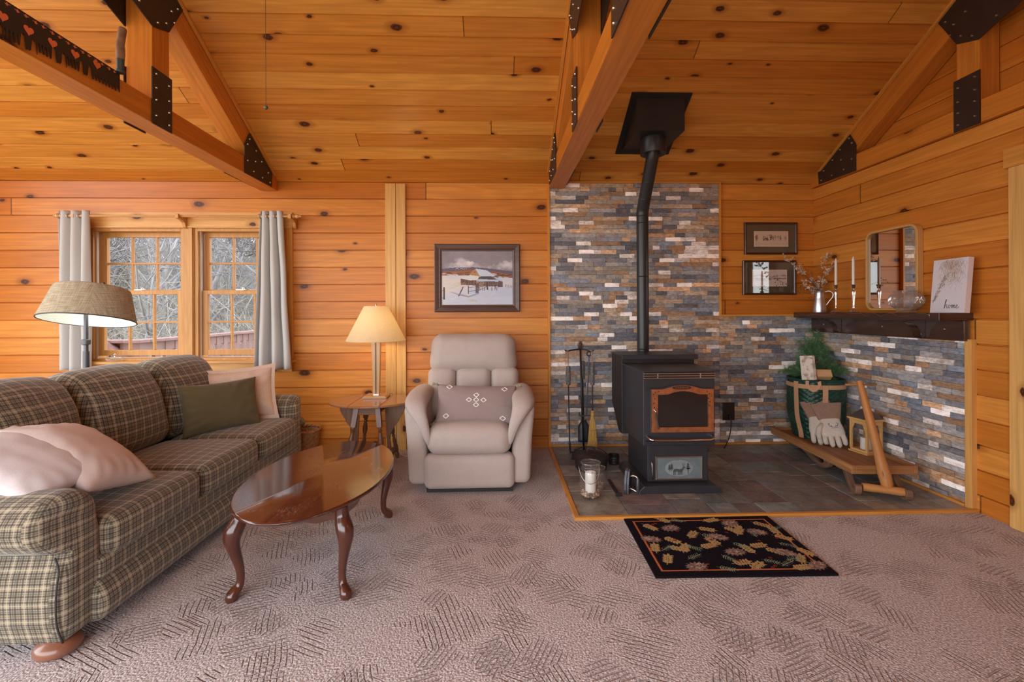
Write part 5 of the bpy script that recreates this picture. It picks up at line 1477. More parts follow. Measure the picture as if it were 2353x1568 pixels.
def cone(mb, c, r_, h_, n=70, up=True):
    c = Vector(c)
    for k in range(n):
        t = k / n; a = k * 2.39996; rr = r_ * math.sin(PI * (.12 + .80 * (1 - t))) ** .8 * .72; z_ = h_ * t
        d = Vector((math.cos(a), math.sin(a), .45)).normalized(); p = c + Vector((math.cos(a) * rr, math.sin(a) * rr, z_))
        u_ = Vector((-math.sin(a), math.cos(a), 0)); s_ = r_ * .36 * (1 - t * .5)
        tip = p + d * s_ * 1.2; nrm = d.cross(u_)
        mb.add([p - u_ * s_ * .7, p + u_ * s_ * .7, tip + u_ * s_ * .35, tip - u_ * s_ * .35, p - u_ * s_ * .5 + nrm * s_ * .35, p + u_ * s_ * .5 + nrm * s_ * .35], [(0, 1, 2, 3), (4, 3, 2, 5), (0, 3, 4), (1, 5, 2), (0, 4, 5, 1)])
    mb.ball(c + Vector((0, 0, h_ * .48)), (r_ * .5, r_ * .5, h_ * .5), 10, 8)
mb = M(off=o); cone(mb, (FX, FY, zarm + .012), .030, .070); mb.build('pine_cone_finial', m_cone, fs, smooth=0)
m_grip = pbr('grey_bark_grip', (.13, .125, .12), .85, var=.45, vscale=70, bump=.5, bscale=120)
def tool(name, label, px, Y, y0=808, y1=842, y2=885):
    x = aY(px, 850, Y).x; root = thing(name, label, 'fireplace tool', (x, Y, ZH)); o = root.location
    zt, zh1, zh0 = zarm + .004, aY(px, y1, Y).z, aY(px, y2, Y).z
    mb = M(off=o); mb.tube([(x - .004, Y - .003, zh1 - .01), (x - .010, Y, zt), (x - .006, Y + .006, zt + .006), (x + .0, Y + .006, zt), (x + .004, Y - .003, zh1 - .01)], .0022, 6); mb.build('leather_loop', m_leather, root, smooth=180)
    mb = M(off=o); mb.tube([(x, Y, zh1), (x, Y, zh1 - .004), (x, Y, zh0 + .004), (x, Y, zh0)], [.015, .018, .0185, .015], 14); mb.build('grip', m_grip, root, smooth=60)
    return root, o, x, zh0
root, o, x, zh = tool('poker', 'black poker with a bark-textured grip hanging left on the fire tool stand', 1306, 3.965)
zs, ze = aY(1306, 1016, 3.965).z, .022
mb = M(off=o); mb.tube([(x, 3.965, zh), (x + .008, 3.965, zs), (x + .009, 3.965, zs - .008), (x + .012, 3.965, ze + .05), (x + .013, 3.965, ze)], [.0055, .0055, .010, .009, .001], 10); mb.tube(spline([(x + .011, 3.965, zs - .08), (x + .030, 3.965, zs - .092), (x + .050, 3.965, zs - .080), (x + .058, 3.965, zs - .060)], 5), [.007] * 15 + [.002], 8); mb.build('rod', m_wrought, root, smooth=60)
root, o, x, zh = tool('hearth_broom', 'straw hearth broom with a bark-textured grip on the fire tool stand', 1361, 3.955)
zb0, zb1 = aY(1361, 1040, 3.93).z, aY(1361, 944, 3.955).z
mb = M(off=o); mb.tube([(x, 3.955, zh), (x, 3.955, zb1 - .02)], .0058, 10); mb.build('rod', m_wrought, root)
mb = M(off=o); rs2 = random.Random(2)
mb.tube([(x, 3.955, zb1), (x, 3.955, zb1 - .07)], [.0145, .016], 14)
for k in range(230):
    a = rs2.random() * 2 * PI; q = math.sqrt(rs2.random()); w0, w1_, w2_ = .013, .026, .047
    c, s_ = math.cos(a) * q, math.sin(a) * q * .55
    L = rs2.uniform(-.012, .006)
    mb.tube([(x + c * w0, 3.955 + s_ * w0, zb1 - .06), (x + c * w1_ - .002, 3.950 + s_ * w1_, zb1 - .10), (x + c * w1_ * 1.15 - .003, 3.945 + s_ * w1_, zb1 - .17), (x + c * w2_ - .006, 3.935 + s_ * w2_, max(ZH + .004, zb0 + L))], .0016, 4)
mb.build('bristles', m_straw, root, smooth=0)
mb = M(off=o)
for z_, w_ in ((zb1 - .012, .0165), (zb1 - .045, .0175), (zb1 - .165, .033)):
    mb.tube([(x - .001 + w_ * math.cos(t * PI / 12), 3.9505 + .62 * w_ * math.sin(t * PI / 12), z_) for t in range(24)], .0022, 6, closed=True)
mb.build('binding', m_leather, root, smooth=180)
root, o, x, zh = tool('ash_shovel', 'black ash shovel hanging at the back of the fire tool stand', 1339, 4.065, 806, 830, 872)
mb = M(off=o); mb.tube([(x, 4.065, zh), (x + .006, 4.06, .30)], .0055, 10); mb.build('rod', m_wrought, root)
mb = M(off=o)
def sh(u, v): w_ = lerp(.022, .050, sstep(0, .35, 1 - v)); xx = (u - .5) * 2 * w_; return Vector((x + .006 + xx, 4.055 - .020 * (1 - abs(u * 2 - 1) ** 3) + .010, lerp(.105, .30, v)))
mb.grid(sh, 12, 10); b_ = mb.build('blade', m_iron2, root, smooth=60); sm = b_.modifiers.new('s', 'SOLIDIFY'); sm.thickness = .003
# twisted rod with hook
Y = 3.985; xt = aY(1353, 812, Y).x; xb = aY(1347, 955, Y).x
tg = thing('log_lifter', 'silver twisted iron rod with a ring and hooked foot on the fire tool stand', 'fireplace tool', (xt, Y, ZH)); o = tg.location
zt, zb = aY(1353, 818, Y).z, aY(1347, 955, Y).z
mb = M(off=o); mb.tube([Vector((xt - .002, Y - .012, zt + .018)) + Vector((math.cos(t * PI / 10) * .018, 0, math.sin(t * PI / 10) * .018)) for t in range(20)], .0055, 8, closed=True); mb.build('ring', m_wrought, tg, smooth=180)
mb = M(off=o); mb.tube([(lerp(xt, xb, k / 40), Y - .012, lerp(zt, zb, k / 40)) for k in range(41)], [.0062 if k % 2 else .0046 for k in range(41)], 8)
mb.tube(spline([(xt + .035, Y - .012, zb + .003), (xb, Y - .012, zb), (xb - .045, Y - .012, zb - .002), (xb - .060, Y - .012, zb + .006), (xb - .062, Y - .012, zb + .030)], 5), .0055, 8); mb.build('rod', m_iron2, tg, smooth=180)

# dutch oven
DX, DY = aY(1358, 1050, 3.60).x, 3.60
do_ = thing('dutch_oven', 'cast-iron dutch oven with a domed lid on the hearth beside the fire tools', 'pot', (DX, DY, ZH))
mb = M(); mb.lathe([(.10, 0), (.112, .006), (.124, .04), (.132, .088), (.141, .092), (.141, .102), (.130, .102), (.12, .02), (0, .012)], (0, 0, 0), 56, cap=False); mb.lathe([(.10, 0), (0, 0)], (0, 0, 0), 56, cap=False)
for s in (-1, 1): mb.tube([(s * .128, -.02, .078), (s * .150, -.012, .080), (s * .150, .012, .080), (s * .128, .02, .078)], .007, 8)
mb.build('pot', m_iron, do_, smooth=50)
mb = M(); mb.lathe([(.138, .102), (.140, .107), (.128, .112), (.116, .116), (.105, .126), (.070, .138), (.03, .143), (0, .144)], (0, 0, 0), 56, cap=False); lo_ = mb.build('lid', m_iron, do_, smooth=50)
mb = M(); mb.tube(spline([(-.030, 0, .139), (-.028, 0, .160), (-.012, 0, .172), (.012, 0, .172), (.028, 0, .160), (.030, 0, .139)], 5), .0075, 10); mb.build('lid_handle', m_iron, lo_, smooth=180)
mb = M(); mb.tube([(.147 * math.cos(a), .147 * math.sin(a) * .86 * math.sin(R(65)) * 1.0 + .0, .082 + .147 * math.sin(a) * math.cos(R(65)) * 1.05) for a in [PI * k / 30 for k in range(31)]], .0032, 8); mb.build('bail', m_wrought, do_, smooth=180)

# candle jars
def jar(name, label, x, y, r, h, bail):
    root = thing(name, label, 'jar', (x, y, ZH))
    prof = [(0, .003), (r * .82, .003), (r * .95, .012), (r, .03), (r, h * .70), (r * .93, h * .82), (r * .80, h * .88), (r * .78, h * .93), (r * .86, h * .955), (r * .90, h * .975), (r * .86, h)]
    def fn(u, v):
        k = v * (len(prof) - 1); i = min(len(prof) - 2, int(k)); t = k - i; rr, z = lerp(prof[i][0], prof[i + 1][0], t), lerp(prof[i][1], prof[i + 1][1], t); a = u * 2 * PI
        rib = .0012 * math.cos(a * 22) * sstep(.02, .05, z) * sstep(h * .80, h * .70, z)
        return Vector(((rr + rib) * math.cos(a), (rr + rib) * math.sin(a), z))
    mb = M(); mb.grid(fn, 132, 40, wrap_u=True); b_ = mb.build('glass_body', m_jar, root, smooth=180)
    mb = M(); mb.tube([(r * .87 * math.cos(t * PI / 24), r * .87 * math.sin(t * PI / 24), h) for t in range(48)], .0045, 10, closed=True); mb.build('rim', m_jar, root, smooth=180)
    if bail:
        mb = M(); rr = r * .84
        pts = [(rr * math.cos(t) * 1.12 - .012, -rr * 1.12 * math.sin(t) - .004, h * .90 - .098 * math.sin(t) ** .9) for t in [PI * k / 30 for k in range(31)]]
        mb.tube(pts, .0022, 8); mb.build('wire_handle', m_nickel, root, smooth=180)
    return root
def pebbles(label, x, y, r, z0, n, rr, seed, rin=0):
    rp = random.Random(seed); mb = M(off=(x, y, ZH)); pal = [S(186, 150, 116), S(150, 116, 92), S(206, 182, 156), S(110, 86, 74), S(170, 128, 96)]
    for k in range(n):
        a = rp.random() * 2 * PI; q = lerp(rin, r, math.sqrt(rp.random())); s_ = rr * rp.uniform(.7, 1.2)
        mb.ball((x + q * math.cos(a), y + q * math.sin(a), z0 + rp.uniform(0, .028)), (s_, s_ * rp.uniform(.6, 1), s_ * rp.uniform(.6, .9)), 8, 5, col=rp.choice(pal))
    p = mb.build('pebbles', m_pebble, smooth=180); tag(p, label, 'pebbles', kind='stuff')
JX, JY = aZ(1361, 1148, ZH).x, 3.085
jar('candle_jar', 'ribbed glass jar with a wire handle standing nearest the hearth corner', JX, JY, .072, .228, True)
pebbles('tan pebbles around the candle in the glass jar with the wire handle', JX, JY, .058, ZH + .010, 150, .0078, 4, .036)
cn = M(off=(JX, JY, ZH)); cn.lathe([(.034, .006), (.036, .01), (.036, .158), (.033, .163), (.018, .158), (0, .156)], (JX, JY, ZH), 32); tag(cn.build('pillar_candle', m_white, smooth=60), 'white pillar candle inside the glass jar with the wire handle', 'candle')
J2 = (JX + .078, JY + .125)
jar('small_glass_jar', 'smaller ribbed glass jar half hidden behind the candle jar', J2[0], J2[1], .056, .150, False)
pebbles('brown pebbles in the smaller jar behind the candle jar', J2[0], J2[1], .043, ZH + .010, 70, .0075, 8)

# black tin, sad iron, scraper
TX, TY = aZ(1422, 1076, ZH).x - .012, 3.735
mb = M(); mb.lathe([(.042, 0), (.043, .004), (.043, .012), (.0445, .014), (.043, .016), (.043, .028), (.0445, .030), (.043, .032), (.043, .046), (.0445, .048), (.043, .050), (.043, .070), (.045, .073), (.041, .073), (.040, .010), (0, .008)], (0, 0, 0), 40, cap=False)
tn = mb.build('black_tin', m_blackd, smooth=40, loc=(TX, TY, ZH)); tag(tn, 'small black ribbed tin on the hearth between the pot and the stove', 'tin')
IX, IY = aZ(1452, 1138, ZH).x, 3.135
ir = thing('sad_iron', 'antique sad iron standing on its heel on the hearth beside the stove', 'iron', (IX, IY, ZH), R(-32))
P = [(-.048, 0), (.048, 0), (.050, .03), (.046, .07), (.034, .112), (.016, .150), (0, .165), (-.016, .150), (-.034, .112), (-.046, .07), (-.050, .03)]
mb = M(); mb.prism(P, -.030, -.012, 'YZ'); mb.prism([(a * .93, b * .96 + .002) for a, b in P], -.012, .004, 'YZ'); mb.build('body', m_iron2, ir, smooth=0, bevel=.003)
for z_ in (.028, .112):
    mb = M(); mb.tube(spline([(.002, 0, z_), (.022, 0, z_ + (.006 if z_ > .05 else -.004)), (.042, 0, z_ + (.004 if z_ > .05 else -.012)), (.052, 0, z_ + (-.012 if z_ > .05 else -.008))], 5), .0065, 10)
    mb.build('handle_post', m_nickel, ir, smooth=180)
mb = M(); mb.tube([(.054, 0, .006), (.054, 0, .012), (.053, 0, .058), (.054, 0, .100), (.054, 0, .106)], [.008, .0115, .0135, .0115, .008], 16); mb.build('grip', m_iron2, ir, smooth=60)
sc_ = thing('ash_scraper', 'flat iron ash scraper lying on the hearth tiles', 'fireplace tool', (aZ(1412, 1120, ZH).x, 3.28, ZH))
o = sc_.location; a, b = aZ(1399, 1102, ZH + .006), aZ(1422, 1139, ZH + .006)
mb = M(off=o); mb.beam(a, b, .022, .006); mb.build('handle', m_iron, sc_, smooth=0, bevel=.002)
mb = M(off=o); d = (b - a).normalized(); s_ = Vector((0, 0, 1)).cross(d); mb.beam(b - s_ * .022 + Vector((0, 0, .006)), b + s_ * .022 + Vector((0, 0, .006)), .010, .022); mb.build('blade', m_wrought, sc_, smooth=0, bevel=.002)

# outlet and cord
c0, c1 = aY(1660, 966, YB - .031), aY(1687, 925, YB - .031)
ol = thing('wall_outlet', 'dark brown wall outlet on the stone right of the stove', 'outlet', ((c0.x + c1.x) / 2, YB - .031, (c0.z + c1.z) / 2)); o = ol.location
mb = M(off=o); mb.box(c0.x, c1.x, YB - .040, YB - .030, c0.z, c1.z); mb.build('plate', m_outlet, ol, smooth=0, bevel=.003)
xm = (c0.x + c1.x) / 2
for z_ in (c0.z + .04, c1.z - .04): mb = M(off=o); mb.box(xm - .017, xm + .017, YB - .0425, YB - .040, z_ - .017, z_ + .017); mb.build('socket', m_blackd, ol, smooth=0, bevel=.002)
pc_ = thing('power_cord', 'black power cord drooping from the outlet to the stove', 'cord', (xm, YB - .06, c0.z)); o = pc_.location
mb = M(off=o); mb.box(xm - .013, xm + .013, YB - .075, YB - .043, c0.z + .024, c0.z + .054); mb.build('plug', m_cordblk, pc_, smooth=0, bevel=.003)
mb = M(off=o); mb.tube(spline([(xm, YB - .072, c0.z + .035), (xm + .0, YB - .085, c0.z - .01), (xm - .02, YB - .10, c0.z - .11), (xm - .08, YB - .14, c0.z - .20), (xm - .18, YB - .20, c0.z - .235), (1.60, 3.95, .05), (1.56, 3.93, .10), (1.53, 3.893, .34)], 8), .0042, 8); mb.build('cable', m_cordblk, pc_, smooth=180)

# ------------------------------------------------------------------ hooked rug
RW, RH = .90, .64
ra = Raster(RW, RH, 270, 192, S(28, 22, 30))
tan_, dr_, gold, cone_c, grn, red = S(206, 118, 70), S(120, 42, 34), S(190, 160, 108), S(142, 118, 108), S(140, 160, 132), S(150, 50, 40)
for d, w_, c in ((.046, .014, tan_), (.058, .006, dr_)):
    for p, q in (((d, d), (RW - d, d)), ((RW - d, d), (RW - d, RH - d)), ((RW - d, RH - d), (d, RH - d)), ((d, RH - d), (d, d))): ra.line(p, q, w_, c, hgt=1)
rr_g = random.Random(21)
def spray(x, y, ang, n, L, c, lw, ll):
    for k in range(n):
        t = (k + 1) / n; px_, py_ = x + math.cos(ang) * L * t, y + math.sin(ang) * L * t
        for s in (-1, 1):
            a = ang + s * 1.0; ra.ell(px_ + math.cos(a) * ll * .9, py_ + math.sin(a) * ll * .9, ll, lw, a, c, hgt=1)
    ra.line((x, y), (x + math.cos(ang) * L, y + math.sin(ang) * L), .006, c, hgt=1); ra.ell(x + math.cos(ang) * (L + ll), y + math.sin(ang) * (L + ll), ll, lw, ang, c, hgt=1)
def pcone(x, y, ang, a, b):
    ra.ell(x, y, a, b, ang, cone_c, hgt=1)
    for k in range(26):
        t = rr_g.uniform(-.85, .85); s = rr_g.uniform(-.7, .7) * math.sqrt(1 - t * t); cx2, cy2 = x + math.cos(ang) * a * t - math.sin(ang) * b * s, y + math.sin(ang) * a * t + math.cos(ang) * b * s
        ra.ell(cx2, cy2, .010, .0035, ang + rr_g.choice((.5, -.5)), rr_g.choice((S(190, 160, 140), S(112, 84, 80), S(205, 178, 150))), hgt=1)
    for k in range(14):
        a2 = 2 * PI * k / 14; ra.ell(x + math.cos(ang) * a * math.cos(a2) - math.sin(ang) * b * math.sin(a2), y + math.sin(ang) * a * math.cos(a2) + math.cos(ang) * b * math.sin(a2), .012, .0055, a2 + ang, cone_c, hgt=1)
for u, v, a in ((.10, .88, -.9), (.52, .90, .3), (.84, .88, -.7), (.34, .58, .9), (.18, .62, -.8), (.62, .80, -.9), (.66, .62, 1.), (.88, .62, -.6), (.36, .42, .3), (.74, .40, -.7), (.66, .42, .2), (.10, .16, 1.2), (.55, .08, .6), (.86, .14, 1.1), (.47, .16, .2), (.93, .40, -1.), (.24, .34, 1.1), (.44, .78, -.4), (.75, .74, 2.4), (.30, .88, 2.2), (.17, .44, -.4), (.50, .44, 2.0), (.93, .80, -1.6), (.78, .08, .2), (.08, .34, 1.4), (.66, .30, 1.9)):
    spray(u * RW, v * RH, a, 5, .085, gold, .0075, .017)
for u, v, a in ((.40, .90, 2.6), (.22, .76, .6), (.43, .66, -.6), (.77, .58, 1.6), (.58, .50, -.8), (.28, .46, -.6), (.24, .24, .5), (.45, .30, -.9), (.37, .12, -.4), (.66, .22, -.5), (.80, .20, .3), (.86, .48, -.6), (.93, .72, .4), (.12, .38, .6), (.74, .12, .5)):
    spray(u * RW, v * RH, a, 6, .075, grn, .0032, .014)
for u, v, a in ((.27, .78, .2), (.69, .86, .3), (.10, .58, -.3), (.53, .60, -.5), (.81, .68, -.4), (.55, .34, .1), (.84, .32, -.5), (.26, .13, .2), (.94, .12, .5)): pcone(u * RW, v * RH, a, .050, .034)
for u, v in ((.17, .86), (.19, .88), (.30, .72), (.47, .55), (.61, .68), (.33, .16), (.52, .20), (.76, .52), (.68, .10), (.70, .12), (.24, .55), (.72, .24), (.89, .56)): ra.ell(u * RW, v * RH, .011, .009, 0, red, hgt=1)
rc4 = [aZ(1507, 1325, .012), aZ(1927, 1319, .012), aZ(1761, 1184.5, .012), aZ(1431, 1187.5, .012)]
for q in rc4[2:]: q.y = min(q.y, hy0 - .034)
def rpl(x, y, z):
    u, v = x / RW, y / RH; p = rc4[0].lerp(rc4[1], u).lerp(rc4[3].lerp(rc4[2], u), v); p.z = .011 + z; return p
rc_ = sum(rc4, Vector()) / 4; rc_.z = 0
mb = M(off=rc_); ra.mesh(mb, rpl, .0025)
e = [rpl(*q, 0) for q in ((0, 0), (RW, 0), (RW, RH), (0, RH))]
for i in range(4):
    p, q = e[i], e[(i + 1) % 4]; mb.add([p, q, Vector((q.x, q.y, .001)), Vector((p.x, p.y, .001))], [(3, 2, 1, 0)], col=S(24, 20, 28))
rg = mb.build('hooked_rug', m_rug, smooth=0); tag(rg, 'small black hooked rug with pine cones and golden leaves before the hearth', 'rug')
# ------------------------------------------------------------------ painting and framed prints on the back wall
def frame_ring(mb, x0, x1, z0, z1, w_, yf, yb, prof=None):
    """mitred frame with a sloped profile; outer rectangle, width w_, front y=yf, back y=yb"""
    prof = prof or [(0, yb), (0, yf + .004), (.10, yf), (.28, yf + .003), (.62, yf + .010), (.74, yf + .006), (.86, yf + .010), (1., yf + .012), (1., yb)]
    C = [(x0, z0, 1, 1), (x1, z0, -1, 1), (x1, z1, -1, -1), (x0, z1, 1, -1)]
    n = len(prof); v = []
    for x, z, sx_, sz_ in C:
        for t, y in prof: v.append((x + sx_ * w_ * t, y, z + sz_ * w_ * t))
    f = []
    for i in range(4):
        j = (i + 1) % 4
        for k in range(n - 1): f.append((i * n + k, j * n + k, j * n + k + 1, i * n + k + 1))
    mb.add(v, f)
Y = YB - .03
a, b = aY(998.5, 717.5, Y), aY(1194, 561, Y)
pt_ = thing('framed_painting', 'framed painting of a snowy barn on the wall above the recliner', 'painting', ((a.x + b.x) / 2, YB - .002, a.z)); o = pt_.location
mb = M(off=o); frame_ring(mb, a.x, b.x, a.z, b.z, .066, YB - .038, YB - .002); mb.build('frame', m_frame2, pt_, smooth=0)
PWd, PHt = b.x - a.x - .126, b.z - a.z - .126
ra = Raster(PWd, PHt, 168, 128); X_, Y_ = ra.X / PWd, ra.Y / PHt; W_, H_ = PWd, PHt
rp_ = random.Random(4)
sky = np.array(S(140, 132, 138)); ra.C[:] = sky
fn_ = ra.fnoise(9, 1, 4); ra.C *= (1 + .16 * fn_)[..., None]
for cx_, cy_, r_, c, al in [(.30, .80, .10, (206, 196, 200), .5), (.24, .74, .12, (214, 208, 212), .55), (.36, .76, .08, (226, 220, 222), .6), (.40, .78, .06, (232, 226, 226), .5), (.30, .70, .14, (196, 192, 200), .5), (.15, .70, .12, (170, 164, 172), .5),
                        (.92, .76, .09, (220, 212, 212), .55), (.85, .72, .09, (212, 206, 208), .5), (.97, .72, .10, (205, 200, 206), .5), (.70, .69, .10, (180, 174, 182), .4), (.50, .70, .10, (178, 172, 180), .4)]:
    for k in range(14): ra.ell((cx_ + rp_.gauss(0, r_ * .45)) * W_, (cy_ + rp_.gauss(0, r_ * .22)) * H_, r_ * W_ * rp_.uniform(.25, .5), r_ * H_ * rp_.uniform(.2, .4), rp_.uniform(-.3, .3), S(*c), al * .45)
def band(pts, base, c, al=1.): ra.poly([(x * W_, y * H_) for x, y in pts] + [(pts[-1][0] * W_, base * H_), (pts[0][0] * W_, base * H_)], S(*c), al)
band([(0, .67), (.2, .695), (.45, .70), (.7, .67), (1, .62)], .5, (96, 84, 104))
band([(0, .62), (.12, .625), (.25, .635), (.4, .655), (.55, .62), (.75, .615), (.9, .58), (1, .555)], .45, (150, 88, 48))
for k in range(60):
    x = rp_.random(); ra.ell(x * W_, (.60 - .05 * x + rp_.uniform(-.05, .015)) * H_, .04 * W_, .010 * H_, rp_.uniform(-.2, .2), S(*rp_.choice(((92, 62, 44), (176, 110, 60), (120, 76, 48), (60, 48, 44), (206, 200, 206)))), .8)
band([(0, .545), (.3, .55), (.6, .53), (1, .50)], 0, (206, 204, 212))
band([(0, .50), (.25, .49), (.35, .36), (.12, .24), (0, .22)], .3, (216, 208, 196), .8)
band([(.4, .30), (1, .33)], 0, (190, 198, 216)); band([(0, .20), (.4, .12), (1, .16)], 0, (196, 204, 220), .8)
for k in range(90): ra.ell(rp_.random() * W_, rp_.uniform(0, .5) * H_, .06 * W_, .006 * H_, rp_.uniform(-.1, .5), S(*rp_.choice(((222, 224, 232), (168, 180, 206), (228, 222, 216), (206, 196, 180)))), .35)
def P(pts, c, al=1.): ra.poly([(x * W_, y * H_) for x, y in pts], S(*c), al)
P([(.40, .585), (.475, .675), (.53, .55), (.53, .30), (.40, .50)], (178, 128, 82)); P([(.46, .62), (.475, .62), (.475, .60), (.46, .60)], (50, 36, 30))
P([(.475, .675), (.64, .64), (.755, .53), (.54, .52)], (196, 208, 222)); P([(.52, .52), (.80, .53), (.80, .34), (.50, .34)], (104, 76, 66)); P([(.54, .53), (.70, .535), (.72, .48), (.56, .48)], (70, 62, 70))
P([(.26, .50), (.40, .555), (.53, .53), (.50, .46), (.40, .46)], (214, 216, 214)); P([(.265, .49), (.40, .455), (.50, .455), (.47, .36), (.27, .38)], (96, 64, 52)); P([(.52, .475), (.78, .47), (.83, .43), (.60, .44), (.48, .44)], (184, 198, 220))
P([(.50, .44), (.60, .44), (.58, .33), (.49, .33)], (150, 126, 104)); P([(.80, .45), (.86, .43), (.86, .33), (.80, .33)], (92, 76, 80)); P([(.72, .52), (.82, .50), (.86, .44), (.78, .47)], (178, 194, 222))
for x in (.53, .56, .67, .70, .73): P([(x, .42), (x + .012, .42), (x + .012, .40), (x, .40)], (48, 40, 42))
for k in range(40): x = rp_.uniform(.27, .48); ra.line((x * W_, .37 * H_), ((x + .01) * W_, .46 * H_), .0025, S(*rp_.choice(((70, 46, 40), (140, 104, 82)))), .7)
for k in range(30): x = rp_.uniform(.60, .80); ra.line((x * W_, .34 * H_), (x * W_, .42 * H_), .0025, S(*rp_.choice(((80, 62, 60), (128, 108, 100)))), .7)
fence = [(.035, .10, .33, .022), (.375, .20, .36, .016), (.485, .22, .40, .016), (.51, .22, .41, .016), (.64, .28, .42, .013), (.75, .30, .37, .009), (.795, .31, .40, .010), (.90, .33, .38, .008), (.93, .32, .37, .007), (.96, .32, .36, .007), (.985, .31, .36, .007)]
for x, y0_, y1_, w_ in fence: P([(x - w_ / 2, y0_), (x + w_ / 2, y0_), (x + w_ / 2, y1_), (x - w_ / 2, y1_)], (76, 52, 48))
ra.line((.24 * W_, .17 * H_), (.30 * W_, .33 * H_), .010, S(76, 52, 48))
for p, q in (((.0, .27), (.035, .27)), ((.0, .14), (.035, .14)), ((.375, .32), (.485, .34)), ((.51, .27), (.64, .34)), ((.51, .36), (.64, .39)), ((.375, .25), (.485, .27))): ra.line((p[0] * W_, p[1] * H_), (q[0] * W_, q[1] * H_), .004, S(70, 56, 56))
for k in range(24): x = rp_.uniform(.52, .78); ra.line((x * W_, .27 * H_), (x * W_, .33 * H_), .002, S(80, 76, 92), .8)
for x in [i / 12 for i in range(12)]: ra.ell((.11 + x * .22) * W_, (.705 + .01 * math.sin(x * 20)) * H_, .006 * W_, .004 * H_, .4, S(232, 228, 228)); ra.ell((.20 + x * .17) * W_, (.67 + .008 * math.sin(x * 17)) * H_, .005 * W_, .004 * H_, .4, S(232, 228, 228))
P([(.10, .25), (.38, .17), (.52, .225), (.52, .205), (.38, .14), (.24, .18)], (120, 124, 150), .7)
for k in range(30): ra.ell(rp_.uniform(.15, .35) * W_, rp_.uniform(.33, .42) * H_, .012 * W_, .004 * H_, 0, S(200, 160, 100), .5); ra.ell(rp_.uniform(.38, .50) * W_, rp_.uniform(.06, .10) * H_, .012 * W_, .004 * H_, 0, S(200, 168, 120), .5)
mb = M(off=o); ra.mesh(mb, lambda x, y, z: (a.x + .063 + x, YB - .022, a.z + .063 + y)); mb.build('canvas', m_paint, pt_, smooth=0)
mb = M(off=o); mb.box(a.x + .06, b.x - .06, YB - .0215, YB - .003, a.z + .06, b.z - .06); mb.build('backing', m_frame2, pt_, smooth=0)

def small_print(label, c4, kind):
    a, b = aY(c4[0], c4[3], YB - .02), aY(c4[2], c4[1], YB - .02)
    root = thing('framed_print', label, 'picture', ((a.x + b.x) / 2, YB - .002, a.z)); o = root.location
    mb = M(off=o); frame_ring(mb, a.x, b.x, a.z, b.z, .019, YB - .026, YB - .002, [(0, YB - .002), (0, YB - .024), (.3, YB - .027), (.7, YB - .024), (1, YB - .018), (1, YB - .002)]); mb.build('frame', m_frame, root, smooth=0)
    x0, x1, z0, z1 = a.x + .017, b.x - .017, a.z + .017, b.z - .017
    mb = M(off=o); mb.box(x0, x1, YB - .014, YB - .003, z0, z1); mb.build('mat', m_mat, root, smooth=0)
    mx0, mx1, mz0, mz1 = lerp(x0, x1, .17), lerp(x0, x1, .845), lerp(z0, z1, .235), lerp(z0, z1, .735)
    mb = M(off=o); mb.box(mx0 - .006, mx1 + .006, YB - .0155, YB - .0135, mz0 - .006, mz1 + .006); mb.build('mat_edge', m_matbevel, root, smooth=0)
    w_, h_ = mx1 - mx0, mz1 - mz0; r = Raster(w_, h_, 110, 44, S(214, 190, 168)); rg = random.Random(kind)
    dk = S(92, 70, 62)
    if kind == 1:
        for k in range(160): r.ell(rg.random() * w_, rg.uniform(.05, .26) * h_, .012 * w_, .010 * h_, 0, dk, .25)
        for k in range(26):
            x = rg.choice((rg.uniform(.02, .08), rg.uniform(.2, .55), rg.uniform(.55, .98))); hh = rg.uniform(.2, .42)
            r.line((x * w_, .34 * h_), (x * w_, (.36 + hh) * h_), .004 * w_, dk, .6)
            for j in range(7): r.ell((x + rg.gauss(0, .012)) * w_, (.38 + hh * rg.uniform(.3, 1)) * h_, .014 * w_, .05 * h_, 0, dk, .22)
        for j in range(30): r.ell((.49 + rg.gauss(0, .022)) * w_, rg.uniform(.42, .82) * h_, .016 * w_, .045 * h_, 0, S(58, 44, 40), .5)
        r.poly([(.24 * w_, .38 * h_), (.42 * w_, .38 * h_), (.42 * w_, .5 * h_), (.35 * w_, .58 * h_), (.27 * w_, .5 * h_)], S(74, 54, 48), .85); r.poly([(.30 * w_, .38 * h_), (.35 * w_, .38 * h_), (.35 * w_, .46 * h_), (.30 * w_, .46 * h_)], S(206, 186, 166))
    else:
        r.C[:] = S(206, 186, 176)
        for k in range(120): x = rg.random(); r.ell(x * w_, (.62 + .05 * math.sin(x * 9) + rg.gauss(0, .03)) * h_, .03 * w_, .03 * h_, 0, S(120, 106, 104), .3)
        for k in range(90): x = rg.random(); r.ell(x * w_, (.47 + rg.gauss(0, .02)) * h_, .035 * w_, .022 * h_, 0, S(86, 72, 72), .4)
        for k in range(40): r.ell(rg.uniform(.02, .42) * w_, rg.uniform(.30, .44) * h_, .025 * w_, .03 * h_, 0, S(140, 122, 116), .4)
        for x in (.33, .5, .2): r.poly([((x - .05) * w_, .36 * h_), ((x + .06) * w_, .36 * h_), (x * w_, .50 * h_)], S(120, 104, 102), .7)
    mb = M(off=o); r.mesh(mb, lambda x, y, z: (mx0 + x, YB - .016, mz0 + y)); mb.build('print', m_print, root, smooth=0)
    mb = M(off=o); mb.box(x0, x1, YB - .0195, YB - .0185, z0, z1); mb.build('glazing', m_pglass, root, smooth=0)
small_print('dark-framed sketch of a farm and bare trees, upper of the two prints', (1711.5, 511.5, 1832, 585), 1)
small_print('dark-framed lake sketch, the print behind the dried stems', (1707.5, 598.5, 1829, 678), 2)

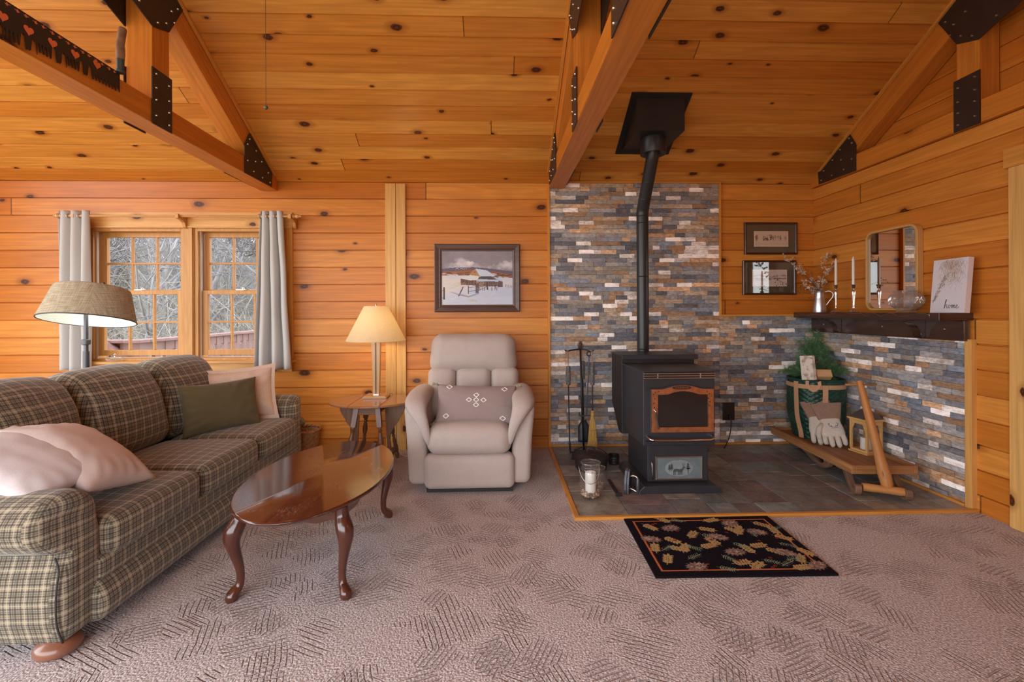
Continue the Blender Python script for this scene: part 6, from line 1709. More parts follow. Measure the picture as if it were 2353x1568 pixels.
# ------------------------------------------------------------------ mantel shelf on the right wall
MZ, MXF = 1.236, XR - .222
MY0 = aX(2162, 735, MXF).y + .01
XS = XR
mn = thing('mantel_shelf', 'dark-stained mantel shelf on brackets along the right stone wall', 'shelf', (2.85, 3.5, 1.06)); o = mn.location
mb = M(off=o); mb.box(MXF, XR - .001, MY0, YB - .042, MZ - .048, MZ); mb.build('shelf_board', m_mantel, mn, grain='Y', smooth=0, bevel=.003)
mb = M(off=o); mb.box(XR - .056, XR - .031, MY0 + .005, YB - .045, 1.058, MZ - .048); mb.build('back_board', m_mantel, mn, grain='Y', smooth=0, bevel=.003)
for y in (3.10, 3.87):
    P_ = [(XR - .056, MZ - .050), (XR - .056, 1.070), (XR - .075, 1.064), (XR - .085, 1.075)]
    for k in range(9): t = k / 8 * PI / 2; P_.append((XR - .085 - .115 * (1 - math.cos(t)) , 1.075 + .105 * math.sin(t)))
    P_ += [(MXF + .015, MZ - .056), (MXF + .015, MZ - .050)]
    mb = M(off=o); mb.prism(P_, y - .032, y + .032, 'XZ'); mb.build('corbel', m_mantel, mn, smooth=40, bevel=.002)
for y in (2.93, 3.42, 4.05):
    mb = M(off=o); mb.ball((XR - .058, y, 1.13), .006, 10, 6); mb.build('screw_cap', m_nickel, mn)
wr = thing('string_light_wire', 'thin silver fairy-light wire trailing along the front edge of the mantel', 'wire', (MXF - .003, 3.4, MZ - .02)); o = wr.location
rw = random.Random(6); y = 4.15; pts = []
while y > MY0 + .02: pts.append((MXF - .0025, y, MZ - .016 + rw.uniform(-.012, .014))); y -= rw.uniform(.03, .09)
mb = M(off=o); mb.tube(spline(pts, 4), .0011, 5)
mb.tube([(pts[-1][0], pts[-1][1], pts[-1][2] + .014), (pts[-1][0], pts[-1][1] - .001, pts[-1][2] - .022)], .0011, 5); mb.build('wire', m_chrome, wr, smooth=180)

# mirror
xm0, xm1 = XR - .046, XR - .0025; ya, yb = aX(2108, 600, xm0).y, aX(1988, 620, xm0).y; za, zb = MZ + .016, aX(2095, 513, xm0).z
mi = thing('wall_mirror', 'rounded rectangular mirror in a pale bentwood frame above the mantel', 'mirror', (XR - .01, (ya + yb) / 2, za)); o = mi.location
def rrect(y0, y1, z0, z1, r, n=8):
    P_ = []
    for cx_, cz_, a0 in ((y1 - r, z1 - r, 0), (y0 + r, z1 - r, 90), (y0 + r, z0 + r, 180), (y1 - r, z0 + r, 270)):
        for k in range(n + 1): a = R(a0 + 90 * k / n); P_.append((cx_ + r * math.cos(a), cz_ + r * math.sin(a)))
    return P_
A, B = rrect(ya, yb, za, zb, .068), rrect(ya + .017, yb - .017, za + .017, zb - .017, .052)
n = len(A); v = [(x, y, z) for x in (xm0, xm1) for L in (A, B) for y, z in L]; f = []
for i in range(n):
    j = (i + 1) % n; f += [(j, i, n + i, n + j), (2 * n + i, 2 * n + j, 3 * n + j, 3 * n + i), (i, j, 2 * n + j, 2 * n + i), (n + j, n + i, 3 * n + i, 3 * n + j)]
mb = M(off=o); mb.add(v, f); mb.build('frame', m_mirrorwood, mi, smooth=40, bevel=.002)
mb = M(off=o); mb.prism(rrect(ya + .018, yb - .018, za + .018, zb - .018, .051), xm0 + .016, xm0 + .022, 'YZ'); mb.build('mirror_glass', m_mirror, mi, smooth=0)

# pitcher with dried stems
MXC = XR - .135
PT = Vector((MXC, aX(1883, 700, MXC).y, MZ + .0005))
pi_ = thing('tin_pitcher', 'brushed tin pitcher holding dried stems on the mantel by the corner', 'pitcher', PT)
prof = [(0, .004), (.050, .004), (.054, 0), (.055, .004), (.050, .06), (.042, .12), (.036, .150), (.037, .153), (.036, .156), (.040, .182), (.044, .190), (.042, .190), (.034, .156), (.034, .15), (.05, .02), (0, .012)]
mb = M(); mb.lathe(prof, (0, 0, 0), 40, cap=False); mb.build('body', m_pewter, pi_, smooth=50)
hd = Vector((.82, -.57, 0))
mb = M(); mb.tube(spline([hd * .040 + Vector((0, 0, .178)), hd * .072 + Vector((0, 0, .186)), hd * .098 + Vector((0, 0, .165)), hd * .096 + Vector((0, 0, .135)), hd * .070 + Vector((0, 0, .095)), hd * .049 + Vector((0, 0, .060))], 6), .0055, 8); mb.build('handle', m_pewter, pi_, smooth=180)
rsd = random.Random(12)
def sprig(name, label, group, px, py, Y, kind):
    base = PT + Vector((rsd.uniform(-.018, .018), rsd.uniform(-.018, .018), .05)); tip = aY(px, py, Y); tip.x = min(tip.x, XR - .03); mid = base.lerp(tip, .45) + Vector((0, 0, .035))
    mid.x = base.x + (mid.x - base.x) * .55; mid.y = base.y + (mid.y - base.y) * .55
    base.z = PT.z + .06
    neck = PT + Vector(((mid.x - PT.x) * .2, (mid.y - PT.y) * .2, .192))
    neck.x = PT.x + clamp(neck.x - PT.x, -.028, .028); neck.y = PT.y + clamp(neck.y - PT.y, -.028, .028)
    path = spline([base, neck, mid, tip], 8); root = thing(name, label, 'dried stem', base, group=group); o = root.location
    mb = M(off=o); mb.tube(path, [.0016] * (len(path) - 6) + [.0011] * 6, 5); br = []
    n0 = int(len(path) * .55)
    for k in range(10 if kind == 'w' else 13):
        i = rsd.randint(n0, len(path) - 1); p = path[i]; d = (path[-1] - path[n0]).normalized(); s = Vector((rsd.gauss(0, 1), rsd.gauss(0, .6), rsd.gauss(.2, 1))).normalized()
        L = rsd.uniform(.03, .07); e = p + (d * .5 + s * .8) * L; e.x = min(e.x, XR - .012); e.y = min(e.y, YB - .045); mb.tube([p, p.lerp(e, .5) + Vector((0, 0, .003)), e], .0008, 4); br.append((p, e))
    mb.build('stem', m_twig, root, smooth=180)
    mb = M(off=o)
    for p, e in br + [(path[-4], path[-1])]:
        if kind == 'w':
            for k in range(18):
                q = p.lerp(e, .25 + .8 * k / 14) + Vector((rsd.gauss(0, .004), rsd.gauss(0, .004), rsd.gauss(0, .004))); q.x = min(q.x, XR - .008)
                d = Vector((rsd.gauss(0, 1), rsd.gauss(0, 1), rsd.gauss(.3, 1))).normalized(); l_ = rsd.uniform(.009, .017); sd_ = d.orthogonal().normalized() * l_ * .42
                mb.add([q - d * l_ * .5, q + sd_, q + d * l_ * .6, q - sd_, q + d.cross(sd_).normalized() * l_ * .25], [(0, 1, 4), (1, 2, 4), (2, 3, 4), (3, 0, 4), (3, 2, 1, 0)])
        else: mb.ball(e, .0042, 8, 6)
    mb.build('blossoms' if kind == 'w' else 'berries', m_dried if kind == 'w' else m_berry, root, smooth=0 if kind == 'w' else 180)
gw, gb_ = 'dried white sprays in the pitcher', 'dark berry stems in the pitcher'
for px, py, Y in ((1806, 594, 4.02), (1831, 618, 4.08), (1849, 655, 4.0), (1862, 640, 4.12), (1911, 590, 4.05), (1904, 618, 4.0), (1888, 640, 4.10)): sprig('dried_spray', 'dried cream-white spray standing in the tin pitcher', gw, px, py, Y, 'w')
for px, py, Y in ((1786, 644, 4.0), (1800, 660, 4.07), (1830, 604, 4.1), (1846, 625, 4.05)): sprig('berry_stem', 'brown stem of dark red berries standing in the tin pitcher', gb_, px, py, Y, 'b')

# candlesticks and tapers
def candlestick(x, y, ls, lc, zt, zc):
    root = thing('candlestick', ls, 'candlestick', (x, y, MZ + .0005)); h_ = zt - MZ
    mb = M(); prof = [(.0, .002), (.040, 0), (.041, .004), (.030, .012), (.016, .020), (.008, .034), (.009, .040), (.006, .048), (.0075, h_ * .38), (.013, h_ * .62), (.0155, h_ * .74), (.010, h_ * .80), (.005, h_ * .83), (.006, h_ * .855), (.0135, h_ * .88), (.016, h_ * .965), (.021, h_ * .985), (.020, h_), (.011, h_), (.0105, h_ - .02), (0, h_ - .02)]
    mb.lathe(prof, (0, 0, 0), 32, cap=False); mb.build('stick', m_silver, root, smooth=50)
    mb = M(off=(x, y, zt)); L = zc - zt
    mb.lathe([(.0, -.018), (.0098, -.018), (.0098, L - .014), (.0065, L - .008), (.0028, L + .006), (0, L + .012)], (x, y, zt), 24, cap=False); tag(mb.build('taper_candle', m_white, smooth=60), lc, 'candle')
candlestick(MXC, aX(1921, 690, MXC).y, 'silver candlestick on the mantel, the one next to the pitcher', 'white taper candle in the candlestick next to the pitcher', 1.466, 1.682)
candlestick(MXC, aX(1961, 690, MXC).y, 'silver candlestick on the mantel, the one nearer the mirror', 'white taper candle in the candlestick nearer the mirror', 1.459, 1.675)

# cut-crystal bowl
BW = Vector((XR - .118, aX(2082, 700, XR - .118).y, MZ + .0005))
bo = thing('crystal_bowl', 'round cut-crystal bowl on the mantel in front of the mirror', 'bowl', BW)
def bowl(u, v):
    prof = [(.040, 0), (.052, .002), (.056, .010), (.048, .018), (.070, .035), (.092, .060), (.1000, .085), (.094, .110), (.080, .132), (.074, .142), (.078, .150), (.075, .153), (.068, .146), (.070, .135), (.084, .112), (.090, .086), (.082, .062), (.06, .040), (.0, .032)]
    k = v * (len(prof) - 1); i = min(len(prof) - 2, int(k)); t = k - i; r, z = lerp(prof[i][0], prof[i + 1][0], t), lerp(prof[i][1], prof[i + 1][1], t)
    a = u * 2 * PI
    if k < 9 and z > .02:
        q = (u * 8) % 1 - .5
        fan = math.cos(math.atan2(q * 1.6, (z - .015) * 14) * 26)
        leaf = math.cos((z * 160) + abs(q) * 60) if abs(q) > .32 else fan
        r += .0040 * leaf * sstep(.02, .035, z) * sstep(.135, .12, z)
    return Vector((r * math.cos(a), r * math.sin(a), z))
mb = M(); mb.grid(bowl, 192, 72, wrap_u=True); mb.build('body', m_crystal, bo, smooth=25)
mb = M(); mb.tube([(.0765 * math.cos(t * PI / 32), .0765 * math.sin(t * PI / 32), .1515) for t in range(64)], .0022, 8, closed=True); mb.build('rim', m_crystal, bo, smooth=180)

# canvas sign
CV = Vector((XR - .115, aX(2133, 700, XR - .12).y - .120, MZ + .0008)); cvT = Matrix.Translation(CV) @ Matrix.Rotation(R(7.), 4, 'Y') @ Matrix.Rotation(R(-2), 4, 'Z')
cv = thing('canvas_sign', 'small white canvas sign with pampas grass and the word home on the mantel', 'sign', CV)
cw, chh = .235, .345; T_ = Matrix.Rotation(R(5.), 4, 'Y') @ Matrix.Rotation(R(-2), 4, 'Z')
r = Raster(cw, chh, 118, 172, S(214, 208, 214)); rg = random.Random(3)
for k in range(520):
    t = rg.random(); a = rg.uniform(-.3, .3)
    x, y = rg.gauss(.56, .17), 1.0 - abs(rg.gauss(0, .20))
    w_ = sstep(.35, .9, y)
    if y < .45 or abs(x - .56) > .12 + .35 * w_: continue
    c = rg.choice(((176, 150, 132), (146, 122, 108), (206, 184, 166), (120, 100, 90), (190, 166, 148)))
    L = rg.uniform(.03, .09); r.line((x * cw, y * chh), ((x + rg.uniform(-.10, .06)) * cw, (y - L) * chh), .0022, S(*c), .6)
for k in range(150):
    t = rg.random(); x, y = lerp(.10, .42, t) + rg.gauss(0, .02 + .03 * t), lerp(.22, .72, t)
    c = rg.choice(((140, 118, 104), (110, 92, 84), (176, 152, 134))); r.line((x * cw, y * chh), ((x - .05 + rg.uniform(-.03, .05)) * cw, (y - .035) * chh), .002, S(*c), .75)
for k in range(40):
    x, y = .80 + rg.gauss(0, .05), .58 + rg.gauss(0, .06); r.line((x * cw, y * chh), ((x + rg.uniform(-.04, .04)) * cw, (y + rg.uniform(-.04, .04)) * chh), .0013, S(160, 140, 130), .6)
mb = M(); mb.box(0, .032, -cw / 2, cw / 2, 0, chh, T=T_); mb.build('stretched_edge', pbr('white_canvas_edge', S(222, 208, 208), .8), cv, smooth=0)
mb = M(); r.mesh(mb, lambda x, y, z: T_ @ Vector((-.0008, cw / 2 - x, y))); mb.build('printed_face', m_print, cv, smooth=0)
# handwriting: h o m e
strokes = [[(0, 0), (.10, .55), (.20, .98), (.13, 1.0), (.08, .55), (.04, 0.0), (.12, .36), (.22, .44), (.26, .30), (.24, .06), (.32, .03), (.42, .18)],
           [(.55, .38), (.46, .40), (.40, .20), (.47, .02), (.56, .10), (.58, .30), (.53, .39), (.60, .33), (.68, .34)],
           [(.68, .34), (.73, .40), (.72, .02), (.78, .32), (.84, .40), (.84, .02), (.90, .32), (.97, .40), (.97, .08), (1.03, .03), (1.10, .14)],
           [(1.10, .14), (1.22, .26), (1.22, .40), (1.14, .38), (1.11, .14), (1.18, .02), (1.28, .05), (1.40, .20)]]
mb = M()
for st_ in strokes:
    mb.tube([T_ @ Vector((-.0016, cw / 2 - (.098 + x * .072), .028 + y_ * .054)) for x, y_ in [(q.x, q.y) for q in spline([(a_, b_, 0) for a_, b_ in st_], 6)]], .0013, 5)
mb.build('lettering', m_ink, cv, smooth=180)

# ------------------------------------------------------------------ sled with its load
SR = R(-4); SC = Vector((2.676, 3.600, ZH)); SM = Matrix.Translation(SC) @ Matrix.Rotation(SR, 4, 'Z'); SW, SLn = .442, 1.06
DZ = .156                                                                 # deck top above the hearth
sl = thing('wooden_sled', 'old wooden hand sled with a pull handle on the slate hearth', 'sled', SC, SR)
for k in range(3):
    mb = M(); w_ = (SW - .05) / 3; x_ = -SW / 2 + .025 + k * w_; mb.box(x_ + .001, x_ + w_ - .001, -SLn / 2 + .02, SLn / 2 - .02, DZ - .018, DZ); mb.build('deck_board', m_sled, sl, grain='Y', smooth=0, bevel=.002)
for s in (-1, 1):
    mb = M(); mb.box(s * SW / 2 - (.026 if s > 0 else 0), s * SW / 2 + (.026 if s < 0 else 0), -SLn / 2, SLn / 2, DZ - .038, DZ + .022); mb.build('side_rail', m_sled, sl, grain='Y', smooth=0, bevel=.004)
    mb = M(); mb.box(-SW / 2 + .026, SW / 2 - .026, s * SLn / 2 - (.026 if s > 0 else 0), s * SLn / 2 + (.026 if s < 0 else 0), DZ - .038, DZ + .020); mb.build('end_rail', m_sled, sl, grain='X', smooth=0, bevel=.004)
for y_ in (-.30, .36):
    mb = M(); mb.box(-.16, .16, y_ - .03, y_ + .03, DZ - .075, DZ - .018); mb.build('bolster', m_sled_dk, sl, grain='X', smooth=0, bevel=.004)
DZS = .156 / .200
RUN = [(-.30, .145), (-.20, .128), (-.13, .085), (-.05, .028), (.0, .006), (.03, .0), (.065, .010), (.093, .040), (.100, .075), (.090, .098), (.068, .104), (.055, .090), (.058, .068), (.045, .050), (.015, .048), (-.05, .085), (-.11, .140), (-.18, .165), (-.30, .180)]
def smooth_poly(P, n=3):
    q = spline([(x, y, 0) for x, y in P + [P[0]]], n)[:-1]; return [(v.x, v.y) for v in q]
def runner(pos, rz, sx=1.):
    Tm = Matrix.Translation(pos) @ Matrix.Rotation(rz, 4, 'Z')             # local: forward = -Y
    mb = M(); mb.prism([(-a * sx, b * DZS) for a, b in smooth_poly(RUN)], -.019, .019, 'YZ', T=Tm); mb.build('runner', m_sled_dk, sl, grain='Y', smooth=50, bevel=.004)
inv = SM.inverted()
fl_ = Vector((2.412, 3.022, ZH)); fr_ = Vector((2.660, 2.915, ZH))
def wl(p): return inv @ Vector(p)
fa = -R(22) - SR
runner(wl(fl_ + Vector((.010, .05, 0))), fa); runner(wl(fr_ + Vector((.012, .05, 0))), fa)
runner(Vector((-.105, .02, 0)), 0, 1.5); runner(Vector((.135, .02, 0)), 0, 1.5)
cA, cB = wl(fl_ + Vector((.022, -.008, .060))), wl(fr_ + Vector((-.016, .0, .056)))
mb = M(); mb.tube([cA, cA.lerp(cB, .12), cA.lerp(cB, .35), cA.lerp(cB, .65), cA.lerp(cB, .9), cB], [.026, .027, .025, .026, .027, .024], 14); mb.build('crossbar', m_pole, sl, grain='X', smooth=60)
p0 = wl(fl_.lerp(fr_, .50) + Vector((.03, -.012, .050))); p1 = wl(Vector(aY(1975, 876, 3.20)))
mb = M(); ps = [p0.lerp(p1, t) for t in (0, .05, .14, .22, .30, .6, .9, 1.)]; mb.tube(ps, [.020, .034, .038, .034, .030, .026, .022, .020], 18)
mb.build('pull_pole', m_pole, sl, grain=(p1 - p0), smooth=60)
d = Vector((.985, .02, 0)); q = p0.lerp(p1, .965)
mb = M(); mb.tube([q - d * .108, q - d * .106, q, q + d * .112, q + d * .114], [.004, .0075, .0078, .0075, .004], 10); mb.build('grip_dowel', m_pole, sl, grain='X', smooth=60)
DT = ZH + DZ

# pack basket
BC = Vector((2.742, 3.905, DT + .001)); BA, BB, BH = .203, .190, .500
BROT = R(-6)
def bsurf(a, z, off=0.):
    t = z / BH; k = lerp(.80, 1.0, sstep(0, .45, t)) - .03 * sstep(.75, 1, t)
    ca, sa = math.cos(a), math.sin(a); e = 2.6
    r = 1 / ((abs(ca) / 1) ** e + (abs(sa) / 1) ** e) ** (1 / e)
    p = Vector(((BA * k + off) * r * ca, (BB * k + off) * r * sa, z)); return Matrix.Rotation(BROT, 4, 'Z') @ p
pb = thing('pack_basket', 'tall dark green woven pack basket with tan straps on the sled', 'basket', BC)
NU, NV = 44, 26
def wv(u, v):
    a = u * 2 * PI; z = v * BH; i = int(u * NU * 3.999 / 4) ; cu = (u * NU) % 1; cvv = (v * NV) % 1
    s = 1 if (int(u * NU) + int(v * NV)) % 2 else -1
    return bsurf(a, z, .0022 * s * 1.6 * (math.sin(PI * cu) ** .5) * (math.sin(PI * min(1, cvv)) ** .3) )
mb = M(); mb.grid(wv, NU * 4, NV * 3, wrap_u=True); b_ = mb.build('body', m_greenbasket, pb, smooth=180)
sm = b_.modifiers.new('solid', 'SOLIDIFY'); sm.thickness = .006; sm.offset = -1
mb = M(); mb.add([bsurf(t * PI / 24, .004) for t in range(48)], [list(range(48))]); mb.build('floor', m_greenbasket, pb, smooth=0)
mb = M(); mb.tube([bsurf(t * PI / 40, BH - .004, .003) for t in range(80)], .0075, 8, closed=True); mb.build('rim', m_greenbasket, pb, smooth=180)
def ribbon(name, pts, nrm, w_, th=.003):
    """flat strap: pts with a per-point width direction"""
    mb = M(); n = len(pts); v = []
    for i, (p, nn) in enumerate(zip(pts, nrm)):
        d = (pts[min(i + 1, n - 1)] - pts[max(i - 1, 0)]).normalized(); s = d.cross(nn).normalized()
        for a, b in ((-1, 0), (1, 0), (1, 1), (-1, 1)): v.append(p + s * (a * w_ / 2) + nn * (b * th))
    f = []
    for i in range(n - 1):
        for k in range(4): f.append((i * 4 + k, i * 4 + (k + 1) % 4, (i + 1) * 4 + (k + 1) % 4, (i + 1) * 4 + k))
    f += [(0, 1, 2, 3), tuple((n - 1) * 4 + k for k in (3, 2, 1, 0))]
    mb.add(v, f); return mb.build(name, m_web, pb, smooth=40)
def bn(a, z): return (bsurf(a, z, .02) - bsurf(a, z, 0)).normalized()
A_ = [R(150 + 175 * k / 50) for k in range(51)]
ribbon('band_strap', [bsurf(a, BH - .055, .0055) for a in A_], [bn(a, BH - .055) for a in A_], .036)
for a0, z0, z1, sl_ in ((203, .005, BH - .02, 6), (262, .01, BH - .045, -3)):
    zz = [lerp(z0, z1, k / 24) for k in range(25)]; aa = [R(a0 + sl_ * (1 - k / 24)) for k in range(25)]
    ribbon('harness_strap', [bsurf(a, z, .0095) for a, z in zip(aa, zz)], [bn(a, z) for a, z in zip(aa, zz)], .040)
h0, h1 = bsurf(R(228), BH - .01, .006), bsurf(R(250), BH - .01, .006); out = bn(R(239), BH - .02)
hp2 = spline([h0 + Vector((0, 0, .006)), h0 + Vector((0, 0, -.03)) + out * .012, h0.lerp(h1, .35) + Vector((0, 0, -.065)) + out * .022, h0.lerp(h1, .65) + Vector((0, 0, -.065)) + out * .022, h1 + Vector((0, 0, -.03)) + out * .012, h1 + Vector((0, 0, .006))], 6)
ribbon('grab_handle', hp2, [out] * len(hp2), .024)

# greenery
rgn = random.Random(17)
top_ = BC + Vector((0, 0, BH - .10))
def bough(px, py, Y, nn=1., L0=.0):
    tip = aY(px, py, Y); tip.x = min(tip.x, XR - .055); tip.y = min(tip.y, YB - .075)
    st0 = top_ + Vector((rgn.uniform(-.08, .08), rgn.uniform(-.06, .06), 0)); root = thing('pine_bough', 'green pine bough sticking out of the pack basket', 'pine bough', st0, group='pine boughs in the pack basket'); o = root.location
    mid = st0.lerp(tip, .5) + Vector((0, 0, .05)); mid.x = lerp(mid.x, st0.x, .25); mid.y = lerp(mid.y, st0.y, .25)
    path = spline([st0, mid, tip], 10); mb = M(off=o); mb.tube(path, [.004] * 10 + [.0025] * (len(path) - 10), 6); segs = [path[6:]]
    for k in range(7):
        i = rgn.randint(8, len(path) - 3); p = path[i]; d = (path[-1] - path[8]).normalized(); s = Vector((rgn.gauss(0, 1), rgn.gauss(0, .8), rgn.gauss(.1, .8))).normalized()
        e = p + (d * .8 + s * .75).normalized() * rgn.uniform(.07, .13); e.x = min(e.x, XR - .07); e.y = min(e.y, YB - .07)
        tw = [p.lerp(e, t / 5) + Vector((0, 0, .008 * math.sin(t / 5 * PI))) for t in range(6)]; mb.tube(tw, .0016, 4); segs.append(tw)
    mb.build('twig', m_twig, root, smooth=180)
    mb = M(off=o)
    for sg in segs:
        for i in range(len(sg) - 1):
            p, q = sg[i], sg[i + 1]; d = (q - p).normalized(); n_ = int((q - p).length / .0012 * nn)
            for k in range(n_):
                c = p.lerp(q, rgn.random()); r1 = d.orthogonal().normalized(); a = rgn.random() * 2 * PI; r2 = d.cross(r1); dr = (d * rgn.uniform(.5, 1.1) + (r1 * math.cos(a) + r2 * math.sin(a))).normalized()
                L = rgn.uniform(.034, .056); e = c + dr * L; s = dr.orthogonal().normalized() * .0015; u_ = dr.cross(s)
                if e.x > XR - .02 or e.y > YB - .03: continue
                mb.add([c - s, c + s, c + u_, e], [(0, 1, 3), (1, 2, 3), (2, 0, 3)])
    mb.build('needles', m_needle, root, smooth=0)
for px, py, Y in ((1884, 762, 4.11), (1842, 802, 4.06), (1804, 850, 4.01), (1926, 798, 4.11), (1962, 838, 3.96), (1990, 852, 3.88), (1946, 858, 3.78), (1905, 815, 3.96), (1922, 846, 3.82), (1866, 835, 4.14), (1905, 778, 4.16), (1826, 840, 4.14)): bough(px, py, Y)
for px, py, Y, l in ((1928, 834, 3.76, 'right'), (1877, 833, 3.76, 'left')):
    c = aY(px, py, Y); mb = M(off=c); cone(mb, c - Vector((0, 0, .02)), .022, .045, 50); tag(mb.build('pine_cone', m_cone, smooth=0, loc=c), 'small brown pine cone in the basket greenery, ' + ('beside the upright birch log' if l == 'left' else 'above the lying birch log at its right'), 'pine cone')
# birch logs
def bark():
    m, nt, bs = newmat('birch_bark'); co = objco(nt)
    n1 = nd(nt, 'ShaderNodeTexNoise', {'Vector': nd(nt, 'ShaderNodeMapping', {0: co, 'Scale': (14, 14, 60)}).outputs[0], 'Scale': 1., 'Detail': 4.}).outputs[0]
    n2 = nd(nt, 'ShaderNodeTexNoise', {'Vector': co, 'Scale': 22., 'Detail': 3.}).outputs[0]
    c = mx(nt, rng(nt, n2, .45, .65), S(214, 202, 188), S(160, 140, 122)); c = mx(nt, rng(nt, n1, .60, .68), c, S(78, 60, 50))
    nt.links.new(c, bs.inputs['Base Color']); bs.inputs['Roughness'].default_value = .75; setbump(nt, bs, n1, .4, .003); return m
m_birch = bark(); m_split = fine_wood('split_birch_wood', (.52, .28, .12), (.66, .42, .22), rough=.6, coat=0)
def log(label, T, w_, d_, h_):
    c = T.translation.copy(); root = thing('birch_log', label, 'log', c)
    P_ = [(-w_ / 2, -d_ * .28), (-w_ * .3, -d_ * .46), (w_ * .3, -d_ * .46), (w_ / 2, -d_ * .28), (w_ * .46, d_ * .35), (-w_ * .42, d_ * .35)]
    mb = M(off=c); mb.prism(P_, -h_ / 2, h_ / 2, 'XY', T=T); mb.build('split_wood', m_split, root, smooth=0, bevel=.004)
    mb = M(off=c); Q = P_[:4]; mb.prism([(x * 1.02, y - .003) for x, y in Q] + [(w_ * .3, -d_ * .40), (-w_ * .3, -d_ * .40)], -h_ / 2 + .001, h_ / 2 - .001, 'XY', T=T); mb.build('bark', m_birch, root, smooth=0, bevel=.002)
c = aY(1856, 846, 3.78); log('white-barked birch log standing upright in the basket greenery', Matrix.Translation(c) @ Matrix.Rotation(R(-4), 4, 'Y') @ Matrix.Rotation(R(-28), 4, 'Z') @ Matrix.Rotation(R(-12), 4, 'X'), .105, .09, .20)
c = aY(1891, 861, 3.76); log('short split birch log lying at the front rim of the basket', Matrix.Translation(c) @ Matrix.Rotation(R(-12), 4, 'Z') @ Matrix.Rotation(R(90), 4, 'Y') @ Matrix.Rotation(R(150), 4, 'Z'), .075, .085, .115)

# work gloves
def glove(label, T, flip=1):
    c = T.translation.copy(); root = thing('work_glove', label, 'glove', c)
    def loft(secs, N=20):
        v = []; f = []
        for (x, y, a, b, z) in secs:
            for k in range(N):
                t = 2 * PI * k / N; v.append((flip * (x + a * math.copysign(abs(math.cos(t)) ** .75, math.cos(t))), y, z + b * math.copysign(abs(math.sin(t)) ** .85, math.sin(t))))
        for i in range(len(secs) - 1):
            for k in range(N): f.append((i * N + k, i * N + (k + 1) % N, (i + 1) * N + (k + 1) % N, (i + 1) * N + k))
        f += [list(range(N))[::-1], [(len(secs) - 1) * N + k for k in range(N)]]
        if flip > 0: f = [list(q)[::-1] for q in f]
        return v, f
    # y = 0 fingertips ... .32 cuff top
    mb = M(off=c); mb.add(*loft([(0.004, .315, .098, .020, .0), (.002, .300, .096, .021, 0), (0, .25, .084, .020, 0), (0, .205, .073, .019, 0), (0, .196, .070, .018, 0)]), T=T); mb.build('cuff', m_suede, root, smooth=60)
    mb = M(off=c); v, f = loft([(0, .200, .064, .020, 0), (0, .17, .066, .026, 0), (0, .13, .074, .028, 0), (0, .095, .076, .026, 0), (0, .078, .072, .022, 0), (0, .070, .060, .012, 0)]); mb.add(v, f, T=T)
    hnd = mb.build('palm', m_hide, root, smooth=60)
    for k, (x, l_, w_) in enumerate(((-.056, .062, .0165), (-.019, .082, .0185), (.020, .086, .0185), (.057, .072, .0175))):
        mb = M(off=c); pts = [(flip * x * .92, .112, -.004), (flip * x, .085, .0), (flip * (x * 1.04), .080 - l_ * .45, .008), (flip * x * 1.06, .082 - l_ * .80, .004), (flip * x * 1.06, .082 - l_ * .94, .0), (flip * x * 1.06, .082 - l_, -.003)]
        mb.tube([T @ Vector(p) for p in pts], [w_ * .9, w_ * 1.04, w_ * 1.08, w_, w_ * .7, w_ * .2], 14); mb.build('finger', m_hide, root, smooth=180)
    mb = M(off=c); pts = [(-flip * .050, .165, .004), (-flip * .078, .135, .010), (-flip * .092, .100, .014), (-flip * .094, .070, .014), (-flip * .092, .056, .012)]
    mb.tube([T @ Vector(p) for p in pts], [.018, .021, .0195, .017, .006], 14); mb.build('thumb', m_hide, root, smooth=180)
    return root, c
dirn = Vector((-.42, -.86, .36))
g1 = Vector((2.668, 3.560, DT + .004)); T1 = basis(g1, (-.40, -.80, .40), (.05, .45, 1)) @ Matrix.Scale(1.1, 4); gr, gc = glove('cream and tan leather work glove with an antler mark, front of the pair', T1)
mb = M(off=gc)
for s in (-1, 1):
    for pl_ in ([(.006, .0), (.024, .002), (.028, .018), (.022, .028)], [(.014, .001), (.016, .012)], [(.026, .012), (.032, .020)]):
        mb.tube([T1 @ Vector((.01 + s * x, .140 + y, .0285 - .0004)) for x, y in pl_], .0016, 5)
mb.tube([T1 @ Vector((-.016 + .01, .130, .0285)), T1 @ Vector((.036, .130, .0285))], .0016, 5); mb.build('antler_mark', m_ink, gr, smooth=180)
g2 = Vector((2.625, 3.635, DT + .004)); glove('cream and tan leather work glove leaning behind the other glove', basis(g2, (-.48, -.80, .34), (.02, .36, 1)) @ Matrix.Scale(1.1, 4), -1)
